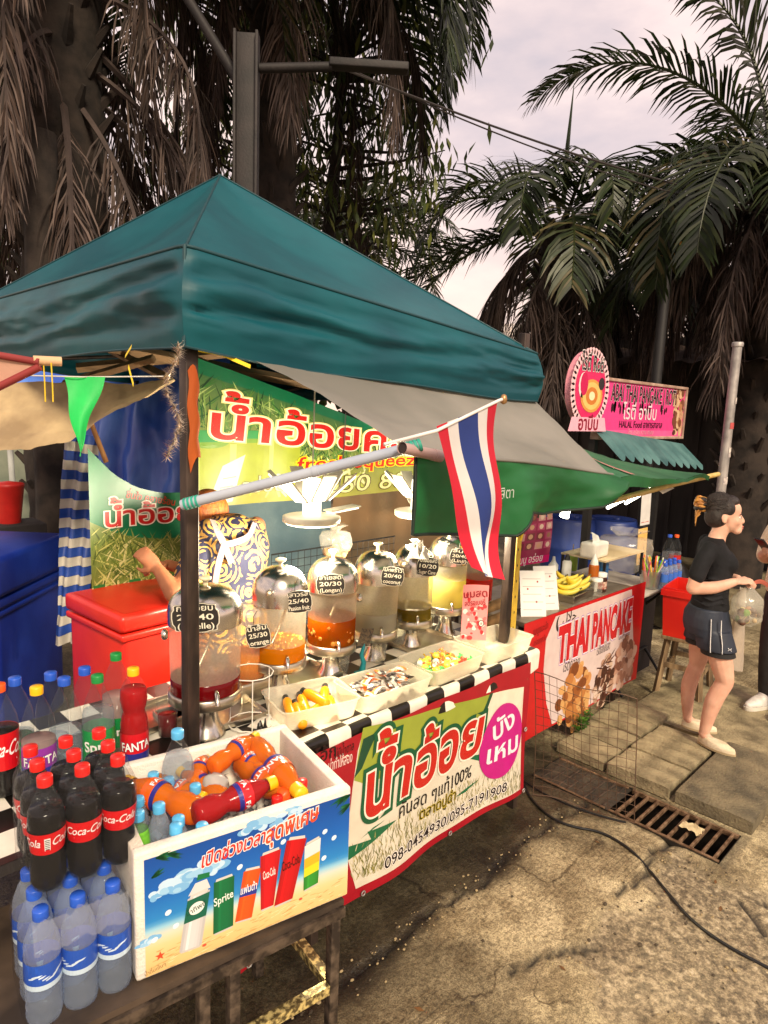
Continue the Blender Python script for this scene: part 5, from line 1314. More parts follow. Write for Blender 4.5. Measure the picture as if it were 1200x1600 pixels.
# --- tall bottles standing on the counter behind the packs
TB = [('tall','orange',cola,.62,(.09,.20,(200,18,26),d_cola),(-2,1070),'large cola bottle cut by the left border'),
 ('tall','blue',waterm,.5,(.07,.15,(22,120,64),None),(23,1060),'clear bottle with blue cap and green label behind the cola bottle'),
 ('tall','blue',waterm,.4,None,(79,1052),'clear unlabelled bottle with blue cap behind the purple label bottle'),
 ('tall','blue',waterm,.35,None,(132,1044),'clear unlabelled bottle with blue cap beside the red ice box'),
 ('tall','green',pinkish,.6,(.03,.13,(24,132,66),d_plain('Sprite',sc=.4)),(181,1022),'tall bottle with light green cap behind the green label bottle'),
 ('tall','blue',waterm,.55,None,(100,1060),'clear dented bottle with blue cap between the purple and green labels'),
 ('tall','yellow',pinkish,.55,(.08,.165,(142,52,160),d_plain('FANTA',band=(44,52,150))),(57,1074),'bottle with purple label and yellow cap'),
 ('tall','green',waterm,.7,(.07,.175,(22,138,66),d_plain('Sprite',sc=.42)),(152,1056),'bottle with green label and dark green cap'),
 ('bulb','yellow',redsoda,.84,(.045,.135,(196,22,34),d_plain('FANTA',band=(40,44,130))),(208,1045),'red soda bottle with yellow cap and waisted shape')]
for sh, cp, dr, fl_, lb_, px, lb2 in TB:
    p = onz(px[0], px[1], TZ+.335); p.z = TZ+.004
    bottle(sh, lb2, p, face(p, .12), capc[cp], dr, fl_, lb_, group=None, n=24)

# --- foam box with printed front
foam = mat('white_eps_foam', (214,206,196), .8, col2=(230,224,214), vs=12, bump=.35, bs=130)
foamd = mat('dirty_eps_foam', (196,186,172), .85, col2=(222,214,204), vs=6, bump=.35, bs=130)
BA, BB = onz(209,1337,.955), onz(549,1229,.955)
bd = BB-BA; bd.z = 0; BL_ = bd.length; byaw = math.atan2(bd.y, bd.x); BD_ = .44; BZ0 = CZ+.004; BH = .955-BZ0
t = thing('foam_box', 'white foam drinks box with a printed beach advert on its front', 'foam box', (BA.x, BA.y, BZ0), byaw)
RB = Matrix.Rotation(byaw, 3, 'Z')
def bl(x, y, z): return V((BA.x, BA.y, BZ0))+RB @ V((x, y, z))
tk = .032; mb = MB()
mb.box((BL_/2, tk/2, BH/2), (BL_, tk, BH), foam, bev=.008); mb.box((BL_/2, BD_-tk/2, BH/2), (BL_, tk, BH), foam, bev=.008)
mb.box((tk/2, BD_/2, BH/2-.0015), (tk-.001, BD_-2*tk+.012, BH-.003), foamd, bev=.004); mb.box((BL_-tk/2, BD_/2, BH/2-.0015), (tk-.001, BD_-2*tk+.012, BH-.003), foamd, bev=.004)
mb.box((BL_/2, BD_/2, .015), (BL_-2*tk+.01, BD_-2*tk+.01, .028), foamd); mb.build('box_body', t)
fn_ = RB @ V((0,-1,0))
def fx(zx, zy):
    px, py = 180+zx*.31667, 1100+zy*.31667; d = ray(px, py); o = bl(0,-.002,0); k = (o-EYE).dot(fn_)/d.dot(fn_); q = RB.transposed() @ (EYE+d*k-o); return q.x, q.z
A_ = Art(); ax0, ax1, az0, az1 = .022, BL_-.004, .006, BH-.020
def skyc(a, b):
    st = [(0,(222,184,122)),(.20,(226,196,140)),(.30,(214,208,190)),(.36,(150,200,222)),(.42,(40,130,198)),(.7,(18,92,178)),(1,(10,70,152))]
    b = b+.05*(a-.5)
    for (p, c), (q, d) in zip(st[:-1], st[1:]):
        if b <= q: k = max(0, (b-p)/(q-p)); return rgb(*[x+(y-x)*k for x, y in zip(c, d)])
    return rgb(*st[-1][1])
A_.rect(ax0, az0, ax1, az1, skyc, 0, 10, 26)
def cloud(x, y, s, n=16):
    for k in range(n): A_.ell(x+random.gauss(0,s), y+random.gauss(0,s*.35), s*random.uniform(.5,1.0), s*random.uniform(.3,.6), random.choice(((120,176,222),(150,196,230),(186,214,238))), 1+random.random()*.6, 12)
for zx, zy, s in ((310,880,.028),(480,800,.022),(700,600,.02),(240,930,.016),(860,560,.02),(170,1170,.012),(900,520,.014)): cloud(*fx(zx, zy), s)
for k in range(120):
    x, y = random.uniform(ax0, ax1-.02), random.uniform(az0, az0+.06); A_.blade(x, y, random.uniform(-.1,.3), random.uniform(.01,.03), .0025, random.choice(((206,166,104),(236,210,160),(190,150,92))), 1)
for zx, zy, a0 in ((200,760,-.2),(260,735,-.3),(180,860,.3),(1160,440,3.5),(1165,490,3.6),(1130,420,3.9)):
    x, y = fx(zx, zy)
    for k in range(9):
        A_.blade(min(max(x,ax0),ax1), min(y,az1-.003), a0+random.uniform(-.45,.45), random.uniform(.02,.05), .006, random.choice(((20,92,60),(30,110,56),(14,70,50))), 2) if ax0 < x+.05*math.cos(a0) < ax1 else None
for zx, zy in ((262,1030),(300,1095),(195,1165),(615,805),(830,680),(1080,660),(1030,760),(1035,630)): x, y = fx(zx, zy); A_.ell(x, y, .0085, .007, (206,224,238), 2, 12, .6); A_.ell(x-.002, y+.002, .004, .003, (240,246,250), 3, 8)
def quadz(P, col, L): A_.poly([fx(*p) for p in P], col, L)
def can(P, col, txt, tc, L=4, vert=False, w=.96, stripes=()):
    """P: bottom-left, bottom-right, top-right, top-left in picture zoom units"""
    a, b, c, d = [V(fx(*p)).to_2d() for p in P]; at2 = lambda u, v: (a.lerp(b, u)).lerp(d.lerp(c, u), v)
    wq = (b-a).length; hq = (d-a).length
    for k in range(8):
        u0, u1 = k/8, (k+1)/8; sh = 1-.16*(abs(u0+u1-1))**2 + (.10 if k == 2 else 0)
        cc = [min(255, x*sh) for x in col]; A_.poly([at2(u0,.03), at2(u1,.03), at2(u1,.955), at2(u0,.955)], cc, L)
    for v0, v1, cc in ((0,.03,(190,186,182)),(.955,1,(198,196,192))): A_.poly([at2(.08,v0), at2(.92,v0), at2(.97 if v0 == 0 else .88,v1), at2(.03 if v0 == 0 else .12,v1)], cc, L+.5)
    for v0, v1, cc in stripes: A_.poly([at2(0,v0), at2(1,v0), at2(1,v1), at2(0,v1)], cc, L+.6)
    if txt:
        p = at2(.5, .55); r = math.atan2((b-a).y, (b-a).x); A_.text(txt, p.x, p.y, hq*.20, tc, L+2, .012, 'c', rot=r+.12, width=wq*w, shear=.1)
can([(315,1235),(425,1195),(470,900),(360,950)], (206,204,206), None, None, 4, stripes=[(.52,.92,(10,92,72))])
quadz([(360,950),(470,905),(452,862),(395,885)], (206,206,208), 4); quadz([(402,872),(465,852),(466,828),(408,842)], (14,110,62), 5)
x, y = fx(402,1005); A_.ell(x, y, .020, .016, (226,228,226), 7, 20, .3); A_.text('น้ำทิพย์', x, y-.006, .018, (16,70,60), 9, .01, 'c', rot=.3)
can([(483,1145),(582,1100),(588,832),(487,870)], (8,104,60), 'Sprite', (228,234,228))
can([(590,1085),(672,1060),(722,795),(636,815)], (228,84,28), 'แฟนต้า', (236,238,244), stripes=[(.48,.64,(40,50,140))])
can([(718,1025),(780,1000),(820,700),(716,740)], (196,18,30), 'Coca-Cola', (240,226,224), w=.98)
can([(782,1008),(872,968),(948,645),(850,658)], (190,14,24), 'Coca-Cola', (40,8,10), 5, w=.98)
can([(928,928),(1000,888),(1015,645),(935,690)], (46,140,48), None, None, 5, w=1.0, stripes=[(.30,.48,(206,206,40)),(.48,.68,(226,170,40)),(.68,.95,(214,214,216))])
x, y = fx(222,1243); A_.poly([(x+(.013 if k % 2 == 0 else .005)*math.cos(.3+k*.628), y+(.013 if k % 2 == 0 else .005)*math.sin(.3+k*.628)) for k in range(10)], (200,72,40), 3)
x, y = fx(148,1345); A_.text('น้ำดื่มเย็นๆ', x, y, .014, (120,90,60), 3, 0, rot=.14, width=.05)
for zx, zy in ((440,1190),(915,962)): x, y = fx(zx, zy); A_.ell(x, y, .006, .004, (204,84,60), 3, 8)
def fline(txt, a, b, size, col, bold, out):
    x, y = fx(*a); xe, ye = fx(*b); A_.text(txt, x, y, size, col, 7, bold, rot=math.atan2(ye-y, xe-x), width=math.hypot(xe-x, ye-y), out=out, shear=.2)
fline('เปิดช่วงเวลา', (425,808), (735,680), .052, (222,42,32), .02, [(.05,(236,226,226))])
fline('สุดพิเศษ', (742,690), (1000,566), .064, (226,74,34), .022, [(.05,(238,228,226))])
mb = MB(); A_.emit(mb, lambda x, y, h: V((x, -.0012-h*.7, y)), printed('printed_advert', .3, dirt=.04)); mb.build('printed_advert', t)

# --- what lies in the foam box
icem = clear('ice_water', (196,206,214), .42, .08, (170,180,190))
mb = MB(); mb.grid(lambda u, v: V(((tk+.002)+(BL_-2*tk-.004)*u, tk+.002+(BD_-2*tk-.004)*v, .185+.022*fbm(u*7,v*6,2)+.012*fbm(u*19,v*15,5))), 40, 30, icem)
ib = mb.build('ice_water'); ib.location = (BA.x, BA.y, BZ0); ib.rotation_euler = (0,0,byaw); tag(ib, None, None, kind='stuff')
chk = mat('melting_ice', (206,206,202), .22, col2=(232,230,226), vs=9, transl=.5, bump=.35, bs=14)
def chunk(px, py, z, d, label):
    p = onz(px, py, z); bm = bmesh.new(); bmesh.ops.create_icosphere(bm, subdivisions=3, radius=1)
    for v in bm.verts:
        n_ = 1+.22*fbm(v.co.x*1.4+px, v.co.y*1.4, v.co.z*1.4+py); v.co = V((math.copysign(abs(v.co.x)**.7, v.co.x)*d[0]*n_, math.copysign(abs(v.co.y)**.7, v.co.y)*d[1]*n_, math.copysign(abs(v.co.z)**.75, v.co.z)*d[2]*n_))
    mb = MB(); bm.verts.index_update(); mb.add([v.co.copy() for v in bm.verts], [[v.index for v in f.verts] for f in bm.faces], chk, True); bm.free()
    o = mb.build('ice_chunk'); o.location = p; o.rotation_euler = (.3, -.2, px*.1); tag(o, label, 'ice')
mb = MB(); rnd_ = random.Random(3)
for k in range(240):
    x, y = rnd_.uniform(tk+.02, BL_-tk-.02), rnd_.uniform(tk+.02, BD_-tk-.02); r = rnd_.uniform(.006, .016); a, b, c = [rnd_.uniform(0,3) for _ in range(3)]
    R = Matrix.Rotation(a,3,'X') @ Matrix.Rotation(b,3,'Y') @ Matrix.Rotation(c,3,'Z'); mb.box((x, y, .198+.022*fbm(x*12, y*13, 2)+rnd_.uniform(0,.016)), (r*1.6,r*1.2,r), chk, R=R, bev=r*.25)
ci = mb.build('crushed_ice'); ci.location = (BA.x, BA.y, BZ0); ci.rotation_euler = (0,0,byaw); tag(ci, None, None, kind='stuff')
chunk(294,1202,.90,(.045,.028,.022),'wedge of ice lying against the orange soda at the back of the foam box')
chunk(338,1228,.90,(.036,.034,.034),'rounded lump of ice beside the red soda bottle in the foam box')
chunk(250,1232,.83,(.03,.03,.02),'small lump of ice between the sky blue caps')
orl = (.098,.134,(236,92,20),d_plain('FANTA',band=(40,44,130),sc=.45))
rdl = (.098,.134,(206,26,34),d_plain('FANTA',band=(40,44,130),sc=.45))
def lying(px0, py0, px1, py1, z, label, drink, capm, lb_, roll=0, sc=1.0):
    """bottle from its base at one picture point to its cap at the other"""
    a, b = onz(px0, py0, z+.015), onz(px1, py1, z+.030)
    d = (b-a).normalized(); q = d.to_track_quat('Z', 'Y'); e = (q @ Matrix.Rotation(roll, 3, 'Z').to_quaternion()).to_euler()
    t = bottle('small', label, a, tuple(e), capm, drink, .95, lb_, name='soda_bottle'); s = (b-a).length/.2; t.scale = (min(1.35, max(.9, s*1.0)),)*2+(s,); return t
lying(312,1270,198,1222,.90,'orange soda bottle lying along the left side of the foam box',orange,capc['yellow'],orl,2.2)
lying(330,1200,400,1150,.925,'orange soda bottle lying at the back wall of the foam box',orange,capc['yellow'],orl,1.2)
lying(395,1165,470,1240,.91,'orange soda bottle lying along the right wall of the foam box',orange,capc['yellow'],orl,2.4)
lying(378,1190,448,1246,.885,'orange soda bottle pushed under the one at the right wall',orange,capc['orange'],orl,2.0)
lying(302,1275,428,1222,.915,'red soda bottle lying across the front of the foam box',redsoda,capc['yellow'],rdl,1.0)
lying(300,1230,322,1180,.89,'orange soda bottle half buried under the ice wedge',orange,capc['yellow'],orl,.5)
lying(352,1250,282,1205,.875,'orange soda bottle lying under the red soda bottle',orange,capc['yellow'],orl,.3)
lying(420,1215,372,1172,.90,'orange soda bottle lying between the back wall and the right wall',orange,capc['yellow'],orl,1.9)
lying(240,1222,318,1246,.87,'orange soda bottle half sunk among the sky blue caps',orange,capc['yellow'],orl,1.4)
WB = [((216,1250),.945),((216,1272),.955),((251,1262),.965),((281,1278),.955),((268,1291),.965),((273,1219),.93),((307,1230),.93),((234,1211),.92),((310,1290),.945),((270,1236),.915)]
first = None
gl_ = (.03,.085,(120,190,60),None)
for k, ((px, py), z) in enumerate(WB):
    p = onz(px, py, z); p.z = z-.195
    if k == 1: bottle('smallwater','small water bottle with a lime green label at the left corner of the foam box',p,face(p),capc['sky'],waterm,.9,(.10,.155,(120,200,60),None),pet,'water_bottle'); continue
    if first is None: first = bottle('smallwater','small water bottle with sky blue cap standing in the ice of the foam box',p,face(p),capc['sky'],waterm,.9,None,petb,'water_bottle',group='small water bottles in the foam box')
    else: o = dup(first, p, (random.uniform(-.08,.08), random.uniform(-.08,.08), k))
p = onz(278,1143,1.06); p.z = 1.06-.258-.012
bottle('tall','taller clear bottle with sky blue cap leaning in the back of the foam box',p-V((0,0,.05)),(.05,-.03,0),capc['sky'],waterm,.8,None,pet)
for px, py, c, l in ((472,1221,'red','red capped soda bottle standing at the right end of the foam box'),(433,1246,'red','red capped soda bottle at the front edge of the foam box')):
    p = onz(px, py, .925); p.z = .925-.2; bottle('small', l, p, 0, capc[c], orange, .8, None)

# ------------------------------------------------------------------ juice dispensers
chrome = mat('polished_steel', (206,200,190), .2, metal=1.0, col2=(212,206,196), vs=3, var=.05); brush = mat('brushed_steel', (176,168,154), .3, metal=1.0, col2=(196,188,172), vs=12, stretch=(1,1,12))
crm = mat('cream_knob', (226,212,176), .35); tankm = clear('dispenser_acrylic', (252,249,240), .30, .08, (250,244,226), spec=.8, transl=.7)
slate = (38,34,30)
lq = dict(roselle=liquid('roselle_juice',(104,10,16),.05,.2), passion=liquid('passion_juice',(216,130,10),.1,.5), longan=liquid('longan_juice',(206,110,10),.55,.4), coconut=liquid('coconut_juice',(214,210,190),.35,.55),
          cane=liquid('cane_juice',(136,116,30),.25,.45), lychee=liquid('lychee_juice',(236,224,130),.15,.6), straw=liquid('strawberry_juice',(226,50,30),.15,.45), orangej=liquid('orange_juice',(246,158,10),.08,.5))
tagm = printed('printed_slate_tag', .6, dirt=.1)
def price_tag(p, yaw, w, h, lines, label, tilt=0, col=(240,234,214)):
    t = thing('price_tag', label, 'price tag', p, yaw); t.rotation_euler = (0, tilt, yaw)
    A = Art(); N_ = 48; pts = []
    for k in range(N_):
        a = 6.2832*k/N_; ca, sa = math.cos(a), math.sin(a); e = .45
        sc_ = 1+.045*math.cos(a*8)
        pts.append((w/2*math.copysign(abs(ca)**e, ca)*sc_, h/2*math.copysign(abs(sa)**e, sa)*sc_))
    A.poly([(x*1.0, y*1.0) for x, y in pts], (214,208,190), 0); A.poly([(x*.955, y*.95) for x, y in pts], slate, 1)
    n_ = len(lines)
    for i, tx in enumerate(lines): A.text(tx, 0, h*(.5-(i+.86)/n_*.94+.02), h/n_*.86, col, 3, .012, 'c', width=w*(.78 if len(tx) > 4 else .5))
    mb = MB(); A.emit(mb, lambda x, y, hh: V((x, -hh, y)), tagm); mb.add([(x, .004, y) for x, y in pts], [list(range(N_))[::-1]], tagm, False, rgb(*slate)); 
    mb.add([(x, 0, y) for x, y in pts]+[(x, .004, y) for x, y in pts], [(i, (i+1) % N_, (i+1) % N_+N_, i+N_) for i in range(N_)], tagm, False, rgb(*slate)); mb.build('slate_board', t)
    mb = MB(); mb.tube([(-.01,0,h*.48),(-.006,.01,h*.48+.03),(.012,.02,h*.48+.05)], .0012, pblk, 4); mb.build('hook', t)
    return t
def dispenser(px, y, R, z0, zr, zt, zd, zk, drink, fill, label, extra=None, ladle=True, spig=None):
    q = ony(px, 980, y); t = thing('juice_dispenser', label, 'juice dispenser', (q.x, y, TZ+.004), face((q.x, y)), 'juice dispensers on the counter')
    b = TZ+.004; s = lambda z: z-b
    k = R/.108
    mb = MB(); mb.lathe([(.062*k,s(z0)),(.060*k,s(z0)+.008),(.046*k,s(z0)+.03),(.038*k,s(z0)+.06),(.036*k,s(zr)-.02),(.046*k,s(zr)-.002)], chrome, n=28); mb.build('pedestal', t)
    mb = MB(); mb.lathe([(.05*k,s(zr)-.004),(R*.99,s(zr)),(R*1.02,s(zr)+.004),(R*1.02,s(zr)+.036),(R*.985,s(zr)+.040),(.02,s(zr)+.040)], brush, n=40); mb.build('base_ring', t)
    zb = s(zr)+.0405
    hf = zb+(s(zt)-zb)*fill; rt_ = lambda z: R*(.955+.03*(z-zb)/(s(zt)-zb))
    mb = MB(); mb.lathe([(rt_(hf),hf),(rt_((hf+s(zt))/2),(hf+s(zt))/2),(R*.985,s(zt))], tankm, n=40, caps=False); mb.build('tank', t)
    mb = MB(); mb.lathe([(R*.955,zb+.0),(rt_(zb+.5*(hf-zb)),zb+.5*(hf-zb)),(rt_(hf),hf),(rt_(hf)*.985,hf+.001),(.001,hf+.0004)], drink, n=40, caps=False); dk_ = mb.build('drink', t)
    h = s(zd)-s(zt)
    mb = MB(); mb.lathe([(R*1.025,s(zt)-.012),(R*1.03,s(zt)-.004),(R*1.03,s(zt)+.028)]+[(R*1.03*math.cos(a*math.pi/2/9)**.82, s(zt)+.028+(h-.028)*math.sin(a*math.pi/2/9)) for a in range(1, 9)]+[(.016,s(zd)),(.001,s(zd))], chrome, n=44, caps=False); mb.build('lid', t)
    mb = MB(); mb.lathe([(.008,s(zd)-.002),(.007,s(zk)-.022),(.010,s(zk)-.016),(.020,s(zk)-.010),(.021,s(zk)-.003),(.014,s(zk)),(.001,s(zk)+.001)], crm, n=16); mb.build('knob', t)
    mb = MB(); a_ = .3
    mb.tube([(R*.93*math.cos(a_),R*.93*math.sin(a_),zb+.03),(R*1.25,R*.3,zb+.03),(R*1.32,R*.31,zb+.0)], [.008,.008,.006], chrome, 10); mb.build('spigot', t)
    if ladle:
        mb = MB(); mb.tube([(R*.35,-R*.4,zb+.035),(-R*.1,.0,(zb+s(zt))/2),(-R*.45,R*.45,s(zt)+.01)], [.009,.006,.005], brush, 10); mb.ball((R*.36,-R*.42,zb+.03),(.035,.035,.018), brush); mb.build('ladle', t)
    if spig:
        mb = MB(); mb.lathe([(.012,0),(.018,.004),(.019,.016),(.012,.022),(.001,.023)], chrome, n=14)
        for v in mb.v: v.xyz = (v.x+R*.2, -v.z-R*.99, v.y+s(zt)-.045) if spig < 0 else (v.x+R*.2, v.z+R*.98, v.y+s(zt)-.045)
        mb.build('side_latch', t)
    if extra: extra(t, R, zb, hf)
    return q
def toward(q, y, z, side, front, dz=0): 
    r = V((.705,-.709,0)); f = V((-.709,-.705,0)); return V((q.x, y, z+dz))+r*side+f*front
def longans(t, R, zb, hf):
    fm_ = mat('longan_flesh', (230,170,70), .25, transl=.5, col2=(240,190,100)); mb = MB()
    for k in range(150):
        a = random.uniform(0, 6.28); r = R*.86*math.sqrt(random.random())
        if k < 90: r = R*random.uniform(.78,.87)
        mb.ball((r*math.cos(a), r*math.sin(a), random.uniform(zb+.014, hf-.016)), random.uniform(.012,.0155), fm_, 10, 6)
    o = mb.build('longan_fruit', t); o['kind'] = 'stuff'
def seeds(t, R, zb, hf):
    mb = MB(); sd_ = mat('passion_pulp', (230,150,20), .3, col2=(250,190,50))
    for k in range(70): a = random.uniform(0,6.28); r = R*.9*math.sqrt(random.random()); mb.ball((r*math.cos(a), r*math.sin(a), hf+.001), (.009,.007,.003), sd_, 8, 4)
    o = mb.build('pulp', t); o['kind'] = 'stuff'
# farthest first
for a_ in ((742,2.16,.085,.88,.95,1.21,1.30,1.32,'straw',.55,'dispenser of red strawberry juice half hidden by the flag'),):
    q = dispenser(a_[0],a_[1],a_[2],*a_[3:8],lq[a_[8]],a_[9],a_[10],ladle=False)
q = dispenser(695,2.15,.100,.854,.972,1.245,1.372,1.408,lq['lychee'],.60,'dispenser of pale yellow lychee juice next to the strawberry one'); price_tag(toward(q,2.15,1.287,.045,.105),rad(-35),.10,.078,['ลิ้นจี่','20/40','(Linji)'],'handwritten slate tag for lychee juice',.12)
q = dispenser(642,2.14,.100,.854,.960,1.232,1.358,1.385,lq['cane'],.24,'dispenser of brownish sugar cane juice'); price_tag(toward(q,2.14,1.275,.062,.10),rad(-35),.105,.09,['น้ำอ้อยสด','10/20','Sugar Cane'],'handwritten slate tag for sugar cane juice',.1)
q = dispenser(586,2.13,.103,.854,.958,1.235,1.365,1.402,lq['coconut'],.36,'dispenser of cloudy coconut juice'); price_tag(toward(q,2.13,1.27,.07,.10),rad(-38),.10,.085,['มะพร้าว','20/40','coconut'],'handwritten slate tag for coconut juice',.1)
q = dispenser(518,2.12,.107,.854,.962,1.245,1.372,1.405,lq['longan'],.46,'dispenser of amber longan juice full of fruit',longans,spig=1); price_tag(toward(q,2.12,1.282,.0,.118),rad(-45),.115,.085,['ลำไยสด','20/30','(Longan)'],'handwritten slate tag for longan juice',-.08)
q = dispenser(437,2.10,.107,.854,.968,1.245,1.378,1.408,lq['passion'],.26,'dispenser of orange passion fruit juice',seeds); price_tag(toward(q,2.10,1.262,.085,.095),rad(-40),.10,.085,['เสาวรส','25/40','Passion fruit'],'handwritten slate tag for passion fruit juice',-.12)
# small orange juice jar behind
q = ony(386,1000,2.16); t = thing('juice_jar', 'clear jar of orange juice between the roselle and passion fruit dispensers', 'jar', (q.x, 2.16, TZ+.085))
mb = MB(); mb.lathe([(.058,0),(.07,.004),(.072,.25),(.074,.262)], tankm, n=32, caps=False); mb.build('tank', t)
mb = MB(); mb.lathe([(.062,.002),(.069,.006),(.0705,.10),(.001,.1005)], lq['orangej'], n=32, caps=False); mb.build('drink', t)
mb = MB(); mb.lathe([(.076,.258),(.077,.275),(.066,.285),(.001,.288)], clear('milky_lid',(246,244,238),.35,.2), n=32, caps=False); mb.build('lid', t)
mb = MB(); mb.box((0,0,-.042), (.15,.15,.082), brush, bev=.01); mb.build('stand', t)
price_tag(toward(q,2.16,1.13,.06,.085),rad(-40),.09,.09,['น้ำส้ม','25/30','orange'],'handwritten slate tag for orange juice',-.2)
q = dispenser(321,1.98,.122,.858,.985,1.275,1.392,1.42,lq['roselle'],.20,'large dispenser of dark roselle juice behind the canopy pole',None,True,-1); price_tag(toward(q,1.98,1.318,.005,.138),rad(-45),.15,.095,['กระเจี๊ยบ','25/40','(roselle)'],'handwritten slate tag for roselle juice',-.08)
# white wire stand by the roselle dispenser
ww = mat('white_coated_wire', (226,222,212), .35)
mb = MB(); c = V((1.30, 1.93, TZ+.006)); 
mb.tube([c+V((.08*math.cos(k*.5236), .08*math.sin(k*.5236), .012)) for k in range(13)], .0022, ww, 6)
for a in (0, 2.1, 4.2): mb.tube([c+V((.08*math.cos(a), .08*math.sin(a), 0)), c+V((.08*math.cos(a), .08*math.sin(a), .20))], .0022, ww, 6)
mb.tube([c+V((.08*math.cos(k*.5236), .08*math.sin(k*.5236), .20)) for k in range(13)], .0022, ww, 6)
tag(mb.build('wire_stand'), 'white coated wire cup stand beside the roselle dispenser', 'wire stand')
# ------------------------------------------------------------------ plastic trays with sweets
milky = clear('milky_tray_plastic', (252,250,244), .42, .25, (252,247,232), spec=.5, transl=.5)
def tray(P, label, hgt=.078):
    P = [onz(x, y, TZ+.004+hgt) for x, y in P]; c = sum(P, V())/4; c.z = TZ+.004
    # nearest true rectangle: left, front, right, back
    ex = ((P[2]-P[1])+(P[3]-P[0]))/2; ey = ((P[0]-P[1])+(P[3]-P[2]))/2; ex.z = ey.z = 0
    yaw = math.atan2(ex.y, ex.x); W, D = ex.length, abs(ey.dot(V((-math.sin(yaw), math.cos(yaw), 0))))
    t = thing('plastic_tray', label, 'tray', c, yaw)
    mb = MB(); n = 48
    def ring_(w, d, z, e=.22):
        out = []
        for k in range(n):
            a = 6.2832*(k+.5)/n; ca, sa = math.cos(a), math.sin(a)
            out.append(V((w/2*math.copysign(abs(ca)**e, ca), d/2*math.copysign(abs(sa)**e, sa), z)))
        return out
    R_s = [ring_(W*.84, D*.82, .0), ring_(W*.88, D*.86, .006), ring_(W*.965, D*.955, hgt-.006), ring_(W, D, hgt-.004), ring_(W*1.0, D*1.0, hgt), ring_(W*.955, D*.945, hgt-.001), ring_(W*.95, D*.94, hgt-.008), ring_(W*.865, D*.84, .009), ring_(W*.83, D*.80, .004)]
    vs = [p for r in R_s for p in r]; K = len(R_s)
    mb.add(vs, [(k*n+i, k*n+(i+1) % n, (k+1)*n+(i+1) % n, (k+1)*n+i) for k in range(K-1) for i in range(n)], milky, True)
    mb.add(R_s[0], [list(range(n))[::-1]], milky); mb.add(R_s[-1], [list(range(n))], milky)
    mb.build('tray_body', t)
    M = Matrix.Rotation(yaw, 3, 'Z')
    return c, M, W, D, yaw
T1 = tray([(386,1080),(461,1114),(579,1088),(513,1057)], 'milky plastic tray of yellow mango drinks at the left end of the counter')
T2 = tray([(514,1066),(569,1089),(688,1058),(622,1030)], 'milky plastic tray full of silver and orange sachets')
T3 = tray([(617,1026),(677,1052),(765,1020),(699,999)], 'milky plastic tray of green and orange wrapped balls')
T4 = tray([(706,997),(763,1018),(843,993),(775,974)], 'empty milky plastic tray at the right end of the counter')
mango = mat('mango_drink', (246,168,22), .25, col2=(250,186,40), vs=6, transl=.35); mangod = mat('mango_drink_deep', (240,146,20), .25, transl=.35); blkcap = mat('black_cap', (26,24,24), .4)
c, M, W, D, yw = T1; first = None
spots = [(-.30,.10,.55,.030),(-.10,.02,.62,.034),(.10,.08,.70,.052),(.28,.16,.35,.040),(-.26,-.22,.25,.030),(.02,-.20,-.1,.028),(.28,-.14,.45,.030),(-.05,.26,.6,.034)]
for k, (u, v, a, z) in enumerate(spots):
    p = c+M @ V((u*W*.8, v*D*.8, z))
    if first is None:
        first = thing('mango_drink', 'small yellow mango drink bottle with black cap lying in the tray', 'bottle', p, 0, 'mango drinks in the tray')
        mb = MB(); pr = [(.001,-.075),(.015,-.073),(.019,-.066),(.0195,.03),(.017,.048),(.010,.060),(.009,.068)]
        mb.lathe(pr, mango, n=16); mb.build('body', first)
        mb = MB(); mb.lathe([(.0115,.060),(.012,.078),(.001,.079)], blkcap, n=14); mb.build('cap', first)
        first.rotation_euler = (rad(84), 0, yw+a+2.4); 
    else: dup(first, p, (rad(random.uniform(78,92)), 0, yw+a+2.4+random.uniform(-.3,.3)))
# sachets
foil = [mat('sachet_foil', (176,170,164), .32, metal=.6, col2=(226,220,212), vs=60, bump=.4, bs=50), mat('sachet_orange', (228,104,26), .35, col2=(244,140,60), vs=40, bump=.4, bs=50), mat('sachet_black', (34,28,28), .3, col2=(90,80,76), vs=70, bump=.4, bs=50), mat('sachet_white', (226,220,210), .4, col2=(170,160,150), vs=70, bump=.4, bs=50)]
def pillow_mesh(m, m2, w, h, th):
    mb = MB()
    f = lambda u, v, s: V(((u-.5)*w*(1+.04*math.sin(v*3.14)), (v-.5)*h, s*th*(math.sin(math.pi*u)*math.sin(math.pi*v))**.6+.001*s+.0015*fbm(u*7,v*7,w*90)))
    mb.grid(lambda u, v: f(u, v, 1), 9, 9, m); mb.grid(lambda u, v: f(1-u, v, -1), 9, 9, m)
    if m2: mb.grid(lambda u, v: f(u, .3+.4*v, 1)+V((0,0,.0007)), 9, 5, m2)
    return mb
c, M, W, D, yw = T2
kinds = [(0,2,'silver sachet with a dark band in the middle tray'),(1,3,'orange sachet with a white band in the middle tray'),(2,0,'black sachet with a silver band in the middle tray'),(3,1,'white sachet with an orange band in the middle tray')]
protos = {}
for k in range(74):
    ki = random.choice((0,0,2,1,3,3)); a, b, l = kinds[ki]
    u, v = random.uniform(-.40,.40), random.uniform(-.38,.38); z = .022+.045*random.random()*(1-abs(u)*1.2)*(1-abs(v)*1.2)+k*.0006
    p = c+M @ V((u*W*.82, v*D*.80, z)); e = (random.uniform(-.5,.5), random.uniform(-.5,.5), random.uniform(0,6.28))
    if ki not in protos:
        o = pillow_mesh(foil[a], foil[b], .046, .036, .008).build('sachet'); o.location = p; o.rotation_euler = e; protos[ki] = tag(o, l, 'sachet', l.split(' in ')[0]+'s')
    else: o = protos[ki].copy(); COL.objects.link(o); o.location = p; o.rotation_euler = e
c, M, W, D, yw = T3; protos = {}
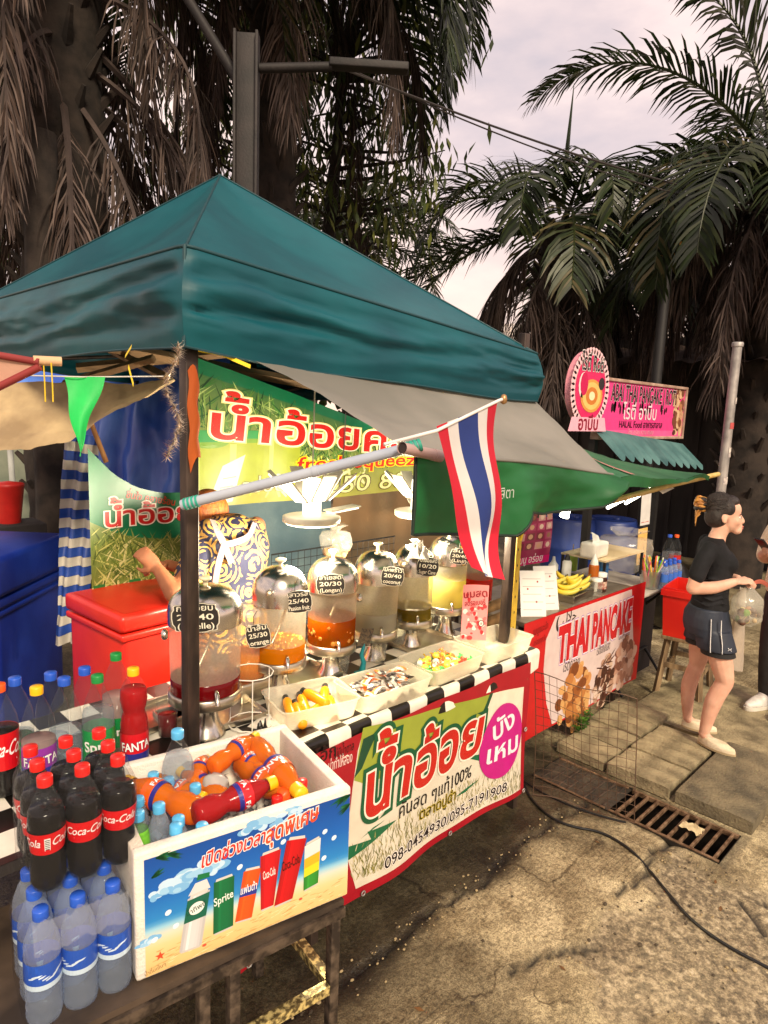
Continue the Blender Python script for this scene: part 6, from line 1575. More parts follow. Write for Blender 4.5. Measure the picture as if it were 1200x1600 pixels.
ballm = [('green',(40,170,60)),('orange',(240,110,30)),('white',(230,226,214)),('red',(214,60,30)),('yellow',(240,190,50))]
for k in range(52):
    n_, cl = random.choice(ballm[:3]+ballm)
    u, v = random.uniform(-.38,.38), random.uniform(-.36,.36); z = .024+.042*random.random()*(1-abs(u)*1.3)
    p = c+M @ V((u*W*.8, v*D*.78, z)); e = (random.uniform(-1,1), random.uniform(-1,1), random.uniform(0,6.28))
    if n_ not in protos:
        m_ = mat('candy_wrap_'+n_, cl, .22, col2=tuple(min(255, x+50) for x in cl), vs=70, bump=.5, bs=60, coat=.6); mb = MB(); mb.ball((0,0,0), (.017,.017,.016), m_, 12, 8)
        for s_ in (-1, 1): mb.grid(lambda u, v: V((s_*(.014+.016*u), (v-.5)*(.006+.022*u), .003*math.sin(v*12))), 3, 6, m_)
        o = mb.build('wrapped_sweet'); o.location = p; o.rotation_euler = e; protos[n_] = tag(o, n_+' wrapped sweet with twisted ends in the third tray', 'sweet', n_+' sweets in the third tray')
    else: o = protos[n_].copy(); COL.objects.link(o); o.location = p; o.rotation_euler = e
# pink strawberry milk sign standing between the last two trays
q = onz(738, 1012, TZ+.02); q.z = TZ+.06
t = thing('milk_sign', 'curved pink strawberry milk sign standing between the last two trays', 'sign', q, rad(-42))
A_ = Art(); A_.rect(-.062, 0, .062, .275, (238,150,150), 0, 10, 10)
for k in range(40): A_.ell(random.uniform(-.052,.052), random.uniform(.01,.17), random.uniform(.004,.014), random.uniform(.004,.016), random.choice(((246,196,192),(216,60,66),(250,220,214),(230,110,112))), 1+random.random(), 10, random.random()*3)
for k in range(9): A_.poly([(-.05+.1*((k*37) % 10)/10+.008*math.cos(a), .02+.23*((k*53) % 10)/10+.011*math.sin(a)*(1-.3*math.sin(a))) for a in [6.28*i/10 for i in range(10)]], (206,40,50), 3)
A_.text('นมสด', 0, .215, .050, (150,20,36), 5, .02, 'c', rot=.1); A_.text('สตรอเบอรี่', 0, .175, .036, (160,24,40), 5, .016, 'c', rot=.1, width=.10)
A_.ell(.035, .085, .014, .017, (20,18,18), 4, 20); A_.ell(.035, .085, .0105, .0135, (236,226,220), 5, 20); A_.text('ฮ', .035, .079, .018, (20,18,18), 6, .02, 'c')
mb = MB(); A_.emit(mb, lambda x, y, h: V((x, -h+.016*math.cos(x*18)-.016, y)), printed('printed_card', .4, dirt=.06), .03)
mb.grid(lambda u, v: V((.062-.124*u, .003+.016*math.cos((.062-.124*u)*18)-.016, v*.275)), 10, 1, printed('printed_card'), ink=rgb(230,150,150)); mb.build('printed_card', t)
mb = MB(); mb.box((0,.01,-.027), (.11,.05,.055), milky); mb.build('stand', t)

# ------------------------------------------------------------------ clutter on the counter
glassm = clear('clear_cup', (250,250,248), .05, .05)
def cup(px, py, r, h, label, n=1, z=TZ+.004, group=None, drink=None):
    p = onz(px, py, z); p.z = z; t = thing('plastic_cup', label, 'cup', p, 0, group)
    mb = MB()
    for k in range(n): mb.lathe([(.001,.001+k*.014),(r*.74,.001+k*.014),(r,h+k*.014),(r*1.04,h+k*.014+.002)], glassm, n=24, caps=False)
    mb.build('cup_wall', t)
    if drink: mb = MB(); mb.lathe([(.001,.004),(r*.73,.004),(r*.88,h*.6),(.001,h*.6)], drink, n=24, caps=False); mb.build('drink', t)
cup(533,1050,.040,.10,'stack of clear plastic cups beside the longan pedestal',9)
cup(622,1012,.036,.09,'stack of clear plastic cups between the coconut and cane pedestals',8)
cup(668,985,.034,.09,'stack of clear plastic cups behind the third tray',6)
cup(262,1130,.042,.13,'tall clear cup left of the canopy pole')
cup(592,1035,.036,.09,'single clear cup in front of the coconut dispenser',2)
p = onz(262,1148,TZ+.004); p.z = TZ+.004
t = thing('juice_glass', 'glass of dark red juice behind the foam box', 'glass', p); mb = MB(); mb.lathe([(.001,.002),(.030,.002),(.034,.085),(.0355,.085)], glassm, n=22, caps=False); mb.build('glass', t)
mb = MB(); mb.lathe([(.001,.004),(.029,.004),(.0325,.075),(.001,.075)], lq['roselle'], n=22, caps=False); mb.build('drink', t)
def metal_tray(px, py, w, d, rz, label, z=TZ+.005):
    p = onz(px, py, z); p.z = z; t = thing('metal_tray', label, 'tray', p, rz); mb = MB()
    mb.box((0,0,.003), (w,d,.004), brush, bev=.001)
    for s_ in (-1,1): mb.box((s_*w/2,0,.012), (.006,d+.006,.022), brush, bev=.002); mb.box((0,s_*d/2,.012), (w-.006,.006,.022), brush, bev=.002)
    mb.build('tray_body', t)
metal_tray(470,1062,.30,.20,.1,'shallow steel tray among the dispenser pedestals at the left')
metal_tray(660,1005,.30,.20,.05,'shallow steel tray under the cane and lychee dispensers')
metal_tray(330,1120,.34,.24,-.1,'steel tray under the roselle dispenser')
metal_tray(245,1120,.26,.2,.1,'steel tray lying left of the canopy pole')
def cloth(px, py, w, d, m, name, label, cat, hgt=.03, z=TZ+.006, rz=0):
    p = onz(px, py, z); p.z = z; mb = MB()
    mb.grid(lambda u, v: V(((u-.5)*w*(1+.1*fbm(v*3,px)), (v-.5)*d*(1+.1*fbm(u*3,py)), .004+hgt*abs(fbm(u*3.5,v*3.5,px*.1))*math.sin(math.pi*u)*math.sin(math.pi*v)*1.6)), 18, 14, m)
    o = mb.build(name); o.location = p; o.rotation_euler = (0,0,rz); return tag(o, label, cat)
cloth(412,1052,.20,.15,mat('pale_pink_rag',(214,186,178),.9,col2=(230,206,198),vs=8),'cleaning_rag','pale pink cleaning rag between the orange jar and the mango tray','rag',.06)
cloth(455,1045,.12,.06,mat('red_packet_plastic',(206,40,30),.35),'red_packet','flat red plastic packet behind the mango tray','packet',.01)
cloth(420,1130,.13,.10,mat('white_paper',(222,214,202),.8),'paper_sheet','white paper sheet under the corner of the mango tray','paper',.02,rz=.4)
cloth(408,1155,.10,.08,mat('black_plastic_bag',(28,24,22),.3,bump=.5,bs=20),'plastic_bag','black plastic bag crumpled beside the foam box corner','bag',.07,rz=.2)
teald = mat('teal_plastic', (24,140,150), .4)
p = onz(565,1052,TZ+.006); t = thing('teal_stand', 'teal plastic clip stand holding a dark patterned tag', 'clip stand', (p.x,p.y,TZ+.004))
mb = MB(); mb.tube([(0,0,0),(.01,0,.05),(-.005,0,.09),(.012,0,.135)], [.016,.011,.009,.006], teald, 8); mb.box((0,0,.006),(.06,.04,.012), teald, bev=.004); mb.build('clip', t)
mb = MB(); mb.grid(lambda u, v: V((.0+.04*(u-.5)+.03*v, -.035*(u-.5), .125+.075*v)), 6, 6, mat('dark_pattern_tag', (50,44,34), .6, col2=(116,100,70), vs=120)); mb.build('pattern_tag', t)
bagc = clear('crinkled_bag', (248,248,246), .18, .12, (230,226,218))
def bag(px, py, d, r, label, fillm=None, sc=(1,1,1.2), name='plastic_bag'):
    c = at(px, py, d); t = thing(name, label, 'bag', c); mb = MB()
    def bp(u, v):
        a = 6.2832*u; k = math.sin(math.pi*min(1, .06+v*.80))**.8; rr = r*k*(1+.22*fbm(math.cos(a)*1.6+px, math.sin(a)*1.6, v*3))
        if v > .82: rr = r*(.16+(v-.82)*2.6)*(1+.4*fbm(a*2, v*9))
        return V((rr*math.cos(a)*sc[0], rr*math.sin(a)*sc[1], (v-.35)*2*r*sc[2]))
    mb.grid(bp, 36, 24, bagc); mb.build('film', t)
    if fillm:
        mb = MB()
        for k in range(16): mb.ball((random.gauss(0,r*.3), random.gauss(0,r*.3), random.uniform(-.5,.1)*r), r*random.uniform(.18,.34), random.choice(fillm), 10, 6)
        o = mb.build('contents', t); o['kind'] = 'stuff'
    return t
foodm = [mat('fried_food', (160,104,60), .6, col2=(200,150,90), vs=20), mat('bread_food', (206,174,124), .7, vs=15), mat('green_food', (110,150,60), .6)]
q = ony(522,880,2.62); t = thing('basket', 'brown basket with a plastic bag of snacks behind the longan dispenser', 'basket', (q.x, 2.55, 1.03))
mb = MB(); mb.lathe([(.001,0),(.07,0),(.10,.10),(.105,.105),(.095,.10),(.066,.006)], mat('woven_basket',(140,92,44),.7,col2=(190,140,80),vs=40,bump=.6,bs=60), n=28, caps=False); mb.build('basket_body', t)
mb = MB(); mb.box((0,0,-.085),(.24,.2,.17), dw, bev=.006); mb.build('stand', t)
bag(524,857,3.62,.085,'clear tied bag of snacks bulging out of the brown basket',foodm[:2])
cloth(655,870,.12,.10,mat('white_paper'),'white_bag','white paper bag tucked behind the knob of the cane dispenser','paper bag',.10,z=1.335,rz=.6)
# yellow slotted steel upright between the two stalls
yp = mat('yellow_angle_paint', (206,172,58), .5, col2=(184,150,54), vs=14, bump=.1)
a, b = ony(815,790,1.86), ony(812,985,1.86)
t = thing('slotted_upright', 'yellow slotted angle upright between the two stalls', 'upright', (a.x, 1.86, 0))
hh = a.z; mb = MB(); mb.box((0,0,hh/2),(.040,.003,hh),yp); mb.box((.0185,.0205,hh/2),(.003,.038,hh),yp); mb.build('angle_bar', t)
mb = MB()
for k in range(18):
    z = hh-.06-k*.082
    if z > .1: mb.lathe([(.001,0),(.0045,0)], blkcap, n=10, caps=False); 
hv = MB()
for k in range(18):
    z = hh-.06-k*.082
    if z < .1: continue
    hv.add([V((-.004+.0045*math.cos(i*.628), -.0022, z+.008*math.sin(i*.628))) for i in range(10)], [list(range(10))], blkcap)
hv.build('slots', t)
mb = MB(); mb.grid(lambda u, v: V((.012+.02*(u-.5), -.006-.01*math.sin(v*5), hh-.02-.22*v)), 2, 10, yel); tag(mb.build('yellow_ribbon', t), None, None)
brd = mat('old_plank', (110,84,52), .8, col2=(156,124,80), vs=6, stretch=(.4,4,4), bump=.4)
for z, lbl in ((.985,'upper'),(.905,'lower')):
    mb = MB(); mb.box((0,0,0),(.34,.02,.055),brd,bev=.003); o = mb.build('wooden_plank'); o.location = (2.86,2.02,z+.0); o.rotation_euler = (0,0,rad(4)); tag(o, lbl+' old wooden plank fixed behind the yellow upright', 'plank')
# ------------------------------------------------------------------ pancake stall: canopy, counter, front banner
t2 = mat('faded_green_tarp', (34,84,56), .6, col2=(58,112,78), vs=2.5, bump=.25, bs=9, transl=.15)
TIP = ony(1108,745,1.52); FL = ony(957,748,1.36)
t = thing('stall_awning', 'faded green tarp awning sloping down over the pancake stall', 'awning', TIP)
RT = V((2.80, 2.05, 2.12)); RB2 = V((5.2, 3.1, 1.78))
def tarp2(u, v):
    p = (FL.lerp(TIP, u)).lerp(RT.lerp(RB2, u), v); p = p+V((0,0,-.04*math.sin(math.pi*v)+.012*math.sin(u*9+v*4)*(1-v*.5)+.012*fbm(u*5,v*4,6))); return p-TIP
mb = MB(); mb.grid(tarp2, 44, 24, t2); mb.build('tarp', t)
mb = MB(); 
mb.grid(lambda u, v: tarp2(u, 0)+V((0,-.004-.01*v*math.sin(u*12), -.045*v*(1-.55*u)-.012*v*math.sin(u*7))), 40, 4, grn); mb.build('hem', t)
mb = MB(); e = tarp2(.14, .02); mb.grid(lambda u, v: tarp2(.12+.035*u+.02*(1-v), .32*v)+V((0,-.002,.006)), 2, 8, mat('pink_strap', (186,120,118), .7)); mb.build('strap', t)
mb = MB(); a, b = ony(945,786,1.55), ony(1122,741,1.56); mb.tube([a-TIP, (a+b)/2-TIP+V((0,0,.008)), b-TIP], .0155, mat('yellow_bamboo', (206,180,110), .5, col2=(184,154,84), vs=12, stretch=(1,1,.2)), 10)
mb.build('bamboo_pole', t)
mb = MB(); q = ony(1040,757,1.58)-TIP; mb.grid(lambda u, v: q+V((.16*(u-.4), .02*math.sin(v*4), -.05*v*(1-.5*u))), 8, 5, mat('white_paper')); mb.build('tied_cloth', t)
mb = MB(); mb.grid(lambda u, v: V((2.9+.5*u, 2.30, 2.04+.10*v-.13*u*0)), 4, 2, mat('grey_roof_scrap',(84,92,94),.6)); tag(mb.build('roof_sheet'), 'grey scrap of roof sheet showing above the green tarp', 'roof sheet')
# lamps of the pancake stall
led2 = glow('tube_light', (255,246,226), 7.0)
def tube_lamp(px0, py0, px1, py1, y, label, r=.011):
    a, b = ony(px0, py0, y), ony(px1, py1, y+.05); t = thing('tube_lamp', label, 'lamp', a); d = b-a
    mb = MB(); mb.tube([V((0,0,0)), d], r, led2, 10); mb.build('tube', t)
    mb = MB(); mb.tube([d, d*1.12], r*1.2, whp, 10); mb.build('socket', t)
tube_lamp(936,786,962,772,1.95,'leftmost lit tube of the cluster under the bamboo pole')
tube_lamp(950,793,985,775,1.98,'middle lit tube of the cluster under the bamboo pole')
tube_lamp(978,786,1016,764,2.0,'longest lit tube beside the white cloth under the bamboo pole')
q = ony(884,797,1.75); t = thing('bulb_lamp', 'bright white bulb lamp hanging under the notch of the green flap', 'lamp', q)
mb = MB(); mb.tube([(.02,0,.035),(.005,0,.0),(-.012,0,-.035)], [.016,.020,.024], led2, 12); mb.build('bulb', t)
mb = MB(); mb.tube([(.02,0,.035),(.034,0,.07)], .017, crm, 10); mb.build('socket', t)
mb = MB(); mb.tube([(.034,0,.07),(.04,.05,.25)], .003, cbl, 5); mb.build('flex', t)
# counter
PY = 1.95; cz = .862
q0, q1 = ony(833,976,PY), ony(990,915,PY); X0, X1 = q0.x-.06, q1.x
ssm = mat('stained_steel_counter', (130,118,104), .35, metal=.7, col2=(170,158,142), vs=6)
t = thing('pancake_counter', 'steel topped counter of the pancake stall', 'counter', (X0, PY, 0))
mb = MB(); mb.box(((X1-X0)/2,.30,cz-.02),(X1-X0,.6,.03),ssm,bev=.004); mb.box(((X1-X0)/2,.002,cz-.03),(X1-X0+.01,.022,.052),dirty,bev=.004); mb.build('countertop', t)
for x in (.05,X1-X0-.05):
    for y in (.06,.55): mb = MB(); mb.box((x,y,(cz-.04)/2),(.035,.035,cz-.04),pblk); mb.build('leg', t)
mb = MB(); mb.box(((X1-X0)/2,.3,.25),(X1-X0-.1,.5,.02),dw); mb.build('lower_shelf', t)
PB = PY-.022
def gp(zx, zy): q = ony(800+zx/3, 800+zy/3, PB); return q.x-G0, q.z-GZ
g0 = ony(800+50/3, 800+1085/3, PB); g1 = ony(800+583/3, 800+780/3, PB); g2 = ony(800+572/3, 800+345/3, PB); g3 = ony(800+58/3, 800+535/3, PB)
G0, GZ = min(g0.x,g3.x), min(g0.z, g1.z); GW, GH = g1.x-G0, g2.z-GZ
A_ = Art(); A_.rect(0,0,GW,GH,(196,24,30),0,10,6)
wp = [gp(205,490),gp(160,600),gp(150,740),gp(165,900),gp(188,1028),gp(300,965),gp(560,790),gp(572,640),gp(562,362),gp(400,420)]
A_.poly([(max(.0,min(GW-.012,x)),max(.012,min(GH-.012,y))) for x,y in wp], (218,198,196), 1)
def gline(txt, a, b, size, col, L, bold, **k):
    x, y = gp(*a); xe, ye = gp(*b); A_.text(txt, x, y, size, col, L, bold, rot=math.atan2(ye-y, xe-x), width=math.hypot(xe-x, ye-y), **k)
gline('THAI', (212,705), (348,640), .30, (196,24,36), 4, .055, out=[(.042,(168,120,190)),(.028,(236,226,230))])
gline('PANCAKE', (370,632), (553,545), .30, (196,24,36), 4, .055, out=[(.042,(168,120,190)),(.028,(236,226,230))])
gline('โรตีกล้วย', (238,752),(312,722),.10,(80,70,74),3,.004); gline('โรตีช็อกโกแลต',(392,672),(457,642),.085,(90,78,84),3,.003); gline('โรตีลูกเกด',(500,600),(552,576),.075,(110,90,96),3,.003)
x, y = gp(222,523); A_.ell(x,y,.036,.05,(40,36,36),3,24); A_.ell(x+.012,y+.01,.031,.044,(218,198,196),3.6,24); x,y = gp(236,522); A_.text('\uFEDD\uFEFC\uFEA3', x, y, .085, (40,36,36), 4, .008); x,y = gp(240,535); A_.text('HALAL', x, y-.012, .026, (60,52,52), 4, .004)
gline('เมนูแนะนำ', (100,580),(168,545),.06,(120,14,20),3,.006); gline('อร่อยทุกวัน', (100,630),(160,600),.05,(130,16,22),3,.004)
def food(pc_, rr, cols, n, seed_, crest=None):
    x, y = gp(*pc_); rnd = random.Random(seed_)
    for k in range(n):
        a = rnd.uniform(0,6.28); r = rr*math.sqrt(rnd.random())*.85
        A_.ell(x+r*math.cos(a), y+r*math.sin(a)*1.15, rr*rnd.uniform(.12,.28), rr*rnd.uniform(.10,.24), rnd.choice(cols), 3+k*.02, 10, rnd.uniform(0,3))
    if crest:
        for k in range(22):
            a = rnd.uniform(-.4,.9); A_.blade(x-rr*.8+rnd.random()*rr*1.1, y-rr*.9+rnd.random()*rr*1.7, a, rr*.7, rr*.06, crest, 7)
food((288,870),.21,[(150,86,40),(186,120,64),(206,146,86),(122,66,32),(214,164,104)],70,1)
food((430,790),.17,[(180,140,120),(206,176,156),(98,54,40),(70,36,28),(222,200,186)],60,2,(70,34,26))
food((530,700),.18,[(160,110,92),(196,150,130),(126,78,64),(214,180,162)],80,3)
mb = MB(); A_.emit(mb, lambda x, y, h: V((x, -h*1.4+.008*math.sin(x*6)*(1-y/GH), y)), pv, .06)
t = thing('vinyl_banner', 'red and white THAI PANCAKE banner on the front of the pancake counter', 'banner', (G0, PB, GZ)); mb.build('printed_sheet', t)
# ------------------------------------------------------------------ things on the pancake counter
CT = cz-.004
def on2(px, py, z=None): p = onz(px, py, z or CT+.006); p.z = CT+.0005 if z is None else z; return p
wpm = printed('printed_card')
for k,(px,py,rz,l) in enumerate(((834,962,-38,'left white menu card standing on the pancake counter'),(856,952,-30,'right white menu card standing on the pancake counter'))):
    p = on2(px,py); t = thing('menu_card', l, 'menu card', p, rad(rz)); A = Art(); A.rect(-.075,0,.075,.25,(226,222,218),0)
    for i in range(5): A.rect(-.06,.035+.042*i,.05+.01*(i%2),.040+.042*i,(186,180,178),1)
    for q_ in ((-.03,.15),(.02,.08),(.03,.19)): A.ell(q_[0],q_[1],.006,.006,(150,60,56),1,8)
    mb = MB(); A.emit(mb, lambda x, y, h: V((x, y*.32-h, y)), wpm); mb.add([(-.075,.003,0),(.075,.003,0),(.075,.083,.25),(-.075,.083,.25)],[(3,2,1,0)],wpm,False,rgb(220,216,212)); mb.build('card', t)
    mb = MB(); mb.add([(-.05,.078,.24),(.05,.078,.24),(.05,.16,0),(-.05,.16,0)],[(0,1,2,3)],wpm,False,rgb(200,196,190)); mb.build('prop', t)
p = on2(888,930); t = thing('steel_dish', 'steel tray holding the yellow bananas', 'tray', p, rad(5)); mb = MB()
mb.box((0,0,.004),(.30,.20,.006),brush); 
for s_ in (-1,1): mb.box((s_*.15,0,.022),(.006,.212,.044),brush,bev=.002); mb.box((0,s_*.103,.022),(.294,.006,.044),brush,bev=.002)
mb.build('tray_body', t)
ban = mat('banana_skin',(222,190,50),.45,col2=(206,196,90),vs=12); bat = mat('banana_tip',(96,84,34),.7); first = None
for k in range(10):
    loc = p+V((-.10+.045*(k%5)+random.uniform(-.01,.01), -.03+.07*(k//5), .045+.028*(k%3)))
    if first is None:
        first = thing('banana','yellow banana lying in the steel tray','banana',loc,0,'bananas in the steel tray'); mb = MB()
        P_ = [V((.10*math.sin(a), 0, .06*(1-math.cos(a))*1.2)) for a in [(-1.1+2.2*i/10) for i in range(11)]]
        mb.tube(P_, [.007,.013,.016,.0175,.018,.018,.018,.0175,.016,.012,.006], ban, 8); mb.build('fruit', first)
        mb = MB(); mb.tube([P_[-1], P_[-1]+V((.012,0,.012))], [.006,.005], bat, 6); mb.build('stalk', first); first.rotation_euler = (.5,.1,-.5)
    else: dup(first, loc, (random.uniform(-.7,.7), random.uniform(-.2,.2), random.uniform(-.9,.1)))
def lathe_thing(name, label, cat, p, parts):
    t = thing(name, label, cat, p)
    for nm, prof, m in parts: mb = MB(); mb.lathe(prof, m, n=20); mb.build(nm, t)
    return t
jarc = clear('jar_plastic',(244,244,240),.10,.08); cho = mat('chocolate_spread',(60,32,22),.35); blid = mat('blue_lid',(40,110,170),.35); wpl = mat('white_plastic',(220,218,212),.4); amber = mat('amber_syrup',(206,112,36),.25,transl=.4)
lathe_thing('sauce_bottle','sauce bottle with amber syrup and a paper towel on top','bottle',on2(925,922),[('bottle_body',[(.030,.0),(.034,.005),(.034,.085),(.031,.10)],wpl),('syrup',[(.0335,.10),(.0335,.17),(.030,.18)],amber),('neck',[(.028,.18),(.022,.21),(.012,.235),(.006,.25)],wpl)])
lathe_thing('milk_tin','jar with white label in front of the blue lidded jar','jar',on2(920,926)+V((.0,-.05,0)),[('jar_body',[(.034,0),(.036,.005),(.036,.09),(.034,.095)],jarc),('lid',[(.037,.095),(.037,.112),(.001,.113)],wpl)])
lathe_thing('spread_jar','chocolate spread jar with a white lid','jar',on2(938,922),[('jar_body',[(.034,0),(.038,.006),(.038,.085),(.034,.10)],cho),('label_band',[(.0385,.02),(.0385,.07)],mat('label_cream',(214,190,170),.5,col2=(150,50,40),vs=50)),('lid',[(.036,.10),(.036,.125),(.001,.126)],wpl)])
lathe_thing('spread_jar','blue lidded jar stacked behind the chocolate spread','jar',on2(941,905),[('jar_body',[(.034,0),(.037,.006),(.037,.12),(.034,.13)],blid),('lid',[(.036,.13),(.036,.16),(.001,.161)],mat('pale_blue_lid',(120,170,196),.35))])
lathe_thing('squeeze_bottle','white squeeze bottle nearest the pink menu sheet','bottle',on2(863,905),[('bottle_body',[(.032,0),(.034,.01),(.034,.11),(.022,.125)],wpl),('cap',[(.020,.125),(.012,.145),(.008,.17)],wpl)])
lathe_thing('squeeze_bottle','white squeeze bottle with black cap beside the bananas','bottle',on2(884,905),[('bottle_body',[(.030,0),(.033,.01),(.033,.13),(.022,.145)],wpl),('cap',[(.022,.145),(.018,.165),(.009,.185)],blkcap)])
lathe_thing('plate_stack','stack of white bowls behind the menu cards','bowls',on2(872,912)+V((.02,.06,0)),[('bowls',[(.06,0),(.085,.02),(.09,.05),(.092,.05)],wpl)])
lathe_thing('steel_ladle_pot','small green topped pot with a spoon on the pancake counter','pot',on2(893,890),[('pot_body',[(.035,0),(.042,.01),(.042,.10),(.038,.11)],mat('lime_pot',(150,190,70),.5)),('spoon',[(.004,.10),(.004,.2)],brush)])
lathe_thing('glass_dish','clear dish beside the banana tray','dish',on2(912,925),[('dish_body',[(.04,0),(.06,.02),(.065,.04)],jarc)])
# raised steel shelf with board, paper towels
p = on2(945,915); q = on2(990,892); t = thing('counter_shelf','black framed raised shelf with a wooden board at the end of the counter','shelf',(p.x+.02,p.y+.0,CT),0)
mb = MB(); mb.box((.26,.17,.175),(.60,.34,.012),mat('pale_board',(196,172,130),.6,col2=(214,194,158),vs=4)); mb.build('board', t)
for x in (-.03,.55):
    for y in (.01,.33): mb = MB(); mb.box((x,y,.085),(.016,.016,.168),dkm); mb.build('leg', t)
sh = V((p.x+.02,p.y,CT))
pt = mat('paper_towel',(232,226,214),.9,bump=.3,bs=20)
mb = MB(); mb.box((.02,.02,.055),(.20,.12,.11),pt,bev=.02); mb.grid(lambda u,v: V((.0+.10*(u-.5)+.03*v,.02+.04*(v-.5),.11+.07*math.sin(v*2.2)*(1-.5*u))),8,8,pt); o = mb.build('paper_towel'); o.location = sh+V((-.0,.10,.182)); tag(o,'white packet of paper towels on the raised counter shelf','paper towels')
# hanging menus
A = Art(); a0,a1,a2,a3 = ony(800,815,2.35), ony(862,812,2.35), ony(858,888,2.35), ony(790,892,2.35)
w_, h_ = a1.x-a0.x, a0.z-a3.z; A.rect(0,0,w_,h_,(150,44,84),0,6,6)
for i in range(5):
    for j in range(4):
        x,y = .03+w_*i/5.2, .10+h_*j/4.9; c = random.choice(((186,80,116),(120,50,66),(206,150,150),(168,66,104),(92,54,60))); A.rect(x,y,x+w_/6.4,y+h_/6.5,c,1); A.ell(x+w_/13,y+h_/13,w_/22,h_/18,random.choice(((206,160,130),(226,196,180),(150,96,80))),2,10)
A.rect(0,0,w_,h_*.16,(206,30,110),1.5); A.text('โรตี เมนู อร่อย', w_*.1, h_*.04, .07, (240,220,230), 3, .01, width=w_*.75)
mb = MB(); A.emit(mb, lambda x,y,h: V((x+.02*math.sin(y*6), -h+.02*math.sin(x*9+y*4), y)), printed('glossy_print', .15), .05); t = thing('menu_sheet','glossy pink photo menu sheet hanging behind the yellow upright','menu',(a3.x,2.35,a3.z)); mb.build('printed_sheet', t)
gx = mat('clothes_cord',(150,140,130),.7)
mb = MB(); mb.tube([(0.02,0,h_),(.02,0,h_+.35)],.002,gx,4); mb.tube([(w_-.02,0,h_),(w_-.02,0,h_+.35)],.002,gx,4); mb.build('cord', t)
for (x0,y0,x1,y1,l,cs) in ((1000,766,1020,822,'upper hanging food photo card at the end of the pancake stall',((216,214,210),(214,160,110),(196,60,40))),(994,824,1014,884,'lower orange hanging price card at the end of the pancake stall',((236,190,110),(240,220,170),(214,110,50)))):
    pa, pb = ony(x0,y1,2.3), ony(x1,y0,2.3); w_,h_ = pb.x-pa.x, pb.z-pa.z; A = Art(); A.rect(0,0,w_,h_,cs[0],0); A.ell(w_/2,h_*.55,w_*.36,h_*.26,cs[1],1,20)
    for k in range(10): A.ell(w_*random.uniform(.3,.7),h_*random.uniform(.38,.7),w_*.1,h_*.05,random.choice(((190,120,60),(226,190,140),(160,90,50))),2,9)
    A.rect(w_*.1,h_*.08,w_*.9,h_*.2,cs[2],1); A.text('โรตี', w_*.5,h_*.09,h_*.1,(250,240,230),3,.01,'c')
    mb = MB(); A.emit(mb, lambda x,y,h: V((x,-h+.01*math.sin(y*5),y)), printed('glossy_print')); t = thing('price_card', l, 'price card', (pa.x,2.3,pa.z)); mb.build('printed_card', t)
# folding table with straws and water
TT = .74; pA = onz(1000,918,TT); 
t = thing('folding_table','grey folding table beside the pancake counter','table',(X1+.10, 1.98, 0))
mb = MB(); mb.box((.36,.36,TT-.012),(.72,.72,.022),mat('pale_tabletop',(164,156,146),.5,col2=(186,178,168),vs=5),bev=.006); mb.build('tabletop', t)
for s_ in (0,1):
    mb = MB(); x = .06+.6*s_; mb.tube([(x,.02 if s_ else .66,.0),(x,.30,.36),(x,.66 if s_ else .02,TT-.03)],.011,dkm,8); mb.tube([(x-.05,.66 if s_ else .02,.0),(x-.05,.36,.36),(x-.05,.02 if s_ else .66,TT-.03)],.011,dkm,8); mb.build('leg', t)
mb = MB(); mb.tube([(.06,.15,.2),(.66,.15,.2)],.009,dkm,8); mb.tube([(.06,.5,.55),(.66,.5,.55)],.009,dkm,8); mb.build('crossbar', t)
def on3(px,py): p = onz(px,py,TT+.003); return p
p = on3(1014,918); t = thing('straw_bucket','milky bucket wrapped in a plastic bag holding drinking straws','bucket',p)
mb = MB(); mb.lathe([(.001,.002),(.062,.002),(.080,.14),(.083,.14)],clear('bucket_film',(244,246,246),.45,.2),n=26,caps=False); mb.build('bucket_body', t)
scs = [('pink',(232,120,150)),('green',(140,210,60)),('yellow',(230,214,90)),('orange',(240,120,40)),('white',(226,222,214))]
first = {}
for k in range(26):
    a = random.uniform(0,6.28); n_,c_ = scs[k%5]; e = (random.uniform(-.38,.38),random.uniform(-.38,.38),0)
    loc = p+V((.035*math.cos(a),.035*math.sin(a),.012))
    if n_ not in first:
        mb = MB(); mb.tube([(0,0,0),(0,0,.23)],.0052,mat('straw_'+n_,c_,.4,transl=.2),8); o = mb.build('drinking_straw'); o.location = loc; o.rotation_euler = e; first[n_] = tag(o, n_+' drinking straw standing in the milky bucket','straw',n_+' straws in the bucket')
    else: o = first[n_].copy(); COL.objects.link(o); o.location = loc; o.rotation_euler = e
first = None
for k in range(8):
    p = on3(1036+ (k%4)*7, 921-(k%4)*2)+V((0,.0,0)); p = p+V((.05*(k//4),.055*(k//4),0))
    if first is None: first = bottle('smallwater','small water bottle with blue label standing on the folding table',p,face(p),capc['blue'],waterm,.9,(.06,.12,(60,110,200),None),petb,'water_bottle',group='water bottles on the folding table')
    else: dup(first,p,face(p))
for px,cp,lb_,l in ((1056,'blue',None,'tall clear bottle with blue cap at the back of the folding table'),(1067,'orange',(.06,.17,(196,40,36),None),'tall red labelled bottle with orange cap on the folding table')):
    p = on3(px,905)+V((.10,.12,0)); bottle('tall',l,p,face(p),capc[cp],waterm,.6,lb_,pet)
bag(975,872,5.4,.20,'white plastic sack slumped behind the counter shelf',None,(1.1,1.1,.9),'plastic_sack')
mb = MB(); mb.box((0,0,.35),(.4,.4,.7),dw); o = mb.build('crate'); q = at(975,885,5.4); o.location = (q.x,q.y,0); tag(o,'dark crate carrying the white sack behind the pancake counter','crate')
mb = MB(); q = at(1045,850,6.4); bkb = mat('black_plastic_bag')
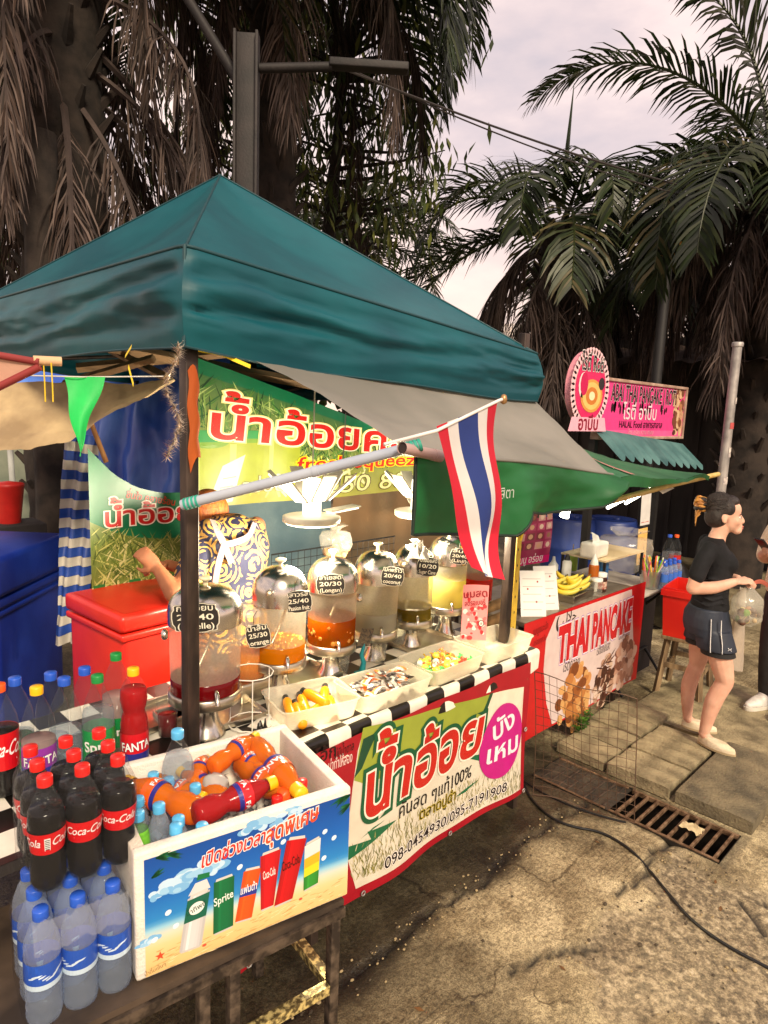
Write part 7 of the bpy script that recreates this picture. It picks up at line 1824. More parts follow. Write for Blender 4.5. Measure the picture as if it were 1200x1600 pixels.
mb.grid(lambda u,v: V((.32*math.sin(math.pi*v)**.7*math.cos(6.2832*u)*(1+.2*fbm(u*6,v*4)),.3*math.sin(math.pi*v)**.7*math.sin(6.2832*u),.75*v*(1+.1*fbm(u*5,v)))),24,14,bkb); o = mb.build('rubbish_bag'); o.location = (q.x,q.y,0.0); tag(o,'black rubbish bag heaped behind the folding table','rubbish bag')
# red bin on a wooden stool
q = onz(1056,1075,0); sq = V((4.98,1.74,0))
t = thing('wooden_stool','worn wooden stool under the red crate behind the woman','stool',sq,rad(8))
sw = mat('worn_stool_wood',(96,76,54),.8,col2=(146,122,90),vs=9,stretch=(3,3,.4),bump=.3); S_ = .46
mb = MB(); mb.box((0,0,S_-.015),(.36,.30,.03),sw,bev=.004); mb.build('seat', t)
for sx_ in (-1,1):
    for sy_ in (-1,1): mb = MB(); mb.tube([(sx_*.18,sy_*.15,0),(sx_*.14,sy_*.11,S_-.03)],.024,sw,4); mb.build('leg', t)
mb = MB()
for sy_ in (-1,1): mb.box((0,sy_*.13,.20),(.30,.018,.035),sw)
for sx_ in (-1,1): mb.box((sx_*.16,0,.24),(.018,.24,.035),sw)
mb.build('stretcher', t)
t = thing('red_crate','red plastic tub standing on the wooden stool','tub',sq+V((0,0,S_)),rad(8))
mb = MB(); n=4
def boxwall(z0,z1,w0,w1,d0,d1,th=.008):
    for s_ in (-1,1):
        mb.add([(s_*w0/2,-d0/2,z0),(s_*w0/2,d0/2,z0),(s_*w1/2,d1/2,z1),(s_*w1/2,-d1/2,z1),(s_*(w0/2-th),-d0/2+th,z0),(s_*(w0/2-th),d0/2-th,z0),(s_*(w1/2-th),d1/2-th,z1),(s_*(w1/2-th),-d1/2+th,z1)],[(0,1,2,3),(7,6,5,4),(3,2,6,7)],redp)
        mb.add([(-w0/2,s_*d0/2,z0),(w0/2,s_*d0/2,z0),(w1/2,s_*d1/2,z1),(-w1/2,s_*d1/2,z1),(-w0/2+th,s_*(d0/2-th),z0),(w0/2-th,s_*(d0/2-th),z0),(w1/2-th,s_*(d1/2-th),z1),(-w1/2+th,s_*(d1/2-th),z1)],[(0,1,2,3),(7,6,5,4),(3,2,6,7)],redp)
boxwall(0,.36,.36,.41,.28,.33); mb.box((0,0,.006),(.34,.26,.010),redp); mb.build('tub_body', t)
mb = MB(); boxwall(.30,.345,.425,.428,.345,.348,.012); mb.build('rim', t)
# ------------------------------------------------------------------ people
skin = mat('skin', (204,156,134), .55, spec=.3, col2=(216,170,148), vs=14, var=.04); skinb = mat('skin_tan', (146,92,64), .55, spec=.3, col2=(160,104,74), vs=14)
skin.node_tree.nodes['Principled BSDF'].inputs['Subsurface Weight'].default_value = .15; skin.node_tree.nodes['Principled BSDF'].inputs['Subsurface Radius'].default_value = (.012,.005,.003)
def fuse(mb, name, parent, vox=.006, it=4, mod=None):
    """weld overlapping closed shapes into one continuous surface"""
    o = mb.build(name)
    md = o.modifiers.new('r', 'REMESH'); md.mode = 'VOXEL'; md.voxel_size = vox; md.use_smooth_shade = True
    if it: sm = o.modifiers.new('s', 'SMOOTH'); sm.factor = .5; sm.iterations = it
    dg = bpy.context.evaluated_depsgraph_get(); me = bpy.data.meshes.new_from_object(o.evaluated_get(dg)); old = o.data
    o.modifiers.clear(); o.data = me; bpy.data.meshes.remove(old); me.name = name
    if not me.materials:
        for m in mb.mats: me.materials.append(m)
    for p in me.polygons: p.use_smooth = True
    if parent: o.parent = parent
    return o
def loft(mb, rings, m, n=28, e=1.0):
    """rings: (centre, rx, ry) or (centre, rx, ry, tilt about y)"""
    vs = []
    for r in rings:
        c, rx, ry = V(r[0]), r[1], r[2]; R = Matrix.Rotation(r[3], 3, 'Y') if len(r) > 3 else Matrix.Identity(3)
        for k in range(n):
            a = 6.2832*k/n; ca, sa = math.cos(a), math.sin(a)
            vs.append(c+R @ V((rx*math.copysign(abs(ca)**e, ca), ry*math.copysign(abs(sa)**e, sa), 0)))
    K = len(rings)
    mb.add(vs, [(k*n+i, k*n+(i+1) % n, (k+1)*n+(i+1) % n, (k+1)*n+i) for k in range(K-1) for i in range(n)], m, True)
    mb.add(vs[:n], [list(range(n))[::-1]], m); mb.add(vs[-n:], [list(range(n))], m)
def limb(mb, pts, rs, m, n=14):
    P = smooth([V(p) for p in pts], 6); R_s = []
    k = len(pts)-1
    for i in range(len(P)): f = i/(len(P)-1)*k; a = min(int(f), k-1); R_s.append(rs[a]+(rs[a+1]-rs[a])*(f-a))
    mb.tube(P, R_s, m, n); mb.ball(P[0], R_s[0], m, n, 8); mb.ball(P[-1], R_s[-1], m, n, 8)
def hand(mb, wrist, d, palm_n, m, curl=1.1, s=1.0, spread=.1):
    """palm plus five bent fingers; d = pointing direction, palm_n = direction the palm faces"""
    d = V(d).normalized(); nn = V(palm_n); nn = (nn-d*nn.dot(d)).normalized(); w_ = d.cross(nn)
    w0 = V(wrist); Rm = Matrix((d, w_, nn)).transposed()
    mb.ball(w0+d*.045*s, (.050*s,.036*s,.015*s), m, 14, 8, R=Rm)
    for i, (o_, l_) in enumerate(((.028,.062),(.010,.070),(-.009,.066),(-.026,.052))):
        b = w0+d*.078*s+w_*o_*s; dd = (d+w_*o_*spread*10).normalized(); p = [b-d*.02*s, b]; cur = 0
        for j, f in enumerate((.45,.32,.26)):
            cur += curl*(.55,.8,.6)[j]; v = dd*math.cos(cur)+nn*math.sin(cur); p.append(p[-1]+v*l_*f*s)
        mb.tube(smooth(p, 3), [.0095*s,.0093*s,.009*s,.0088*s,.0086*s,.0084*s,.0082*s,.008*s,.0078*s,.0075*s,.0072*s,.0068*s,.006*s][:len(smooth(p, 3))], m, 10)
        mb.ball(p[-1], .0066*s, m, 8, 6)
    b = w0+d*.022*s+w_*.028*s; t1 = (d*.55+w_*.65+nn*.45).normalized(); t2 = (d*.8+nn*.75+w_*.05).normalized()
    mb.tube([b, b+t1*.034*s, b+t1*.034*s+t2*.030*s], [.0125*s,.0105*s,.008*s], m, 10); mb.ball(b+t1*.034*s+t2*.030*s, .008*s, m, 8, 6)

# --- woman in black, seen from her right side
SHX = -.085
MB.T0 = Matrix(((.92,0,SHX,0),(0,.95,0,0),(0,0,1,0),(0,0,0,1)))     # she leans back a little onto her heels
wp_ = onz(1103, 1153, .068)
t = thing('person', 'woman in black t-shirt and navy running shorts holding a clear bag of food', 'person', (wp_.x, wp_.y, .068), rad(-66))
mb = MB()
# head: skull, face, jaw, nose, lips, ear
mb.ball((.085,0,1.425), (.092,.074,.092), skin, 24, 18); mb.ball((.122,0,1.372), (.066,.060,.078), skin, 20, 14); mb.ball((.158,0,1.312), (.030,.034,.028), skin, 16, 10)
mb.ball((.140,0,1.43), (.044,.056,.05), skin, 16, 10)
mb.tube([(.174,0,1.402),(.192,0,1.374),(.196,0,1.364)], [.008,.010,.010], skin, 10); mb.ball((.192,0,1.360), (.012,.015,.009), skin, 12, 8)
mb.ball((.186,0,1.333), (.010,.021,.0065), skin, 12, 8); mb.ball((.182,0,1.321), (.011,.019,.007), skin, 12, 8)
for s_ in (-1, 1):
    mb.ball((.078,s_*.072,1.378), (.019,.007,.030), skin, 14, 10, R=Matrix.Rotation(-.2,3,'Y')); mb.ball((.150,s_*.036,1.365), (.026,.024,.026), skin, 12, 8)
limb(mb, [(.036,0,1.22),(.055,0,1.28),(.078,0,1.33)], [.058,.048,.050], skin)
loft(mb, [((.02,0,1.10),.06,.07),((.028,0,1.18),.055,.075),((.032,0,1.222),.05,.075),((.038,0,1.258),.046,.060)], skin)
# arms (right arm nearer the camera = -y)
limb(mb, [(-.055,-.165,1.13),(-.075,-.178,1.08),(-.105,-.178,.975)], [.034,.042,.037], skin); limb(mb, [(-.105,-.178,.972),(.02,-.155,.985),(.142,-.105,1.022)], [.040,.036,.023], skin)
limb(mb, [(-.018,.165,1.13),(-.02,.175,1.08),(-.02,.175,.985)], [.036,.044,.038], skin); limb(mb, [(-.02,.175,.982),(.08,.12,1.0),(.175,.02,1.018)], [.038,.034,.023], skin)
hand(mb, (.146,-.102,1.023), (.93,.34,.12), (-.2,.4,-.9), skin, 1.25, .92); hand(mb, (.178,.018,1.018), (.9,-.4,.05), (-.2,-.35,-.9), skin, 1.2, .92)
# legs
limb(mb, [(.02,-.070,.72),(.055,-.09,.60),(.098,-.095,.42)], [.07,.083,.055], skin); limb(mb, [(.098,-.095,.41),(.030,-.10,.27),(-.022,-.105,.075)], [.052,.052,.030], skin)
limb(mb, [(-.01,.07,.72),(-.03,.09,.60),(-.052,.10,.44)], [.07,.080,.053], skin); limb(mb, [(-.052,.10,.43),(-.105,.105,.27),(-.110,.11,.075)], [.050,.050,.030], skin)
limb(mb, [(-.025,-.105,.07),(.02,-.12,.035),(.085,-.16,.025)], [.030,.030,.022], skin); limb(mb, [(-.112,.11,.07),(-.07,.11,.035),(.01,.10,.025)], [.030,.030,.022], skin)
loft(mb, [((.01,0,.66),.08,.11),((.0,0,.80),.085,.11),((.02,0,1.12),.07,.10)], skin)
fuse(mb, 'body', t, .0055, 5)
blk = mat('black_jersey', (20,20,23), .85, spec=.25, col2=(30,30,34), vs=10, bump=.5, bs=30); nvy = mat('navy_sports_cloth', (24,30,44), .6, col2=(34,42,58), vs=8, bump=.25, bs=26)
mb = MB()
loft(mb, [((.008,0,.83),.120,.155),((.012,0,.90),.108,.142),((.020,0,.98),.104,.140),((.036,0,1.06),.110,.148),((.044,0,1.12),.114,.152),((.028,0,1.18),.096,.158),((.022,0,1.222),.074,.150),((.030,0,1.25),.058,.085),((.034,0,1.258),.055,.062)], blk)
mb.ball((.110,-.065,1.115), (.058,.062,.062), blk, 16, 10); mb.ball((.110,.065,1.115), (.058,.062,.062), blk, 16, 10)
limb(mb, [(-.008,-.135,1.20),(-.050,-.168,1.13),(-.082,-.178,1.05)], [.050,.052,.051], blk); limb(mb, [(-.005,.135,1.20),(-.015,.165,1.13),(-.02,.175,1.05)], [.050,.052,.051], blk)
for k in range(5): mb.tube([(.10-.2*j/8, -.150+.02*abs(j-4)/4, .88+.035*k+.012*math.sin(j+k)) for j in range(9)], .006, blk, 6)
fuse(mb, 't_shirt', t, .006, 4)
mb = MB()
loft(mb, [((.0,-.01,.845),.114,.154),((-.008,0,.79),.138,.172),((-.006,0,.73),.148,.180),((.0,0,.68),.145,.178)], nvy)
loft(mb, [((.02,-.085,.72),.112,.098),((.034,-.092,.66),.116,.100),((.045,-.096,.605),.120,.102)], nvy); loft(mb, [((-.01,.085,.72),.112,.098),((-.018,.092,.66),.114,.100),((-.026,.096,.605),.118,.102)], nvy)
fuse(mb, 'shorts', t, .006, 4)
mb = MB(); loft(mb, [((.050,-.094,.60),.103,.092),((.055,-.095,.573),.104,.092)], mat('black_shorts_lining',(18,18,20),.7)); loft(mb, [((-.028,.094,.60),.10,.09),((-.03,.095,.573),.101,.09)], mat('black_shorts_lining')); mb.build('shorts_lining', t)
wht = mat('white_piping', (222,222,224), .5)
mb = MB()
for x0_, x1_, w_ in ((.004,.000,.005),(.062,.068,.005)):
    mb.tube([(x0_,-.181,.80),(x0_-.002,-.190,.73),(x1_,-.196,.66),(x1_,-.199,.606)], w_, wht, 8, flat=.5)
mb.build('piping', t)
mb = MB(); c_ = V((.112,-.178,.635))
for s_ in (-1,1): mb.tube([c_+V((s_*.010,-.004,.008)), c_+V((s_*.002,-.006,.0)), c_+V((s_*.010,-.004,-.008))], .002, wht, 6)
mb.build('logo', t)
hairm = mat('dark_brown_hair', (20,15,15), .42, col2=(44,30,25), vs=5, stretch=(30,30,4), bump=.5, bs=20); hairo = mat('bleached_hair_ends', (150,96,40), .5, col2=(196,140,60), vs=18, bump=.6, bs=50)
mb = MB(); mb.ball((.066,0,1.434), (.095,.080,.090), hairm, 24, 16); mb.ball((.045,0,1.395), (.078,.079,.088), hairm, 20, 12); mb.ball((.018,0,1.375), (.052,.060,.062), hairm, 18, 10)
mb.ball((.115,0,1.478), (.058,.066,.036), hairm, 18, 10)
for s_ in (-1,1): mb.ball((.100,s_*.062,1.44), (.045,.016,.045), hairm, 12, 8)
fuse(mb, 'hair', t, .006, 3)
mb = MB(); hc_ = V((.064,0,1.432)); hr_ = V((.0985,.0835,.0935))
for k in range(130):
    s0_ = V((random.uniform(.25,.98), random.choice((-1,1))*random.uniform(.05,1), random.uniform(-.05,1))).normalized()
    if s0_.x > .55 and s0_.z < .45: s0_ = V((.5, s0_.y, .5)).normalized()
    s1_ = V((-1, random.gauss(0,.18), .12+random.gauss(0,.15))).normalized(); P_ = []
    for i in range(8):
        d_ = s0_.slerp(s1_, i/7) if s0_.dot(s1_) > -.98 else s1_; w9 = 1.0+.012*random.random()
        P_.append(hc_+V((d_.x*hr_.x, d_.y*hr_.y, d_.z*hr_.z))*w9)
    mb.tube(P_, [.001]+[.0024]*6+[.0015], hairm, 5)
for k in range(14):
    s0_ = V((random.uniform(-.6,.9), random.uniform(-1,1), random.uniform(.1,1))).normalized(); p = hc_+V((s0_.x*hr_.x, s0_.y*hr_.y, s0_.z*hr_.z)); mb.tube([p, p+V((-.02,random.gauss(0,.012),.012)), p+V((-.045,random.gauss(0,.02),.008))], [.0012,.001,.0004], hairm, 4)
mb.build('hair_strands', t)
mb = MB()
for k in range(26):
    a = random.uniform(0,6.28); r = .034; c_ = V((-.036,0,1.445)); e = V((random.uniform(-.5,.5), math.cos(a), math.sin(a))).normalized()
    P_ = [c_+V((.02,0,.0)), c_+e*r*1.1, c_+e*r*1.2+V((-.03,0,.004)), c_+e*r*.4+V((-.048,0,-.008))]
    mb.tube(smooth(P_,4), .009, hairm if k % 3 else hairo, 6)
mb.ball((-.038,0,1.445),(.044,.040,.042), mat('brown_bun_hair', (72,46,32), .45, col2=(112,72,44), vs=6, stretch=(4,30,30), bump=.6, bs=30), 16, 12); mb.build('hair_bun', t)
mb = MB()
for k in range(22): 
    a = random.uniform(-1,1); b = V((-.056,random.gauss(0,.018),1.42+random.gauss(0,.02))); mb.tube([b, b+V((-.022,a*.012,-.022)), b+V((-.03,a*.02,-.06-random.random()*.02))], [.005,.004,.001], hairo, 5)
mb.build('loose_hair_ends', t)
mb = MB(); mb.tube([V((.0,.036*math.cos(a),1.440+.036*math.sin(a))) for a in [6.2832*k/16 for k in range(17)]], .006, mat('hair_tie',(206,150,130),.6), 8); mb.build('hair_tie', t)
eyem = mat('eye_white', (226,222,216), .2); iris = mat('eye_iris', (34,22,18), .15); browm = mat('eyebrow', (44,30,26), .8); lipm = mat('lips', (172,84,80), .4)
for s_ in (-1,1):
    mb = MB(); mb.ball((.1705,s_*.033,1.388), (.0085,.012,.0065), eyem, 12, 8); mb.build('eye_white', t); mb = MB(); mb.ball((.1765,s_*.034,1.388), (.0045,.006,.006), iris, 12, 8); mb.build('iris', t)
    mb = MB(); mb.tube([(.183,s_*.014,1.407),(.181,s_*.032,1.411),(.168,s_*.050,1.405)], [.003,.0035,.0015], browm, 6); mb.build('eyebrow', t)
    mb = MB(); mb.tube([(.1785,s_*.020,1.390),(.180,s_*.033,1.395),(.171,s_*.047,1.389)], [.0015,.002,.001], browm, 6); mb.build('eyelash', t)
mb = MB(); mb.ball((.1905,0,1.3335),(.0075,.019,.0045),lipm,12,8); mb.ball((.1875,0,1.3225),(.0075,.017,.005),lipm,12,8); mb.build('lips', t)
shoe = mat('cream_canvas_shoe', (206,190,160), .85, col2=(222,208,182), vs=20, bump=.3, bs=90); sole = mat('jute_sole', (176,156,122), .8)
for (hx,hy,tx,ty) in ((-.055,-.095,.155,-.195),(-.145,.112,.075,.095)):
    st_ = thing('x','','') if False else None
    d_ = V((tx-hx,ty-hy,0)); L_ = d_.length; d_.normalize(); s_ = V((-d_.y,d_.x,0)); M_ = Matrix((d_, s_, V((0,0,1)))).transposed()
    mb = MB(); vs = []
    def ringf(f, hgt, k=28):
        out = []
        for i in range(k):
            a = 6.2832*i/k; x = .5+.5*math.cos(a); wd = .042*(1-.25*(1-x))*(.55+.45*min(1,(1-abs(2*x-1)**3))); out.append(V((hx,hy,0))+M_ @ V((L_*(.5+(x-.5)*f), wd*math.sin(a)*f*1.0, hgt(x))))
        return out
    rs_ = [ringf(1.0, lambda x: .012), ringf(1.01, lambda x: .024), ringf(.97, lambda x: .040+.010*(1-x)), ringf(.88, lambda x: .050+.018*(1-x)**2-.010*x), ringf(.62, lambda x: .058+.004*(1-x))]
    k = 28; vs = [p for r in rs_ for p in r]
    mb.add(vs, [(j*k+i, j*k+(i+1)%k, (j+1)*k+(i+1)%k, (j+1)*k+i) for j in range(4) for i in range(k)], shoe, True); mb.add(rs_[-1], [list(range(k))], shoe); so_ = mb.build('shoe', t)
    mb = MB(); a_, b_ = ringf(1.03, lambda x: .0), ringf(1.04, lambda x: .013); mb.add(a_+b_, [(i,(i+1)%k,(i+1)%k+k,i+k) for i in range(k)], sole, True); mb.add(b_, [list(range(k))], sole); mb.add(a_, [list(range(k))[::-1]], sole); mb.build('sole', so_)
# clear bags hanging from her hands
MB.T0 = Matrix()
WM = Matrix.Translation(V((wp_.x, wp_.y, .068))) @ Matrix.Rotation(rad(-66), 4, 'Z')
def hung_bag(name, label, lx, ly, ztop, w_, d_, h_, filmm, food=None, slim=False):
    o = thing(name, label, 'bag', WM @ V((lx*.92+SHX*ztop, ly*.95, ztop)), rad(-45)); mb = MB()
    def f(u, v):
        a = 6.2832*u; k = (.12+.88*sstep(0,.42,v)) if not slim else (.35+.65*v)
        k *= 1-.55*sstep(.82,1.0,v)*(0 if slim else 1)
        return V((w_/2*k*math.copysign(abs(math.cos(a))**.75, math.cos(a))*(1+.10*fbm(a*1.2+3,v*4)), d_/2*k*math.copysign(abs(math.sin(a))**.75, math.sin(a))*(1+.25*fbm(a*1.4,v*3,5)), -h_*v+.015*fbm(a,v*2,8)))
    mb.grid(f, 40, 24, filmm); mb.build('film', o)
    if food:
        mb = MB()
        for k in range(26): mb.ball((random.gauss(0,w_*.17), random.gauss(0,d_*.16), -h_*random.uniform(.62,.93)), random.uniform(.012,.026), random.choice(food), 10, 6)
        q = mb.build('food', o); q['kind'] = 'stuff'
    return o
bagf = clear('takeaway_bag_film', (246,246,242), .22, .08, (232,228,216), spec=.9); bagw = clear('long_bag_film', (240,232,222), .42, .3, (214,202,188))
hung_bag('takeaway_bag','clear takeaway bag with food hanging from the hands of the woman in black',.235,-.04,1.005,.17,.13,.25,bagf,foodm+[mat('dark_food',(92,60,46),.5)])
hung_bag('takeaway_bag','long milky plastic bag hanging empty behind the clear takeaway bag',.215,.10,.95,.115,.05,.52,bagw,None,True)
pk = mat('pink_bag_tie',(226,128,112),.5); mb = MB(); mb.grid(lambda u,v: WM @ V((.212+SHX+.10*u, -.03+.02*v, 1.0+.03*math.sin(u*3)-.03*v+.015*u)), 8, 3, pk); tag(mb.build('bag_tie'),'pinkish red plastic tie on the neck of the clear takeaway bag','bag tie')

# --- person with a phone at the picture edge, facing the woman
pq_ = onz(1216, 1112, .037)
t = thing('person', 'person in cream shirt and dark trousers holding a phone at the right edge', 'person', (pq_.x, pq_.y, .036), rad(160)); 
crs = mat('cream_shirt', (214,196,170), .8, col2=(226,210,186), vs=6, bump=.3, bs=16); drk = mat('dark_trousers', (34,32,33), .8, col2=(48,46,46), vs=8, bump=.3, bs=18)
mb = MB(); mb.ball((.03,0,1.53),(.09,.075,.105),skin,20,14); mb.ball((.07,0,1.48),(.058,.055,.07),skin,16,10); mb.ball((.128,0,1.50),(.014,.014,.018),skin,10,8); limb(mb,[(-.01,0,1.34),(.0,0,1.40),(.01,0,1.46)],[.06,.052,.052],skin)
for s_ in (-1,1): mb.ball((.02,s_*.074,1.50),(.018,.007,.028),skin,10,8)
limb(mb,[(-.02,-.18,1.30),(-.02,-.23,1.15),(.0,-.23,1.04)],[.048,.045,.038],skin); limb(mb,[(.0,-.23,1.04),(.12,-.17,1.08),(.22,-.08,1.12)],[.038,.034,.024],skin); hand(mb,(.222,-.078,1.12),(.85,.4,.3),(-.2,.6,.5),skin,.8,1.0)
limb(mb,[(-.02,.18,1.30),(-.02,.23,1.15),(.0,.23,1.04)],[.048,.045,.038],skin); limb(mb,[(.0,.23,1.04),(.10,.17,1.06),(.19,.09,1.09)],[.038,.034,.024],skin); hand(mb,(.192,.088,1.09),(.85,-.3,.3),(-.2,-.6,.5),skin,.9,1.0)
loft(mb,[((0,0,.85),.10,.14),((0,0,1.30),.09,.17)],skin); limb(mb,[(.0,-.09,.85),(.0,-.10,.1)],[.08,.035],skin); limb(mb,[(.0,.09,.85),(.0,.10,.1)],[.08,.035],skin); fuse(mb,'body',t,.007,4)
mb = MB(); loft(mb,[((.01,0,.84),.135,.175),((.015,0,.90),.145,.180),((.01,0,1.05),.13,.175),((.02,0,1.18),.125,.185),((.0,0,1.29),.095,.19),((-.005,0,1.345),.06,.10),((0,0,1.37),.055,.065)],crs)
for s_ in (-1,1): limb(mb,[(-.01,s_*.165,1.29),(-.02,s_*.225,1.17),(-.005,s_*.235,1.06)],[.064,.062,.062],crs)
fuse(mb,'shirt',t,.007,3)
mb = MB(); loft(mb,[((0,0,.93),.118,.165),((-.005,0,.83),.135,.18),((-.005,0,.77),.13,.175)],drk)
for s_ in (-1,1): limb(mb,[(.0,s_*.09,.78),(.01,s_*.10,.45),(-.01,s_*.10,.11)],[.098,.078,.062],drk)
fuse(mb,'trousers',t,.008,3)
mb = MB(); mb.ball((.015,0,1.56),(.10,.085,.10),hairm,18,12); mb.ball((-.03,0,1.48),(.07,.078,.11),hairm,16,10); fuse(mb,'hair',t,.008,2)
for s_ in (-1,1): mb = MB(); mb.ball((.110,s_*.033,1.52),(.008,.011,.007),iris,10,6); mb.build('eye', t)
snk = mat('white_sneaker',(224,220,214),.5,col2=(200,196,190),vs=20); rub = mat('sneaker_sole',(206,200,190),.6)
for s_ in (-1,1):
    mb = MB(); y = s_*.10; loft(mb,[((.055,y,.024),.145,.047),((.055,y,.045),.142,.045),((.035,y,.065),.115,.042),((.0,y,.085),.07,.040),((-.015,y,.115),.052,.040)],snk,24,.85); q = fuse(mb,'sneaker',t,.006,3)
    mb = MB(); loft(mb,[((.055,y,.0),.150,.049),((.055,y,.024),.152,.050)],rub,28,.85); mb.build('sole', q)
    mb = MB()
    for k in range(5): mb.tube([(.06+.018*k,y-.025,.074-.006*k),(.065+.018*k,y,.082-.007*k),(.06+.018*k,y+.025,.074-.006*k)],.003,wht,5)
    mb.build('lace', q)
PM = Matrix.Translation(V((pq_.x,pq_.y,.036))) @ Matrix.Rotation(rad(160),4,'Z')
o = thing('phone','dark smartphone held in the hand of the person in the cream shirt','phone',PM @ V((.325,-.03,1.185)),rad(160)); mb = MB(); Rp = Matrix.Rotation(.9,3,'Y')
mb.box((0,0,0),(.010,.072,.15),mat('phone_body',(34,34,38),.25),bev=.003,R=Rp); mb.build('phone_body', o); mb = MB(); mb.box(Rp @ V((-.0056,0,0)),(.001,.066,.142),mat('phone_glass',(16,18,24),.08),R=Rp); mb.build('screen', o)

# --- juice seller bending over behind the dispensers, back to the camera
sc0 = ony(357, 870, 2.66); s0 = V((sc0.x, 2.66, 0))
t = thing('person', 'juice seller in navy and gold patterned shirt bending over behind the dispensers', 'person', s0)
pat = bpy.data.materials.new('gold_on_navy_print'); pat.use_nodes = True; nt_ = pat.node_tree; b_ = nt_.nodes['Principled BSDF']; b_.inputs['Roughness'].default_value = .75
tc_ = nt_.nodes.new('ShaderNodeTexCoord'); vo = nt_.nodes.new('ShaderNodeTexVoronoi'); vo.inputs['Scale'].default_value = 9; vo.inputs['Randomness'].default_value = .55
mth = nt_.nodes.new('ShaderNodeMath'); mth.operation = 'MULTIPLY'; mth.inputs[1].default_value = 34; sn = nt_.nodes.new('ShaderNodeMath'); sn.operation = 'SINE'
no_ = nt_.nodes.new('ShaderNodeTexNoise'); no_.inputs['Scale'].default_value = 26; ad_ = nt_.nodes.new('ShaderNodeMath'); ad_.operation = 'MULTIPLY_ADD'; ad_.inputs[1].default_value = 3.2
rp_ = nt_.nodes.new('ShaderNodeValToRGB'); rp_.color_ramp.interpolation = 'CONSTANT'; rp_.color_ramp.elements[0].color = rgb(30,32,62); rp_.color_ramp.elements[1].color = rgb(204,158,78); rp_.color_ramp.elements[1].position = .56
for a, b in ((tc_.outputs['Object'],vo.inputs['Vector']),(tc_.outputs['Object'],no_.inputs['Vector']),(vo.outputs['Distance'],mth.inputs[0]),(mth.outputs[0],sn.inputs[0]),(no_.outputs[0],ad_.inputs[0])): nt_.links.new(a, b)
sb_ = nt_.nodes.new('ShaderNodeMath'); sb_.operation = 'MULTIPLY_ADD'; sb_.inputs[1].default_value = .5; sb_.inputs[2].default_value = -1.15; nt_.links.new(sn.outputs[0], sb_.inputs[0]); nt_.links.new(sb_.outputs[0], ad_.inputs[2]); nt_.links.new(ad_.outputs[0], rp_.inputs[0]); nt_.links.new(rp_.outputs[0], b_.inputs['Base Color'])
def W(px, py, y): return ony(px, py, y)-s0
hd = W(334,806,2.80); sl_, sr_ = W(318,826,2.66), W(400,822,2.70); hp = W(362,965,2.62)
el, hn = W(272,928,2.50), W(248,890,2.60)
mb = MB(); mb.ball(hd+V((-.02,.06,.0)),(.085,.095,.105),skinb,20,14); limb(mb,[(sl_+sr_)*.5+V((0,0,-.02)),hd+V((0,.03,-.03))],[.06,.055],skinb)
limb(mb,[sl_+V((-.03,0,-.05)),(sl_+el)*.5+V((-.02,-.02,-.06)),el],[.048,.044,.038],skinb); limb(mb,[el,(el+hn)*.5,hn],[.040,.034,.025],skinb); hand(mb,hn,V((-.35,.3,.5)),V((.3,.5,-.3)),skinb,.9,1.0)
er, hr2 = W(392,900,2.85), W(262,882,2.72); limb(mb,[sr_,er],[.048,.04],skinb); limb(mb,[er,(er+hr2)*.5+V((0,.05,-.03)),hr2],[.04,.034,.024],skinb); hand(mb,hr2,V((-.7,.0,.1)),V((0,-.3,-.8)),skinb,1.0,1.0)
loft(mb,[(hp+V((0,0,-.25)),.13,.11),(hp,.13,.11),((sl_+sr_)*.5+V((0,0,-.08)),.15,.09)],skinb)
for s_ in (-1,1): limb(mb,[hp+V((s_*.09,0,-.1)),V((hp.x+s_*.09,hp.y,.45)),V((hp.x+s_*.10,hp.y,.06))],[.09,.06,.04],skinb); mb.ball((hp.x+s_*.10,hp.y+.06,.035),(.045,.12,.035),skinb,12,8)
fuse(mb,'body',t,.008,4)
md_ = (sl_+sr_)*.5
mb = MB(); loft(mb,[(hp+V((0,0,-.12)),.185,.150),(hp+V((0,0,.0)),.175,.140),(hp.lerp(md_,.45),.172,.125),(hp.lerp(md_,.75)+V((0,-.015,0)),.190,.125),(md_+V((0,-.01,-.05)),.185,.110),(md_+V((0,.0,.02)),.13,.085),(md_+V((0,.03,.055)),.07,.06)],pat)
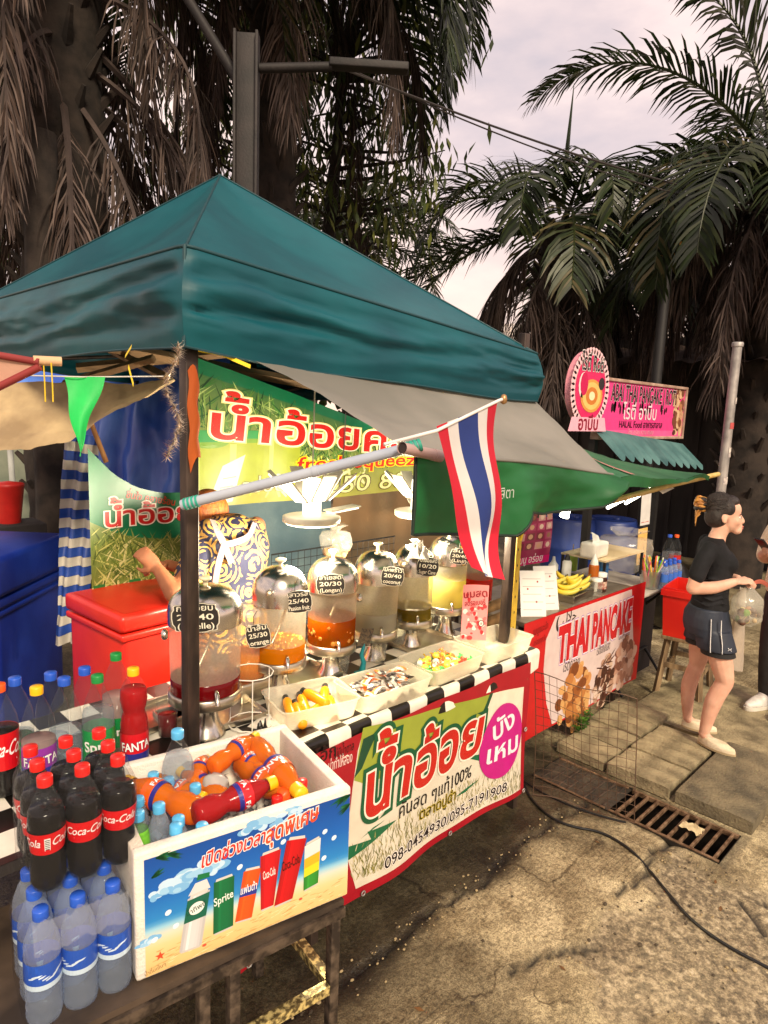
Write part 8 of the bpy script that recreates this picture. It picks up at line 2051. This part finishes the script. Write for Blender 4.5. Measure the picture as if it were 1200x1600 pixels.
limb(mb,[sl_+V((.03,0,-.03)),sl_+V((-.03,-.02,-.10)),(sl_+el)*.5+V((-.02,-.02,-.09))],[.075,.072,.066],pat); limb(mb,[sr_+V((-.03,0,-.03)),sr_+V((.02,.03,-.12))],[.075,.066],pat)
sh_ = fuse(mb,'patterned_shirt',t,.008,3); sh_.data.materials.clear(); sh_.data.materials.append(pat)
apn = mat('mauve_apron_strap',(132,112,112),.8,col2=(150,130,128),vs=12)
def strap(P, w_):
    mb = MB(); P = smooth([V(p) for p in P], 5); n_ = V((0,-1,.1)); vs = []
    for i, p in enumerate(P):
        d_ = (P[min(i+1,len(P)-1)]-P[max(i-1,0)]).normalized(); s_ = d_.cross(n_).normalized()*w_/2; vs += [p-s_, p+s_, p+s_+V((0,.006,0)), p-s_+V((0,.006,0))]
    mb.add(vs, [(i*4+j, i*4+(j+1)%4, i*4+4+(j+1)%4, i*4+4+j) for i in range(len(P)-1) for j in range(4)], apn, False); mb.build('apron_strap', t)
yb = 2.515
strap([W(332,812,2.60),W(340,830,yb+.02),W(350,850,yb),W(362,880,yb)],.030); strap([W(398,818,2.60),W(388,838,yb+.025),W(366,848,yb),W(350,851,yb-.002)],.028); strap([W(351,850,yb-.004),W(342,880,yb),W(336,915,yb+.01),W(332,945,yb+.03)],.030); strap([W(397,818,2.62),W(408,845,2.60),W(412,880,2.60)],.026)
hro = mat('orange_dyed_hair',(156,76,26),.45,col2=(206,116,44),vs=6,stretch=(25,25,3),bump=.5,bs=20)
mb = MB(); mb.ball(hd+V((-.01,.035,.02)),(.098,.10,.108),hro,20,14); mb.ball(hd+V((.01,.0,-.04)),(.075,.075,.085),hro,16,10); fuse(mb,'hair',t,.008,2)
mb = MB(); loft(mb,[(hp+V((0,0,-.05)),.165,.135),(hp+V((0,0,-.22)),.17,.14),(hp+V((0,0,-.3)),.165,.13)],drk)
for s_ in (-1,1): limb(mb,[hp+V((s_*.09,0,-.25)),V((hp.x+s_*.10,hp.y,.12))],[.10,.065],drk)
fuse(mb,'trousers',t,.01,2)
